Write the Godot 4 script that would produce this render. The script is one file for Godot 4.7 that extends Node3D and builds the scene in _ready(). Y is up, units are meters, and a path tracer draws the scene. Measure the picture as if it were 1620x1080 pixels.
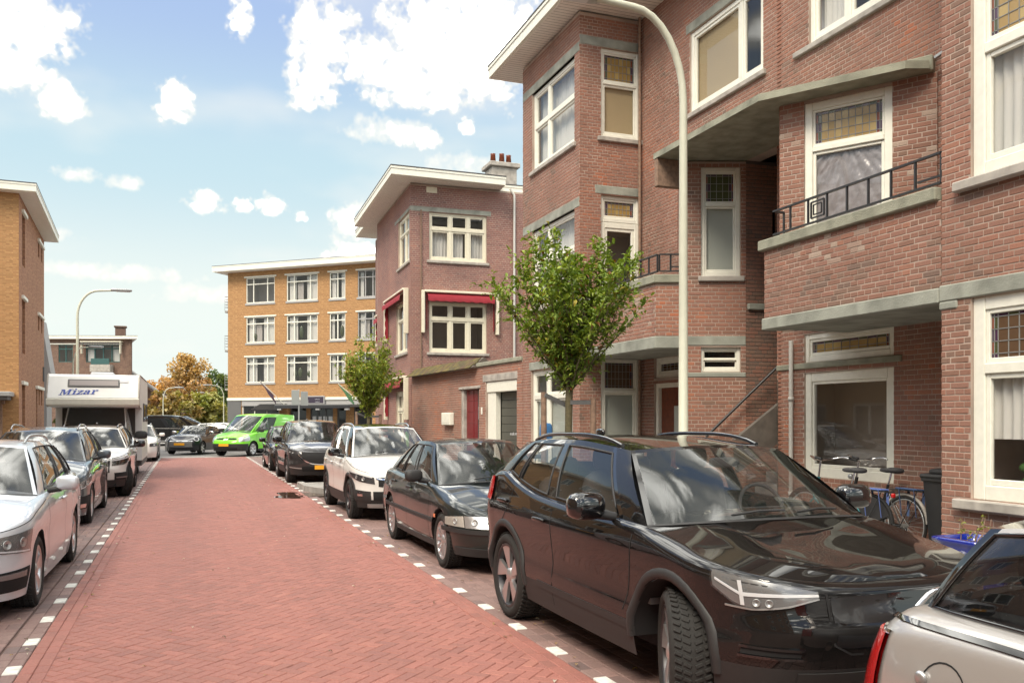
extends Node3D
# A brick street with parked cars between red brick houses. Metres; the street runs along -Z, the houses with bays stand at +X.

const EYE := Vector3(0, 1.7, 0)
const YAW := 0.35482
var rng := RandomNumberGenerator.new()
var M := {}
var used := {}
var TX := {}


class MB:  # collects triangles into one mesh
	var st := SurfaceTool.new()
	var g := 0
	var n := 0
	func _init():
		st.begin(Mesh.PRIMITIVE_TRIANGLES)
	func tri(a: Vector3, b: Vector3, c: Vector3):
		st.add_vertex(a); st.add_vertex(c); st.add_vertex(b)
		n += 1
	func quad(a: Vector3, b: Vector3, c: Vector3, d: Vector3):
		st.set_smooth_group(-1)
		tri(a, b, c); tri(a, c, d)
	func quv(p: Array, uv: Array):
		st.set_smooth_group(-1)
		for i in [0, 2, 1, 0, 3, 2]:
			st.set_uv(uv[i]); st.add_vertex(p[i])
		n += 2
	func out(p: Array, ctr: Vector3):  # a flat polygon turned away from ctr
		st.set_smooth_group(-1)
		var nn: Vector3 = (p[1] - p[0]).cross(p[2] - p[0])
		var mid := Vector3()
		for q in p: mid += q
		mid /= p.size()
		for i in range(1, p.size() - 1):
			if nn.dot(mid - ctr) >= 0: tri(p[0], p[i], p[i + 1])
			else: tri(p[0], p[i + 1], p[i])
	func box(c: Vector3, s: Vector3, b := Basis(), ch := 0.0):
		var h := s * 0.5
		if ch <= 0.0:
			var p := []
			for i in 8:
				p.append(c + b * Vector3(h.x * (1 if i & 1 else -1), h.y * (1 if i & 2 else -1), h.z * (1 if i & 4 else -1)))
			for f in [[0, 1, 3, 2], [4, 5, 7, 6], [0, 1, 5, 4], [2, 3, 7, 6], [0, 2, 6, 4], [1, 3, 7, 5]]:
				out([p[f[0]], p[f[1]], p[f[2]], p[f[3]]], c)
			return
		ch = minf(ch, minf(h.x, minf(h.y, h.z)) * 0.9)
		var q := func(sg: Vector3, k: int) -> Vector3:
			var v := Vector3()
			for a in 3: v[a] = sg[a] * (h[a] if a == k else h[a] - ch)
			return c + b * v
		for k in 3:
			var a := (k + 1) % 3
			var e := (k + 2) % 3
			for s1 in [-1, 1]:
				var pts := []
				for t in [[-1, -1], [1, -1], [1, 1], [-1, 1]]:
					var sg := Vector3(); sg[k] = s1; sg[a] = t[0]; sg[e] = t[1]
					pts.append(q.call(sg, k))
				out(pts, c)
				for s2 in [-1, 1]:
					var g1 := Vector3(); g1[k] = s1; g1[a] = s2; g1[e] = -1
					var g2 := g1; g2[e] = 1
					out([q.call(g1, k), q.call(g2, k), q.call(g2, a), q.call(g1, a)], c)
		for i in 8:
			var sg := Vector3(1 if i & 1 else -1, 1 if i & 2 else -1, 1 if i & 4 else -1)
			out([q.call(sg, 0), q.call(sg, 1), q.call(sg, 2)], c)
	func bar(a: Vector3, b: Vector3, w: float, t: float, up := Vector3.UP):  # a square bar from a to b
		var d := (b - a)
		var z := d.normalized()
		if absf(z.dot(up)) > 0.99: up = Vector3.RIGHT
		var x := up.cross(z).normalized()
		box((a + b) * 0.5, Vector3(w, t, d.length()), Basis(x, z.cross(x), z))
	func grid(rows: Array, flip := false, keep := false):
		if not keep: g += 1
		st.set_smooth_group(g)
		for i in rows.size() - 1:
			for j in rows[i].size() - 1:
				var a: Vector3 = rows[i][j]
				var b: Vector3 = rows[i][j + 1]
				var c: Vector3 = rows[i + 1][j + 1]
				var d: Vector3 = rows[i + 1][j]
				if flip: tri(a, c, b); tri(a, d, c)
				else: tri(a, b, c); tri(a, c, d)
	func tube(pts: Array, r, seg := 8, caps := true, flat := 1.0):
		var rows := []
		var up := Vector3.UP
		for i in pts.size():
			var d: Vector3 = (pts[mini(i + 1, pts.size() - 1)] - pts[maxi(i - 1, 0)]).normalized()
			if absf(d.dot(up)) > 0.9: up = Vector3(0.3, 0.1, 1).normalized() if absf(d.y) > 0.5 else Vector3.UP
			var x := up.cross(d).normalized()
			var y := d.cross(x)
			up = y
			var rr: float = r[i] if r is Array else r
			var row := []
			for k in seg + 1:
				var a := TAU * (k % seg) / seg
				row.append(pts[i] + x * cos(a) * rr * flat + y * sin(a) * rr)
			rows.append(row)
		grid(rows)
		if caps:
			out(rows[0].slice(0, seg), pts[1])
			out(rows[-1].slice(0, seg), pts[-2])
	func lathe(prof: Array, seg: int, xf := Transform3D()):  # prof of Vector2(radius, height) round local y
		var rows := []
		for p in prof:
			var row := []
			for k in seg + 1:
				var a := TAU * (k % seg) / seg
				row.append(xf * Vector3(p.x * cos(a), p.y, p.x * sin(a)))
			rows.append(row)
		grid(rows, true)
	func blob(c: Vector3, s: Vector3, e := 1.0, b := Basis(), seg := 14):  # a rounded box; e below 1 squares it
		var rows := []
		for i in 9:
			var v := -PI / 2 + PI * i / 8.0
			var row := []
			for k in seg + 1:
				var a := TAU * (k % seg) / seg
				var f := func(t: float) -> float: return signf(t) * pow(absf(t), e)
				row.append(c + b * (Vector3(f.call(cos(v)) * f.call(cos(a)) * s.x, f.call(sin(v)) * s.y, f.call(cos(v)) * f.call(sin(a)) * s.z) * 0.5))
			rows.append(row)
		grid(rows, true)
	func prism(poly: PackedVector2Array, z0: float, z1: float, xf := Transform3D()):
		var idx := Geometry2D.triangulate_polygon(poly)
		var ctr := Vector2()
		for p in poly: ctr += p
		ctr /= poly.size()
		var zc := (z0 + z1) / 2
		for i in range(0, idx.size(), 3):
			for z in [z0, z1]:
				var t := []
				for k in 3: t.append(xf * Vector3(poly[idx[i + k]].x, poly[idx[i + k]].y, z))
				var cc := (poly[idx[i]] + poly[idx[i + 1]] + poly[idx[i + 2]]) / 3.0
				out(t, xf * Vector3(cc.x, cc.y, zc))
		var cw := Geometry2D.is_polygon_clockwise(poly)
		for i in poly.size():
			var p := poly[i]
			var r := poly[(i + 1) % poly.size()]
			var nn := Vector2(r.y - p.y, p.x - r.x) * (-1.0 if cw else 1.0)
			var m := (p + r) / 2 - nn.normalized() * 0.01
			out([xf * Vector3(p.x, p.y, z0), xf * Vector3(r.x, r.y, z0), xf * Vector3(r.x, r.y, z1), xf * Vector3(p.x, p.y, z1)], xf * Vector3(m.x, m.y, zc))
	func done() -> ArrayMesh:
		st.generate_normals()
		st.index()
		return st.commit()


func numbered(n: String) -> String:
	if not used.has(n):
		used[n] = 0
		return n
	used[n] += 1
	return "%s_%03d" % [n, used[n]]


func tag(o: Node3D, label: String, category: String, group := "", kind := ""):
	if label: o.set_meta("label", label)
	if category: o.set_meta("category", category)
	if group: o.set_meta("group", group)
	if kind: o.set_meta("kind", kind)


func thing(called: String, label: String, category: String, at := Vector3(), yaw := 0.0, group := "") -> Node3D:
	var o := Node3D.new()
	o.name = numbered(called)
	add_child(o)
	o.position = at
	o.rotation.y = yaw
	tag(o, label, category, group)
	return o


func put(parent: Node, called: String, m, mt: Material, xf = null, label := "") -> MeshInstance3D:  # one named mesh; xf is in the world, or null for the parent's own axes
	var o := MeshInstance3D.new()
	o.mesh = m.done() if m is MB else m
	o.material_override = mt
	if parent == self: o.name = numbered(called)
	else: o.name = called
	parent.add_child(o, true)
	if xf != null: o.transform = (parent.global_transform if parent is Node3D else Transform3D()).affine_inverse() * xf
	if label: o.set_meta("label", label)
	return o


func struct(called: String, m, mt: Material) -> MeshInstance3D:
	var o := put(self, called, m, mt)
	o.set_meta("kind", "structure")
	return o


func V(x: float, y: float, z: float) -> Vector3:
	return Vector3(x, y, z)


func lin(r: float, g: float, b: float) -> Color:
	return Color(r, g, b).linear_to_srgb()


func mat(c: Array, rough := 0.7, o := {}) -> StandardMaterial3D:
	var m := StandardMaterial3D.new()
	m.albedo_color = lin(c[0], c[1], c[2])
	m.roughness = rough
	m.metallic = o.get("metal", 0.0)
	m.metallic_specular = o.get("spec", 0.5)
	if o.has("alpha"):
		m.transparency = BaseMaterial3D.TRANSPARENCY_ALPHA
		m.albedo_color.a = o.alpha
	if o.has("coat"):
		m.clearcoat_enabled = true
		m.clearcoat = o.coat
		m.clearcoat_roughness = o.get("coatr", 0.03)
	if o.get("vc", false): m.vertex_color_use_as_albedo = true
	if o.has("tex"):
		m.albedo_texture = TX[o.tex]
	if o.has("tri"):
		m.uv1_triplanar = true
		m.uv1_world_triplanar = true
		m.uv1_scale = Vector3.ONE * o.tri
	if o.has("uv"): m.uv1_scale = V(o.uv[0], o.uv[1], 1)
	if o.has("rt"):
		m.roughness_texture = TX[o.rt]
	if o.has("bump"):
		m.heightmap_enabled = true
		m.heightmap_texture = TX[o.bump]
		m.heightmap_scale = o.get("bs", 0.4)
	if o.has("back"):
		m.backlight_enabled = true
		m.backlight = lin(o.back[0], o.back[1], o.back[2])
	return m


func noise_tex(key: String, freq: float, oct: int, lo: float, hi: float, sd: int, size := 256, cell := false):
	var f := FastNoiseLite.new()
	f.seed = sd
	f.frequency = freq
	f.noise_type = FastNoiseLite.TYPE_CELLULAR if cell else FastNoiseLite.TYPE_SIMPLEX_SMOOTH
	f.fractal_octaves = oct
	var im := f.get_seamless_image(size, size)
	im.convert(Image.FORMAT_L8)
	var d := im.get_data()
	var o := PackedFloat32Array()
	o.resize(d.size() * 3)
	for i in d.size():
		var t := clampf(lerpf(lo, hi, d[i] / 255.0), 0.0, 1.2)
		o[i * 3] = t; o[i * 3 + 1] = t; o[i * 3 + 2] = t
	TX[key] = ImageTexture.create_from_image(Image.create_from_data(size, size, false, Image.FORMAT_RGBF, o.to_byte_array()))


func brick_tex(key: String, cols: Array, mortar: Color, sd: int):  # far-off brickwork: 1.76 m by 1.0 m, 16 courses
	var W := 352
	var H := 256
	var im := Image.create(W, H, false, Image.FORMAT_RGB8)
	im.fill(mortar)
	var r := RandomNumberGenerator.new()
	r.seed = sd
	for j in 16:
		var w := 44 if j % 2 == 0 else 22
		var x := -11 if j % 4 == 0 else 0
		while x < W:
			var c: Color = cols[r.randi() % cols.size()]
			c = c * r.randf_range(0.93, 1.06)
			for t in [0, W]:
				var rc := Rect2i(x + t, j * 16, w - 3, 13).intersection(Rect2i(0, 0, W, H))
				if rc.has_area(): im.fill_rect(rc, c)
			x += w
	TX[key] = ImageTexture.create_from_image(im)


func frame_of(a: Vector2, b: Vector2) -> Transform3D:  # wall axes: x along a>b, y up, z out of the wall; a is the left end seen from outside
	var d := (b - a).normalized()
	return Transform3D(Basis(V(d.x, 0, d.y), Vector3.UP, V(-d.y, 0, d.x)), V(a.x, 0, a.y))


func in_view(p: Vector3) -> float:  # how large a metre at p looks, or 0 outside the frame
	var q := (p - EYE).rotated(Vector3.UP, YAW)
	if q.z > -0.5: return 0.0
	var x := q.x / -q.z
	var y := q.y / -q.z
	return 1.0 / -q.z if absf(x) < 0.6 and y > -0.31 and y < 0.49 else 0.0


func make_sky() -> PanoramaSkyMaterial:
	var WF := 4096
	var HF := 2048
	var cov := PackedFloat32Array()
	cov.resize(WF * HF / 2)
	var rough := PackedFloat32Array()
	rough.resize(WF * HF / 8 + WF)
	var fn := FastNoiseLite.new()
	fn.seed = 11
	fn.frequency = 1.0
	fn.noise_type = FastNoiseLite.TYPE_SIMPLEX_SMOOTH
	fn.fractal_octaves = 5
	fn.fractal_gain = 0.55
	var clouds := [[-8.7, 21.4, 3.0, 2.5], [-9.5, 19.0, 2.2, 1.5], [-6.9, 17.7, 1.5, 1.3], [-0.7, 18.5, 1.1, 1.5], [3.1, 23.5, 0.8, 1.3], [8.2, 23.0, 2.4, 2.4], [7.4, 20.5, 1.8, 2.0], [11.7, 21.8, 2.6, 1.6], [15.8, 23.4, 4.9, 3.7], [13.4, 20.8, 3.2, 2.0], [19.5, 23.1, 3.3, 4.1], [17.4, 21.3, 3.7, 2.1], [15.0, 20.0, 2.5, 1.2], [12.1, 17.9, 2.7, 1.0], [14.2, 17.6, 1.5, 0.8], [-6.1, 14.0, 1.3, 0.45], [-3.9, 13.8, 1.5, 0.5], [1.0, 13.1, 1.2, 0.8], [5.0, 13.2, 1.0, 0.8], [3.3, 13.1, 0.6, 0.5], [10.1, 12.3, 1.9, 1.3], [17.2, 16.1, 2.3, 0.8], [17.4, 18.4, 0.6, 0.6], [6.8, 12.6, 0.4, 0.35], [-5.7, 26.5, 5.3, 1.4], [24.0, 28.1, 6.6, 3.7], [3.2, 29.9, 4.4, 2.2], [10.1, 10.5, 2.2, 1.0], [-4.0, 8.6, 4.5, 0.6], [3.5, 7.6, 6.0, 0.7], [-9.0, 10.5, 3.0, 0.5]]
	var r := RandomNumberGenerator.new()
	r.seed = 5
	for i in 260:  # the same kind of sky goes on all round
		var az := r.randf_range(28.0, 332.0)
		var el := 4.0 + 80.0 * pow(r.randf(), 1.3)
		var s := r.randf_range(2.0, 7.5) * (0.5 + el / 45.0)
		clouds.append([az, el, s / maxf(cos(deg_to_rad(el)), 0.2), s * r.randf_range(0.35, 0.6)])
	for i in 70:  # unseen clouds added overhead to brighten reflections in the windscreens
		clouds.append([r.randf_range(0.0, 360.0), r.randf_range(38.0, 86.0), r.randf_range(8.0, 26.0), r.randf_range(4.0, 9.0)])
	for i in 45:
		clouds.append([r.randf_range(-26.0, 26.0), r.randf_range(33.0, 80.0), r.randf_range(4.0, 14.0), r.randf_range(2.0, 6.0)])
	for c in clouds:
		var fine: bool = c[1] < 33.0 and (c[0] < 56.0 and c[0] > -32.0)
		var W := WF if fine else WF / 2
		var H := W / 2
		var reach := 1.7
		var kf := clampf(c[2] / 1.5, 1.0, 3.2) if fine else 0.9
		c.append(c[2] / c[3])
		for jy in range(maxi(0, int((90.0 - c[1] - c[3] * reach) / 180.0 * H)), mini(H / 2, int((90.0 - c[1] + c[3] * reach) / 180.0 * H) + 1)):
			var el := 90.0 - (jy + 0.5) * 180.0 / H
			var cy := sin(deg_to_rad(el))
			var cx := cos(deg_to_rad(el))
			for k in range(int(floor((c[0] - c[2] * reach) / 360.0 * W)), int((c[0] + c[2] * reach) / 360.0 * W) + 1):
				var az := deg_to_rad((k + 0.5) * 360.0 / W)
				var u: float = ((k + 0.5) * 360.0 / W - c[0]) / c[2]
				var v: float = (el - c[1]) / c[3]
				if v < 0: v *= 1.25
				var base := 1.0 - (u * u + v * v)
				if base < -1.1: continue
				var ix := posmod(k, W)
				var nz := fn.get_noise_3d(u * 1.1 * kf + c[0] * 3.1, v * 1.1 * kf / c[4] + c[1] * 1.7, c[0])
				if base * 1.15 + 1.3 < 0.0: continue
				var nf := 0.0 if not fine else fn.get_noise_2d(u * 5.0 * kf + c[1], v * 5.0 * kf / c[4] + c[0] * 2.0)
				var d := base * 1.15 + nz * 1.5 + nf * 0.42
				if not fine: d = base * 1.3 + nz * 0.8 + 0.1
				if c[4] > 2.6: d *= 0.5
				var at := jy * W + ix
				if fine:
					if d > cov[at]: cov[at] = d
				elif d > rough[at]: rough[at] = d
	var veil := PackedFloat32Array()
	veil.resize(1024 * 256)
	for j in 256:
		var el := deg_to_rad(90.0 - (j + 0.5) * 180.0 / 512.0)
		for i in 1024:
			var az := (i + 0.5) * TAU / 1024.0
			var s := 1.0 / (sin(el) + 0.25)
			veil[j * 1024 + i] = smoothstep(0.02, 0.6, fn.get_noise_3d(sin(az) * cos(el) * s * 1.3, 3.0, cos(az) * cos(el) * s * 1.9)) * 0.42
	var px := PackedFloat32Array()
	px.resize(WF * HF * 3)
	px.fill(0.06)
	for j in HF / 2 + 40:
		var el := 90.0 - (j + 0.5) * 180.0 / HF
		var sky := Vector3(0.08, 0.075, 0.07)
		if el > 0:
			sky = (Vector3(0.34, 0.50, 0.87).lerp(Vector3(0.43, 0.58, 0.87), smoothstep(45.0, 25.0, el)).lerp(Vector3(0.60, 0.80, 0.89), smoothstep(25.0, 15.0, el)).lerp(Vector3(0.90, 0.98, 0.93), smoothstep(16.0, 6.0, el))) / 5.05
		for i in WF:
			var c := sky
			if el > 0:
				var vx := i * 0.25
				var vy := j * 0.25
				var v0 := mini(int(vy), 255) * 1024
				var v1 := mini(int(vy) + 1, 255) * 1024
				var x0 := int(vx) % 1024
				var x1 := (x0 + 1) % 1024
				var tx := vx - floorf(vx)
				var va := lerpf(lerpf(veil[v0 + x0], veil[v0 + x1], tx), lerpf(veil[v1 + x0], veil[v1 + x1], tx), vy - floorf(vy))
				c = c.lerp(Vector3(0.203, 0.2, 0.188), va)
				var d := maxf(cov[j * WF + i], rough[(j / 2) * (WF / 2) + i / 2])
				if d > 0.0:
					var a := smoothstep(-0.25, 0.85, d)
					var core := smoothstep(0.45, 1.7, d)
					c = c.lerp(Vector3(0.212, 0.209, 0.194).lerp(Vector3(1.3, 1.28, 1.19), core), a)
			var at := (j * WF + i) * 3
			px[at] = c.x; px[at + 1] = c.y; px[at + 2] = c.z
	var im := Image.create_from_data(WF, HF, false, Image.FORMAT_RGBF, px.to_byte_array())
	var m := PanoramaSkyMaterial.new()
	m.panorama = ImageTexture.create_from_image(im)
	return m


func surroundings():
	var cam := Camera3D.new()
	cam.name = "camera"
	cam.position = EYE
	cam.rotation.y = -YAW
	cam.projection = Camera3D.PROJECTION_FRUSTUM
	cam.near = 0.05
	cam.far = 900.0
	cam.size = 0.05 * 1080.0 / 1390.0
	cam.frustum_offset = Vector2(0, 0.05 * 123.0 / 1390.0)
	add_child(cam)
	cam.current = true
	var we := WorldEnvironment.new()
	we.name = "environment"
	var e := Environment.new()
	e.background_mode = Environment.BG_SKY
	e.sky = Sky.new()
	e.sky.sky_material = make_sky()
	e.ambient_light_source = Environment.AMBIENT_SOURCE_SKY
	e.tonemap_mode = Environment.TONE_MAPPER_LINEAR
	e.tonemap_exposure = 5.05
	e.sdfgi_enabled = true
	e.ssao_enabled = true
	e.ssil_enabled = true
	we.environment = e
	add_child(we)
	var sun := DirectionalLight3D.new()
	sun.name = "sun"
	sun.light_energy = 0.28
	sun.light_color = Color(1.0, 0.95, 0.87)
	sun.light_angular_distance = 24.0
	sun.shadow_enabled = true
	add_child(sun)
	sun.look_at_from_position(V(-14, 22, 13), V(0, 0, 0))


func materials():
	noise_tex("fine", 0.05, 3, 0.72, 1.0, 1)
	noise_tex("blot", 0.012, 4, 0.62, 1.12, 2)
	noise_tex("grain", 0.2, 2, 0.3, 1.0, 3)
	noise_tex("soft", 0.02, 3, 0.93, 1.03, 4)
	noise_tex("rough", 0.03, 4, 0.35, 0.95, 5)
	M.brick = mat([1, 1, 1], 0.86, {"vc": true, "tex": "fine", "tri": 5.0, "bump": "grain", "bs": 0.25})
	M.mortar = mat([0.42, 0.33, 0.275], 0.95, {"tex": "blot", "tri": 0.35})
	M.shaded_mortar = mat([0.12, 0.10, 0.085], 0.95, {"tex": "blot", "tri": 0.35})
	M.joint = mat([0.13, 0.08, 0.066], 0.95, {"tex": "blot", "tri": 1.0})
	M.paver = mat([1, 1, 1], 0.7, {"vc": true, "tex": "fine", "tri": 3.0, "bump": "grain", "bs": 0.2})
	M.white_paver = mat([0.72, 0.71, 0.66], 0.7, {"tex": "blot", "tri": 3.0})
	M.concrete = mat([0.30, 0.31, 0.265], 0.9, {"tex": "blot", "tri": 0.7, "bump": "grain", "bs": 0.3})
	M.mossy = mat([0.29, 0.29, 0.225], 0.95, {"tex": "blot", "tri": 0.9, "bump": "grain", "bs": 0.5})
	M.sill = mat([0.40, 0.37, 0.33], 0.9, {"tex": "blot", "tri": 1.2})
	M.white = mat([0.76, 0.75, 0.66], 0.45, {"tex": "soft", "tri": 1.5})
	M.soffit = mat([0.80, 0.77, 0.72], 0.6, {"tex": "soft", "tri": 0.8})
	M.cream = mat([0.72, 0.68, 0.54], 0.45, {"tex": "soft", "tri": 1.5})
	M.glass = mat([0.05, 0.055, 0.05], 0.02, {"alpha": 0.12, "spec": 0.6})
	M.film = mat([0.30, 0.28, 0.29], 0.25, {"bump": "rough", "bs": 0.7, "tri": 1.0})
	M.amber = mat([0.32, 0.21, 0.07], 0.15)
	M.amber2 = mat([0.38, 0.27, 0.10], 0.15)
	M.plum = mat([0.06, 0.025, 0.06], 0.15)
	M.moss_glass = mat([0.06, 0.07, 0.03], 0.15)
	M.brown_glass = mat([0.10, 0.06, 0.035], 0.08)
	M.rust_glass = mat([0.22, 0.045, 0.015], 0.15)
	M.lead = mat([0.22, 0.22, 0.21], 0.5)
	M.room = mat([0.34, 0.28, 0.22], 0.9)
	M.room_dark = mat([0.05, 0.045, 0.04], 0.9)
	M.blind_or_backing = mat([0.42, 0.33, 0.19], 0.8)
	M.frost_or_reflection = mat([0.46, 0.49, 0.44], 0.7)
	M.curtain = mat([0.62, 0.61, 0.57], 0.9)
	M.curtain2 = mat([0.42, 0.39, 0.36], 0.9)
	M.iron = mat([0.025, 0.025, 0.026], 0.45)
	M.roofing = mat([0.07, 0.07, 0.07], 0.9)
	M.black = mat([0.008, 0.008, 0.009], 0.85)
	M.plastic = mat([0.022, 0.022, 0.023], 0.6, {"tex": "soft", "tri": 4.0})
	M.gloss_black = mat([0.006, 0.006, 0.007], 0.08, {"coat": 1.0})
	M.rubber = mat([0.018, 0.017, 0.016], 0.85, {"tex": "blot", "tri": 5.0})
	M.alloy = mat([0.55, 0.55, 0.56], 0.32, {"metal": 0.85})
	M.alloy_dark = mat([0.05, 0.05, 0.055], 0.35, {"metal": 0.5})
	M.chrome = mat([0.75, 0.75, 0.76], 0.08, {"metal": 1.0})
	M.steel = mat([0.42, 0.43, 0.43], 0.4, {"metal": 0.7})
	M.car_glass = mat([0.03, 0.038, 0.036], 0.01, {"alpha": 0.28, "spec": 0.85})
	M.dark_glass = mat([0.006, 0.007, 0.008], 0.01, {"alpha": 0.8, "spec": 0.7})
	M.lens = mat([0.2, 0.2, 0.2], 0.03, {"alpha": 0.06, "spec": 0.6})
	M.lamp_body = mat([0.20, 0.205, 0.21], 0.25, {"metal": 0.5})
	M.lamp_white = mat([0.60, 0.61, 0.63], 0.2)
	M.red_lens = mat([0.45, 0.012, 0.012], 0.08, {"coat": 1.0})
	M.amber_lens = mat([0.7, 0.16, 0.02], 0.1, {"coat": 1.0})
	M.plate = mat([0.78, 0.36, 0.02], 0.4)
	M.seat = mat([0.05, 0.05, 0.053], 0.8)
	M.trim = mat([0.12, 0.12, 0.12], 0.7)
	M.pole = mat([0.52, 0.53, 0.43], 0.5, {"tex": "soft", "tri": 1.0})
	M.galv = mat([0.36, 0.37, 0.37], 0.45, {"metal": 0.4})
	M.bark = mat([0.13, 0.11, 0.06], 0.95, {"tex": "blot", "tri": 6.0, "bump": "grain", "bs": 0.6})
	M.stake = mat([0.26, 0.17, 0.12], 0.9, {"tex": "blot", "tri": 4.0})
	M.leaf = mat([1, 1, 1], 0.5, {"vc": true, "back": [0.5, 0.5, 0.15]})
	M.earth = mat([0.16, 0.135, 0.115], 0.95, {"tex": "blot", "tri": 0.3})
	M.asphalt = mat([0.17, 0.16, 0.155], 0.9, {"tex": "blot", "tri": 0.4})
	M.slab = mat([0.30, 0.285, 0.265], 0.9, {"tex": "blot", "tri": 0.6})
	M.water = mat([0.05, 0.022, 0.012], 0.02, {"spec": 0.6})
	M.red_door = mat([0.17, 0.012, 0.014], 0.3, {"tex": "soft", "tri": 2.0})
	M.awning = mat([0.24, 0.012, 0.022], 0.8)
	M.shutter = mat([0.075, 0.075, 0.062], 0.5, {"tex": "soft", "tri": 2.0})
	M.wood_door = mat([0.16, 0.035, 0.012], 0.3, {"tex": "blot", "tri": 3.0})
	M.roof_tile = mat([0.10, 0.078, 0.03], 0.95, {"tex": "blot", "tri": 2.0, "bump": "grain", "bs": 0.6})
	M.downpipe = mat([0.50, 0.49, 0.46], 0.5)


func paint(c: Array, o := {}) -> StandardMaterial3D:
	return mat(c, o.get("rough", 0.35), {"spec": o.get("spec", 0.25), "coat": 1.0, "coatr": o.get("coatr", 0.02), "metal": o.get("metal", 0.0)})


class Pieces:  # many alike bricks or pavers; the 300 that show largest become parts of their own
	var xf: Array[Transform3D] = []
	var tone: Array[int] = []
	var big: Array[float] = []


var tones := {}


func tone_set(key: String, cols: Array, size: Vector3, ch: float):  # brick meshes, one for each tone
	var out := []
	for c in cols:
		var b := MB.new()
		b.st.set_color(Color(c[0], c[1], c[2]))
		b.box(Vector3(), size, Basis(), ch)
		out.append(b.done())
	tones[key] = {"cols": cols, "mesh": out, "size": size, "ch": ch}


func add_piece(p: Pieces, xf: Transform3D, tone: int):
	p.xf.append(xf)
	p.tone.append(tone)
	p.big.append(in_view(xf.origin))


func flush(p: Pieces, parent: Node3D, called: String, key: String, mt: Material, most := 300, rest_name := ""):
	if p.xf.is_empty(): return
	var order := range(p.xf.size())
	order.sort_custom(func(a, b): return p.big[a] > p.big[b])
	var inv := parent.global_transform.affine_inverse()
	var ts: Dictionary = tones[key]
	var k := 0
	while k < mini(most, order.size()) and p.big[order[k]] > 0.0:
		var i: int = order[k]
		var o := MeshInstance3D.new()
		o.mesh = ts.mesh[p.tone[i]]
		o.material_override = mt
		o.name = called if k == 0 else "%s_%03d" % [called, k]
		parent.add_child(o)
		o.transform = inv * p.xf[i]
		k += 1
	if k >= order.size(): return
	var mm := MultiMesh.new()
	mm.transform_format = MultiMesh.TRANSFORM_3D
	mm.use_colors = true
	var b := MB.new()
	b.st.set_color(Color.WHITE)
	b.box(Vector3(), ts.size, Basis(), ts.ch)
	mm.mesh = b.done()
	mm.instance_count = order.size() - k
	for q in range(k, order.size()):
		var i: int = order[q]
		mm.set_instance_transform(q - k, inv * p.xf[i])
		var c = ts.cols[p.tone[i]]
		mm.set_instance_color(q - k, Color(c[0], c[1], c[2]))
	var o := MultiMeshInstance3D.new()
	o.multimesh = mm
	o.material_override = mt
	o.name = rest_name if rest_name else called + "work"
	parent.add_child(o, true)
	o.set_meta("kind", "stuff")


var wear := FastNoiseLite.new()


func cut(holes: Array, L: float, y: float, m: float) -> Array:  # the runs of a course that no hole takes
	var runs := [[0.0, L]]
	for h in holes:
		if y + m <= h[1] or y - m >= h[3]: continue
		var nx := []
		for r in runs:
			if h[0] > r[0]: nx.append([r[0], minf(r[1], h[0])])
			if h[2] < r[1]: nx.append([maxf(r[0], h[2]), r[1]])
		runs = nx.filter(func(r): return r[1] - r[0] > 0.025)
	return runs


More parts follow.
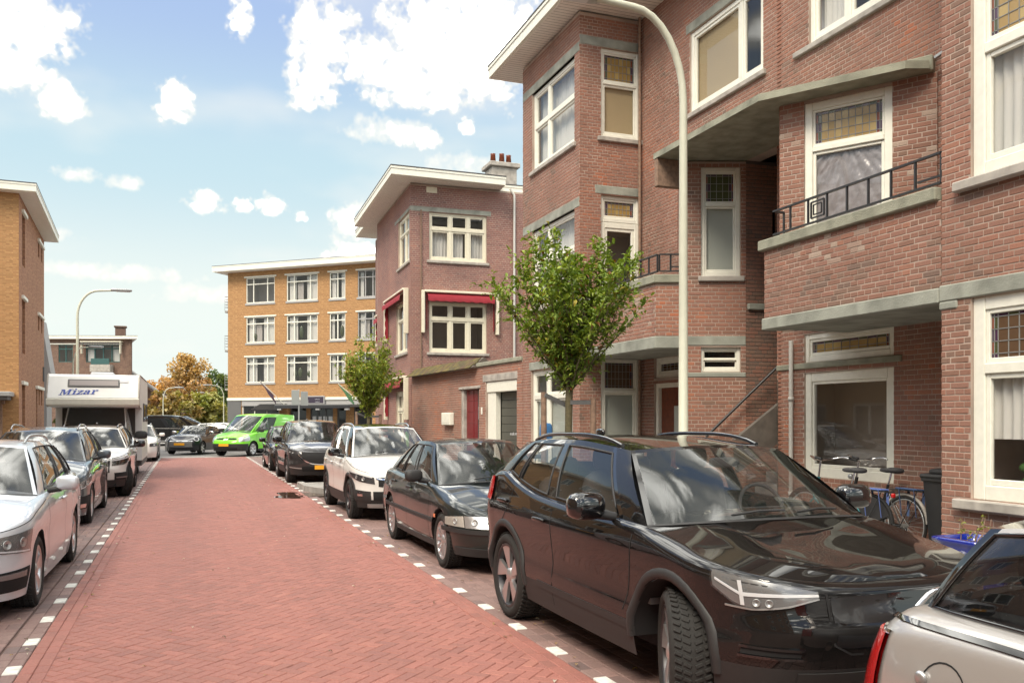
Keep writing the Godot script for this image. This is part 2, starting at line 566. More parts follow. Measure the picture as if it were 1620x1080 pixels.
func wall(parent: Node3D, a: Vector2, b: Vector2, y0: float, y1: float, holes := [], o := {}) -> Transform3D:
	var W := frame_of(a, b)
	var L := a.distance_to(b)
	var th: float = o.get("th", 0.24)
	var mt: Material = o.get("mat", M.mortar)
	var e := 0.005  # the slab stops just short of the corner, which the bricks cover
	var us := [e, L - e]
	var ys := [y0, y1]
	for h in holes:
		for v in [h[0], h[2]]: us.append(clampf(v, e, L - e))
		for v in [h[1], h[3]]: ys.append(clampf(v, y0, y1))
	us.sort(); ys.sort()
	var mb := MB.new()
	var q := func(p: Array): mb.quv(p, p.map(func(v): return Vector2(v.x, v.y) if absf((p[1] - p[0]).z) < 0.01 else Vector2(v.z, v.y)))
	for i in us.size() - 1:
		if us[i + 1] - us[i] < 1e-4: continue
		for j in ys.size() - 1:
			if ys[j + 1] - ys[j] < 1e-4: continue
			var cu: float = (us[i] + us[i + 1]) / 2
			var cy: float = (ys[j] + ys[j + 1]) / 2
			if holes.any(func(h): return cu > h[0] and cu < h[2] and cy > h[1] and cy < h[3]): continue
			q.call([V(us[i], ys[j], 0), V(us[i + 1], ys[j], 0), V(us[i + 1], ys[j + 1], 0), V(us[i], ys[j + 1], 0)])
			q.call([V(us[i + 1], ys[j], -th), V(us[i], ys[j], -th), V(us[i], ys[j + 1], -th), V(us[i + 1], ys[j + 1], -th)])
	var rims := [[e, y0, L - e, y1, true]]
	for h in holes: rims.append([clampf(h[0], e, L - e), clampf(h[1], y0, y1), clampf(h[2], e, L - e), clampf(h[3], y0, y1), false])
	for h in rims:
		var c := [V(h[0], h[1], 0), V(h[2], h[1], 0), V(h[2], h[3], 0), V(h[0], h[3], 0)]
		for k in 4:
			var p: Vector3 = c[k]
			var r: Vector3 = c[(k + 1) % 4]
			var d := V(0, 0, -th)
			if h[4]: mb.quv([r, p, p + d, r + d], [Vector2(r.x, r.y), Vector2(p.x, p.y), Vector2(p.x + th, p.y), Vector2(r.x + th, r.y)])
			else: mb.quv([p, r, r + d, p + d], [Vector2(p.x, p.y), Vector2(r.x, r.y), Vector2(r.x + th, r.y), Vector2(p.x + th, p.y)])
	put(parent, o.get("name", "wall"), mb, mt, W)
	if o.has("pieces"):
		var ps: Pieces = o.pieces
		var nt: int = tones[o.get("key", "brick")].cols.size() - 2
		var ch := 0.0625
		var n := int((y1 - y0) / ch)
		var ph: int = o.get("phase", 0)
		for j in n:
			var y := y0 + (j + 0.5) * ch
			var lime: Array = o.get("lime", [])
			var head := (j + ph) % 2 == 1
			var pitch := 0.11 if head else 0.22
			var off := -0.055 if head else (-0.11 if (j + ph) % 4 == 0 else 0.0)
			for r in cut(holes, L, y, 0.012):
				var u := off + floorf((r[0] - off) / pitch) * pitch
				while u < r[1]:
					var s0 := maxf(u + 0.005, r[0] + 0.001)
					var s1 := minf(u + pitch - 0.005, r[1] - 0.001)
					u += pitch
					if s1 - s0 < 0.02: continue
					var t := (s0 + s1) / 2
					var g: Vector3 = W * V(t, y, 0)
					var k: float = rng.randfn(0.0, 1.0) + wear.get_noise_3dv(g * 1.1) * 4.0 + o.get("dark", 0.0)
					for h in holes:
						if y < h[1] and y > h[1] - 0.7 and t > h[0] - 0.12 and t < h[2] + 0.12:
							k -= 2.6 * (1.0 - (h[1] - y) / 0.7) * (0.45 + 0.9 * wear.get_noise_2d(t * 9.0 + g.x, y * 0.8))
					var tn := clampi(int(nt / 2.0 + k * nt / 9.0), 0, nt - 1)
					for lz in lime:
						if t > lz[0] and t < lz[2] and y > lz[1] and y < lz[3] and rng.randf() < lz[4] * 0.4 * (0.5 + 1.6 * wear.get_noise_2d(g.x * 3 + g.z * 3, g.y * 3)): tn = nt + rng.randi() % 2
					var bas: Basis = W.basis * Basis(Vector3.FORWARD, rng.randfn(0, 0.006)) * Basis(Vector3.UP, rng.randfn(0, 0.008))
					add_piece(ps, Transform3D(bas * Basis.from_scale(V((s1 - s0) / 0.21, 1.0, 1.0)), W * V(t, y + rng.randfn(0, 0.0008), -0.0075 + clampf(rng.randfn(0, 0.001), -0.002, 0.002))), tn)
	return W


func slab(parent: Node3D, called: String, W: Transform3D, u0: float, u1: float, y0: float, y1: float, z0: float, z1: float, mt: Material, ch := 0.012) -> MeshInstance3D:  # a stone or plank along a wall
	var mb := MB.new()
	mb.box(V((u0 + u1) / 2, (y0 + y1) / 2, (z0 + z1) / 2), V(u1 - u0, y1 - y0, z1 - z0), Basis(), ch)
	return put(parent, called, mb, mt, W)


func leaded(win: Node3D, W: Transform3D, x0: float, y0: float, x1: float, y1: float, z: float, nx: int, ny: int, one_by_one := false, shade: Material = null):  # stained glass: coloured quarries between lead cames
	var cm := MB.new()
	if shade == null: shade = M.amber
	var b := 0.055
	var xs := [x0, x0 + b * 0.55, x0 + b * 1.3]
	for i in range(1, nx): xs.append(lerpf(x0 + b * 1.3, x1 - b * 1.3, float(i) / nx))
	xs.append_array([x1 - b * 1.3, x1 - b * 0.55, x1])
	var ys := [y0, y0 + b * 0.9]
	for j in range(1, ny): ys.append(lerpf(y0 + b * 0.9, y1 - b * 0.6, float(j) / ny))
	ys.append_array([y1 - b * 0.6, y1])
	var all := {}
	for i in xs.size() - 1:
		for j in ys.size() - 1:
			var edge: bool = i < 2 or i > xs.size() - 4
			var m: Material = shade if (i + j * 2) % 5 != 1 else (M.amber2 if shade == M.amber else shade)
			if edge: m = [M.plum, M.moss_glass, M.rust_glass, M.plum][(i * 3 + j * 2) % 4]
			elif j == ys.size() - 2: m = M.moss_glass if i % 2 else M.plum
			if not all.has(m): all[m] = MB.new()
			var pb: MB = MB.new() if one_by_one else all[m]
			pb.box(V((xs[i] + xs[i + 1]) / 2, (ys[j] + ys[j + 1]) / 2, z + rng.randfn(0, 0.0012)), V(xs[i + 1] - xs[i] - 0.004, ys[j + 1] - ys[j] - 0.004, 0.004), Basis(Vector3.RIGHT, rng.randfn(0, 0.006)) * Basis(Vector3.UP, rng.randfn(0, 0.006)))
			if one_by_one: put(win, "leaded_pane", pb, m, W)
	if not one_by_one:
		for m in all:
			if all[m].n: put(win, "leaded_panes", all[m], m, W).set_meta("kind", "stuff")
	for x in xs: cm.box(V(x, (y0 + y1) / 2, z + 0.003), V(0.009, y1 - y0, 0.009))
	for y in ys: cm.box(V((x0 + x1) / 2, y, z + 0.0035), V(x1 - x0, 0.008, 0.008))
	put(win, "lead_came", cm, M.lead, W)


func drape(win: Node3D, called: String, W: Transform3D, x0: float, x1: float, y0: float, y1: float, z: float, mt: Material, folds := 9.0, depth := 0.022):
	var rows := []
	var n := maxi(6, int((x1 - x0) * folds * 4))
	for j in 3:
		var row := []
		for i in n + 1:
			var x := lerpf(x0, x1, float(i) / n)
			row.append(V(x, lerpf(y0, y1, j / 2.0), z + sin(x * folds * TAU) * depth + sin(x * 17.3) * depth * 0.5))
		rows.append(row)
	var mb := MB.new()
	mb.grid(rows)
	put(win, called, mb, mt, W)


func window(house: Node3D, W0: Transform3D, u0: float, y0: float, u1: float, y1: float, o := {}) -> MeshInstance3D:
	# o: cols, rows (inner bars as shares), f (frame), set (depth of the frame), cells {"i,j": "lead"|"film"|"frost"}, cur (curtains), room, th
	var w := u1 - u0
	var h := y1 - y0
	var W := W0 * Transform3D(Basis(), V(u0, y0, 0))
	var f: float = o.get("f", 0.07)
	var zs: float = -float(o.get("set", 0.05))
	var wm: Material = o.get("mat", M.white)
	var mb := MB.new()
	var bx := func(x0: float, ya: float, x1: float, yb: float, za: float, zb: float): mb.box(V((x0 + x1) / 2, (ya + yb) / 2, (za + zb) / 2), V(x1 - x0, yb - ya, absf(zb - za)), Basis(), 0.008)
	bx.call(0, 0, f, h, zs - 0.09, zs)
	bx.call(w - f, 0, w, h, zs - 0.09, zs)
	bx.call(f, 0, w - f, f * 1.1, zs - 0.09, zs - 0.003)
	bx.call(f, h - f, w - f, h, zs - 0.09, zs - 0.003)
	var xs := [f]
	for c in o.get("cols", []): xs.append(w * c)
	xs.append(w - f)
	var ys := [f * 1.1]
	for r in o.get("rows", []): ys.append(h * r)
	ys.append(h - f)
	var bar: float = o.get("bar", 0.06)
	for i in range(1, xs.size() - 1): bx.call(xs[i] - bar / 2, f, xs[i] + bar / 2, h - f, zs - 0.085, zs - 0.006)
	for j in range(1, ys.size() - 1): bx.call(f, ys[j] - bar / 2, w - f, ys[j] + bar / 2, zs - 0.08, zs + 0.006 if o.get("proud", true) else zs - 0.01)
	var win := put(house, o.get("name", "window"), mb, wm, W)
	if o.has("label"): win.set_meta("label", o.label)
	var sash: float = o.get("sash", 0.04)
	for i in xs.size() - 1:
		for j in ys.size() - 1:
			var xa: float = xs[i] + (0.0 if i == 0 else bar / 2)
			var xb: float = xs[i + 1] - (0.0 if i == xs.size() - 2 else bar / 2)
			var ya: float = ys[j] + (0.0 if j == 0 else bar / 2)
			var yb: float = ys[j + 1] - (0.0 if j == ys.size() - 2 else bar / 2)
			var kind: String = o.get("cells", {}).get("%d,%d" % [i, j], "")
			var sh := sash * (1.0 if j < ys.size() - 2 or ys.size() == 2 else 0.8)
			if sash > 0.0:
				var sb := MB.new()
				for s in [[xa, ya, xa + sh, yb], [xb - sh, ya, xb, yb], [xa + sh, ya, xb - sh, ya + sh * 1.2], [xa + sh, yb - sh, xb - sh, yb]]:
					sb.box(V((s[0] + s[2]) / 2, (s[1] + s[3]) / 2, zs - 0.045), V(s[2] - s[0], s[3] - s[1], 0.05), Basis(), 0.006)
				put(win, "sash", sb, wm, W)
			var g := [xa + sh, ya + sh, xb - sh, yb - sh]
			if kind == "lead": leaded(win, W, g[0], g[1], g[2], g[3], zs - 0.05, o.get("nx", 7), o.get("ny", 3), o.get("one", false), o.get("shade", M.amber))
			else:
				var pb := MB.new()
				pb.quad(V(g[0], g[1], zs - 0.05), V(g[2], g[1], zs - 0.05), V(g[2], g[3], zs - 0.05), V(g[0], g[3], zs - 0.05))
				put(win, "pane", pb, M.glass, W)
			if kind == "film":
				var rows := []
				var fn := FastNoiseLite.new()
				fn.frequency = 1.6
				fn.fractal_octaves = 4
				for b in 41:
					var row := []
					for a in 41:
						var x := lerpf(g[0], g[2], a / 40.0)
						var y := lerpf(g[1], g[3], b / 40.0)
						row.append(V(x, y, zs - 0.075 + 0.03 * fn.get_noise_2d(atan2(x - w * 0.45, 1.35 - y) * 4.0, Vector2(x - w * 0.45, 1.35 - y).length() * 0.7) + 0.012 * fn.get_noise_2d(x * 5.0, y * 3.0)))
					rows.append(row)
				var fb := MB.new()
				fb.grid(rows)
				put(win, "plastic_sheet", fb, M.film, W)
			if kind == "frost_or_reflection" or kind == "blind_or_backing":
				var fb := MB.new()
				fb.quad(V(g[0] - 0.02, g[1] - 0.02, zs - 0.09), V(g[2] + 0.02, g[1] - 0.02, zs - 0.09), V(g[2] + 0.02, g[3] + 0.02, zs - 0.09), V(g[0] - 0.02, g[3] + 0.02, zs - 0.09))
				put(win, "blind_or_backing", fb, M.frost_or_reflection if kind == "frost_or_reflection" else M.blind_or_backing, W)
	for c in o.get("cur", []):  # [x share 0, x share 1, y share 0, y share 1, material]
		drape(win, "curtain", W, w * c[0], w * c[1], h * c[2], h * c[3], zs - o.get("cz", 0.2), c[4])
	if o.get("room", M.room) != null:
		var z0: float = -o.get("th", 0.24) - 0.01
		var z1: float = z0 - o.get("deep", 1.3)
		var e: float = o.get("e", 0.12)
		var rb := MB.new()
		var p := [V(-e, -e, z0), V(w + e, -e, z0), V(w + e, h + e, z0), V(-e, h + e, z0)]
		var d := V(0, 0, z1 - z0)
		for k in 4: rb.quad(p[k], p[(k + 1) % 4], p[(k + 1) % 4] + d, p[k] + d)
		rb.quad(p[0] + d, p[1] + d, p[2] + d, p[3] + d)
		put(win, "room", rb, o.get("room", M.room), W)
	return win


func with_sill(house: Node3D, W: Transform3D, u0: float, u1: float, y: float, o := {}):
	slab(house, "sill", W, u0 - o.get("ext", 0.08), u1 + o.get("ext", 0.08), y - o.get("h", 0.09), y - 0.002, -0.1, o.get("out", 0.06), o.get("mat", M.sill))


func eave(house: Node3D, called: String, poly: PackedVector2Array, y0: float, h: float, planks := true):  # a flat roof edge: white fascia, boarded soffit, dark roofing; poly in x, z
	var up := Transform3D(Basis(Vector3.RIGHT, V(0, 0, 1), V(0, -1, 0)), V(0, 0, 0))  # polygon x, z in the ground plane, depth goes down
	var mb := MB.new()
	mb.prism(poly, -(y0 + h - 0.035), -(y0 + 0.012), up)
	var r := put(house, called, mb, M.white, Transform3D())
	var so := MB.new()
	so.prism(Geometry2D.offset_polygon(poly, -0.06)[0], -(y0 + 0.0119), -y0, up)
	put(r, "soffit", so, M.soffit, Transform3D())
	if planks:
		var gm := MB.new()
		var box := Rect2(poly[0], Vector2())
		for p in poly: box = box.expand(p)
		var z := box.position.y + 0.05
		while z < box.end.y:
			var ln := Geometry2D.intersect_polyline_with_polygon(PackedVector2Array([Vector2(box.position.x + 0.08, z), Vector2(box.end.x - 0.08, z)]), Geometry2D.offset_polygon(poly, -0.08)[0])
			for l in ln: gm.box(V((l[0].x + l[-1].x) / 2, y0 + 0.0005, z), V(absf(l[-1].x - l[0].x), 0.003, 0.008))
			z += 0.11
		if gm.n: put(r, "board_joint", gm, M.trim, Transform3D())
	var tp := MB.new()
	tp.prism(Geometry2D.offset_polygon(poly, 0.025)[0], -(y0 + h), -(y0 + h - 0.034), up)
	put(r, "roofing", tp, M.roofing, Transform3D())
	var dr := MB.new()
	dr.prism(Geometry2D.offset_polygon(poly, 0.018)[0], -(y0 + h - 0.036), -(y0 + h - 0.10), up)
	put(r, "fascia_board", dr, M.white, Transform3D())


func rail(parent: Node3D, a: Vector3, b: Vector3, n: int, sq := -1, h := 0.31, hook := 0):  # a wrought balcony rail with square ornament
	var mb := MB.new()
	var up := V(0, h, 0)
	mb.bar(a + up, b + up, 0.035, 0.022)
	mb.bar(a, b, 0.03, 0.02)
	for i in n + 1:
		var p := a.lerp(b, float(i) / n)
		mb.bar(p, p + up, 0.022, 0.022)
		if i == sq:
			var d := (b - a) / n
			var c := p + d * 0.5 + up * 0.5
			var e := d.normalized() * 0.115
			var v := V(0, 0.095, 0)
			for k in [[-1, -1, 1, -1], [1, -1, 1, 1], [1, 1, -1, 1], [-1, 1, -1, -1]]:
				mb.bar(c + e * k[0] + v * k[1], c + e * k[2] + v * k[3], 0.018, 0.018)
				mb.bar(c + (e * k[0] + v * k[1]) * 0.62, c + (e * k[2] + v * k[3]) * 0.62, 0.014, 0.014)
	if hook:
		var d := (b - a) / n
		var q := b - d * 0.9 + V(0, 0.07, 0) if hook > 0 else a + d * 0.9 + V(0, 0.07, 0)
		var w := b if hook > 0 else a
		mb.bar(q, w + V(0, 0.07, 0), 0.02, 0.02)
	put(parent, "railing", mb, M.iron, Transform3D())


func right_houses():
	tone_set("brick", [[0.206, 0.132, 0.101], [0.245, 0.147, 0.107], [0.27, 0.142, 0.101], [0.294, 0.147, 0.104], [0.309, 0.157, 0.114], [0.328, 0.162, 0.114], [0.343, 0.162, 0.11], [0.367, 0.171, 0.114], [0.402, 0.167, 0.101], [0.451, 0.162, 0.088], [0.372, 0.255, 0.198], [0.431, 0.323, 0.255]], V(0.21, 0.052, 0.024), 0.004)
	wear.seed = 21
	wear.frequency = 0.5
	wear.fractal_octaves = 3
	# ---- the bay house, farther down the street
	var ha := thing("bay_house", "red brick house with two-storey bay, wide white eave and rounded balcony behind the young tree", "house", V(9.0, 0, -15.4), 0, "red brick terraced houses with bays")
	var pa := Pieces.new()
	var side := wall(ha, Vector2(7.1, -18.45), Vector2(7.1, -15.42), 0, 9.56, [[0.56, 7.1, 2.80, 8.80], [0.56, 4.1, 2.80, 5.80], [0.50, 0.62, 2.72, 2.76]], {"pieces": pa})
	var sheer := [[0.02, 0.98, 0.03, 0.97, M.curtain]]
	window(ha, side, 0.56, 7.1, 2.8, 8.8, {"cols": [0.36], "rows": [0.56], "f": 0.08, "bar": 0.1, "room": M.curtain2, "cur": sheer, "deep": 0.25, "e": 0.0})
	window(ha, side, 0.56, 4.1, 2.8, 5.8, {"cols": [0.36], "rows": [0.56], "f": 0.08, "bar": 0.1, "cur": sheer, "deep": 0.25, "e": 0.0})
	window(ha, side, 0.5, 0.62, 2.72, 2.76, {"cols": [0.36], "rows": [0.73], "f": 0.09, "bar": 0.11, "cells": {"0,0": "frost_or_reflection", "1,0": "frost_or_reflection"}, "deep": 0.25, "e": 0.0})
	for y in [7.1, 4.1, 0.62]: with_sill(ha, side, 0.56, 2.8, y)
	for y in [8.80, 5.80]: slab(ha, "lintel", side, 0.012, 3.028, y, y + 0.19, -0.12, 0.012, M.concrete)
	slab(ha, "lintel", side, 0.4, 2.82, 2.762, 2.94, -0.12, 0.012, M.concrete)
	var front := wall(ha, Vector2(7.1, -15.42), Vector2(8.45, -15.42), 0, 9.56, [[0.46, 7.2, 1.33, 8.94], [0.46, 4.05, 1.33, 6.08], [0.46, 0.4, 1.33, 2.93]], {"pieces": pa, "phase": 1})
	window(ha, front, 0.46, 7.2, 1.33, 8.94, {"rows": [0.62], "cells": {"0,1": "lead", "0,0": "blind_or_backing"}, "nx": 6, "ny": 3, "f": 0.075})
	window(ha, front, 0.46, 5.56, 1.33, 6.08, {"cells": {"0,0": "lead"}, "nx": 6, "ny": 2, "f": 0.075})
	window(ha, front, 0.46, 4.05, 1.33, 5.555, {"f": 0.11, "sash": 0.06, "room": M.room, "deep": 0.5, "name": "balcony_door"})
	window(ha, front, 0.46, 0.4, 1.33, 2.93, {"rows": [0.73], "cells": {"0,1": "lead", "0,0": "frost_or_reflection"}, "nx": 6, "ny": 3, "f": 0.09, "shade": M.brown_glass})
	with_sill(ha, front, 0.46, 1.33, 7.2)
	slab(ha, "lintel", front, 0.002, 1.345, 8.942, 9.12, -0.1, 0.013, M.concrete)
	slab(ha, "lintel", front, 0.33, 1.345, 6.082, 6.25, -0.1, 0.013, M.concrete)
	# the set-back wall between the bay and the stair
	var back := wall(ha, Vector2(8.45, -15.42), Vector2(8.45, -11.05), 0, 9.75, [[0.50, 0.1, 1.55, 2.39], [0.50, 2.48, 1.55, 2.87], [1.78, 7.15, 3.92, 8.6], [3.30, 0, 4.29, 5.86]], {"pieces": pa})
	window(ha, back, 1.78, 7.15, 3.92, 8.6, {"cols": [0.7], "f": 0.085, "bar": 0.09, "sash": 0.05, "room": M.curtain2, "cells": {"0,0": "blind_or_backing"}, "set": 0.03})
	with_sill(ha, back, 1.78, 3.92, 7.15)
	slab(ha, "lintel", back, 1.66, 4.0, 8.602, 8.78, -0.1, 0.012, M.concrete)
	window(ha, back, 0.5, 2.48, 1.55, 2.87, {"f": 0.08, "cells": {"0,0": "lead"}, "shade": M.brown_glass, "nx": 5, "ny": 1, "room": M.room_dark})
	var dr := MB.new()
	for s in [[0.5, 0.1, 0.58, 2.39], [1.47, 0.1, 1.55, 2.39], [0.58, 2.3, 1.47, 2.39]]: dr.box(V((s[0] + s[2]) / 2, (s[1] + s[3]) / 2, -0.1), V(s[2] - s[0], s[3] - s[1], 0.12), Basis(), 0.01)
	var fr := put(ha, "door_frame", dr, M.white, back)
	var dl := MB.new()
	dl.box(V(1.025, 1.2, -0.14), V(0.89, 2.2, 0.045), Basis(), 0.005)
	for s in [[0.66, 0.25, 0.98, 0.85], [1.06, 0.25, 1.38, 0.85], [0.66, 0.95, 0.98, 1.5]]: dl.box(V((s[0] + s[2]) / 2, (s[1] + s[3]) / 2, -0.115), V(s[2] - s[0], s[3] - s[1], 0.02), Basis(), 0.008)
	var door := put(ha, "front_door", dl, M.wood_door, back)
	slab(door, "door_pane", back, 1.06, 1.38, 1.45, 1.95, -0.118, -0.106, M.frost_or_reflection, 0.004)
	slab(door, "door_handle", back, 0.64, 0.67, 1.0, 1.12, -0.118, -0.08, M.steel, 0.008)
	slab(fr, "transom_bar", back, 0.5, 1.55, 2.392, 2.478, -0.12, -0.02, M.concrete)
	# left balcony and the return walls of the stair hall
	var bf := wall(ha, Vector2(7.09, -15.41), Vector2(7.09, -12.47), 3.04, 3.89, [], {"pieces": pa, "th": 0.2, "dark": -0.7, "lime": [[1.8, 3.2, 3.0, 3.9, 1.3]]})
	var bc := wall(ha, Vector2(7.09, -12.47), Vector2(7.46, -12.333), 3.04, 3.89, [], {"pieces": pa, "th": 0.2, "phase": 1})
	slab(ha, "balcony_coping", bf, 0.0, 2.98, 3.892, 4.03, -0.24, 0.05, M.mossy)
	slab(ha, "balcony_coping", bc, -0.05, 0.42, 3.893, 4.028, -0.24, 0.05, M.mossy)
	slab(ha, "balcony_band", bf, 0.0, 2.955, 2.84, 3.038, -0.3, 0.018, M.concrete)
	slab(ha, "balcony_band", bc, -0.012, 0.4, 2.841, 3.037, -0.3, 0.018, M.concrete)
	var fl := MB.new()
	fl.prism(PackedVector2Array([Vector2(7.3, -15.42), Vector2(7.3, -12.5), Vector2(7.5, -12.35), Vector2(8.45, -12.0), Vector2(8.45, -15.42)]), -3.02, -2.87, Transform3D(Basis(Vector3.RIGHT, V(0, 0, 1), V(0, -1, 0)), Vector3()))
	put(ha, "balcony_floor", fl, M.concrete, Transform3D())
	rail(ha, V(7.14, 4.09, -15.3), V(7.14, 4.09, -12.5), 10, 4, 0.27)
	rail(ha, V(7.16, 4.09, -12.47), V(7.5, 4.09, -12.345), 2, -1, 0.27, 1)
	var ck := wall(ha, Vector2(7.46, -12.3), Vector2(8.44, -11.935), 0, 5.84, [[0.32, 4.0, 0.96, 5.76], [0.32, 2.46, 0.96, 2.86]], {"pieces": pa, "phase": 1})
	window(ha, ck, 0.32, 4.0, 0.96, 5.76, {"rows": [0.66], "cells": {"0,1": "lead", "0,0": "frost_or_reflection"}, "nx": 3, "ny": 3, "f": 0.075, "sash": 0.03, "shade": M.moss_glass, "deep": 0.9})  # pale sheet behind the lower pane stands in for the sky's reflection
	window(ha, ck, 0.32, 2.46, 0.96, 2.86, {"rows": [0.5], "f": 0.055, "bar": 0.025, "sash": 0.02, "room": M.room_dark, "deep": 0.8})
	with_sill(ha, ck, 0.32, 0.96, 4.0, {"ext": 0.05})
	slab(ha, "string_course", ck, 0.0, 1.043, 2.882, 3.04, -0.1, 0.014, M.concrete)
	slab(ha, "string_course", ck, 0.0, 1.043, 2.375, 2.455, -0.1, 0.014, M.concrete)
	wall(ha, Vector2(8.45, -14.05), Vector2(7.50, -12.33), 3.0, 5.84, [[0.4, 4.0, 1.6, 5.7]], {"pieces": pa, "th": 0.05})
	var hall := wall(ha, Vector2(8.44, -11.94), Vector2(11.2, -11.7), 0, 5.86, [], {"pieces": pa, "phase": 1, "dark": -1.6, "mat": M.shaded_mortar})  # the stair hall's shade is put into darker bricks and mortar
	slab(ha, "stair_lintel", hall, 0.02, 0.5, 3.46, 3.56, -0.05, 0.06, M.concrete)
	var sd := MB.new()
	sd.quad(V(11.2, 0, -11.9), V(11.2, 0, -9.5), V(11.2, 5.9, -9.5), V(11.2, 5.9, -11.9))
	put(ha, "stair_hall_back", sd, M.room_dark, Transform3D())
	for i in 15:
		var s := MB.new()
		s.box(V(8.0 + i * 0.21, 0.1 + i * 0.17, -11.5), V(0.24, 0.17, 0.62), Basis(), 0.008)
		put(ha, "stair_step", s, M.slab, Transform3D())
	var sg := MB.new()
	sg.prism(PackedVector2Array([Vector2(7.75, 0.9), Vector2(8.55, 1.38), Vector2(8.55, 1.98), Vector2(7.7, 1.40)]), -11.24, -11.16)
	put(ha, "stair_parapet", sg, mat([0.12, 0.105, 0.09], 0.95, {"tex": "blot", "tri": 1.2}), Transform3D())
	var hr := MB.new()
	hr.tube([V(7.75, 1.42, -12.03), V(8.86, 2.58, -11.62)], 0.022)
	for t in [0.25, 0.85]:
		var p := V(7.75, 1.42, -12.03).lerp(V(8.86, 2.58, -11.62), t)
		hr.tube([p, p + V(-0.03, -0.06, -0.1)], 0.012, 6)
	put(ha, "handrail", hr, M.iron, Transform3D())
	var dp := MB.new()
	dp.tube([V(8.36, 0, -15.33), V(8.36, 9.6, -15.33)], 0.028)
	put(ha, "downpipe", dp, M.stake, Transform3D())
	var cn := MB.new()
	cn.prism(PackedVector2Array([Vector2(7.02, -12.42), Vector2(7.02, -9.66), Vector2(8.0, -8.15), Vector2(8.27, -8.05), Vector2(8.46, -8.3), Vector2(8.46, -12.42)]), -5.955, -5.862, Transform3D(Basis(Vector3.RIGHT, V(0, 0, 1), V(0, -1, 0)), Vector3()))
	var can := put(ha, "canopy", cn, M.mossy, Transform3D())
	var cf := MB.new()
	cf.box(V(7.28, 5.64, -12.36), V(0.5, 0.45, 0.1), Basis(), 0.01)
	put(can, "canopy_bracket", cf, M.stake, Transform3D())
	eave(ha, "bay_eave", PackedVector2Array([Vector2(6.58, -19.35), Vector2(6.58, -14.75), Vector2(7.75, -14.55), Vector2(7.75, -11.0), Vector2(13, -11.0), Vector2(13, -19.35)]), 9.6, 0.3)
	var ba := MB.new()  # the sides and back that close the block
	ba.quad(V(13, 0, -11.05), V(13, 0, -18.45), V(13, 9.7, -18.45), V(13, 9.7, -11.05))
	ba.quad(V(13, 0, -18.44), V(7.35, 0, -18.44), V(7.35, 9.6, -18.44), V(13, 9.6, -18.44))
	put(ha, "rear_wall", ba, M.mortar, Transform3D())
	flush(pa, ha, "brick", "brick", M.brick, 300, "brickwork")
	# ---- the near house
	var hb := thing("corner_bay_house", "nearest red brick house with the mossy canopy, iron-railed balcony and bicycle alcove", "house", V(9.0, 0, -7.5), 0, "red brick terraced houses with bays")
	var pb := Pieces.new()
	var nb := wall(hb, Vector2(7.1, -6.76), Vector2(7.1, -1.5), 0, 9.56, [[0.35, 0.93, 2.5, 2.87], [0.35, 4.01, 2.5, 5.9], [0.35, 7.1, 2.5, 8.8]], {"pieces": pb})
	window(hb, nb, 0.35, 0.93, 2.5, 2.87, {"cols": [0.5], "rows": [0.645], "f": 0.13, "bar": 0.1, "sash": 0.05, "cells": {"0,1": "lead", "1,1": "lead"}, "nx": 6, "ny": 3, "one": true, "shade": M.brown_glass, "set": 0.03, "cz": 0.12, "cur": [[0.05, 0.5, 0.3, 0.64, M.curtain], [0.5, 0.95, 0.3, 0.64, M.curtain]]})  # the leaded panes' brown stands in for what they reflect
	window(hb, nb, 0.35, 4.01, 2.5, 5.9, {"cols": [0.5], "rows": [0.645], "f": 0.13, "bar": 0.1, "sash": 0.05, "cells": {"0,1": "lead", "1,1": "lead"}, "nx": 6, "ny": 3, "one": true, "set": 0.03, "cz": 0.13, "cur": [[0.05, 0.95, 0.04, 0.64, M.curtain]]})
	var inr := put(hb, "room_cupboard", quick_box(V(7.95, 1.35, -5.75), V(0.3, 0.9, 0.7), 0.02), M.rust_glass, Transform3D())
	var pm := MB.new()
	for k in 6: pm.blob(V(7.42 + 0.05 * (k % 2), 1.12 + 0.06 * k, -6.02 + 0.05 * sin(k * 2.0)), V(0.12, 0.1, 0.16), 0.9)
	put(inr, "pot_plant", pm, mat([0.05, 0.13, 0.03], 0.5), Transform3D())
	for y in [0.93, 4.01]: with_sill(hb, nb, 0.35, 2.5, y, {"ext": 0.15, "h": 0.1, "out": 0.09})
	slab(hb, "band_course", nb, -0.02, 5.0, 2.872, 3.035, -0.1, 0.02, M.concrete)
	slab(hb, "band_corbel", nb, -0.02, 0.2, 2.79, 2.871, -0.1, 0.02, M.concrete)
	wall(hb, Vector2(8.45, -6.76), Vector2(7.35, -6.76), 0, 9.56, [], {"pieces": pb, "phase": 1})
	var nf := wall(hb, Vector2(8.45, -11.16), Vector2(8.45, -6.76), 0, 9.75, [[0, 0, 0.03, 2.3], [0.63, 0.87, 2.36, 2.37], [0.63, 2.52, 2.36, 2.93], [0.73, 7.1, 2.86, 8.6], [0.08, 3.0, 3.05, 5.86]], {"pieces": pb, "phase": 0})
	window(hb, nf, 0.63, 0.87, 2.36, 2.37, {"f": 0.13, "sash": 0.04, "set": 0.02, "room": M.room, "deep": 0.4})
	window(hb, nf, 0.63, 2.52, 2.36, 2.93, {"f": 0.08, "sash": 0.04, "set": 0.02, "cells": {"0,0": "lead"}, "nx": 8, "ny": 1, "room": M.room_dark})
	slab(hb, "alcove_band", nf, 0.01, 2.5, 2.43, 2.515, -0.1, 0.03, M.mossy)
	window(hb, nf, 0.73, 7.1, 2.86, 8.6, {"cols": [0.36], "f": 0.085, "bar": 0.09, "sash": 0.05, "room": M.curtain2, "cur": [[0.03, 0.3, 0.03, 0.97, M.curtain]], "set": 0.03})
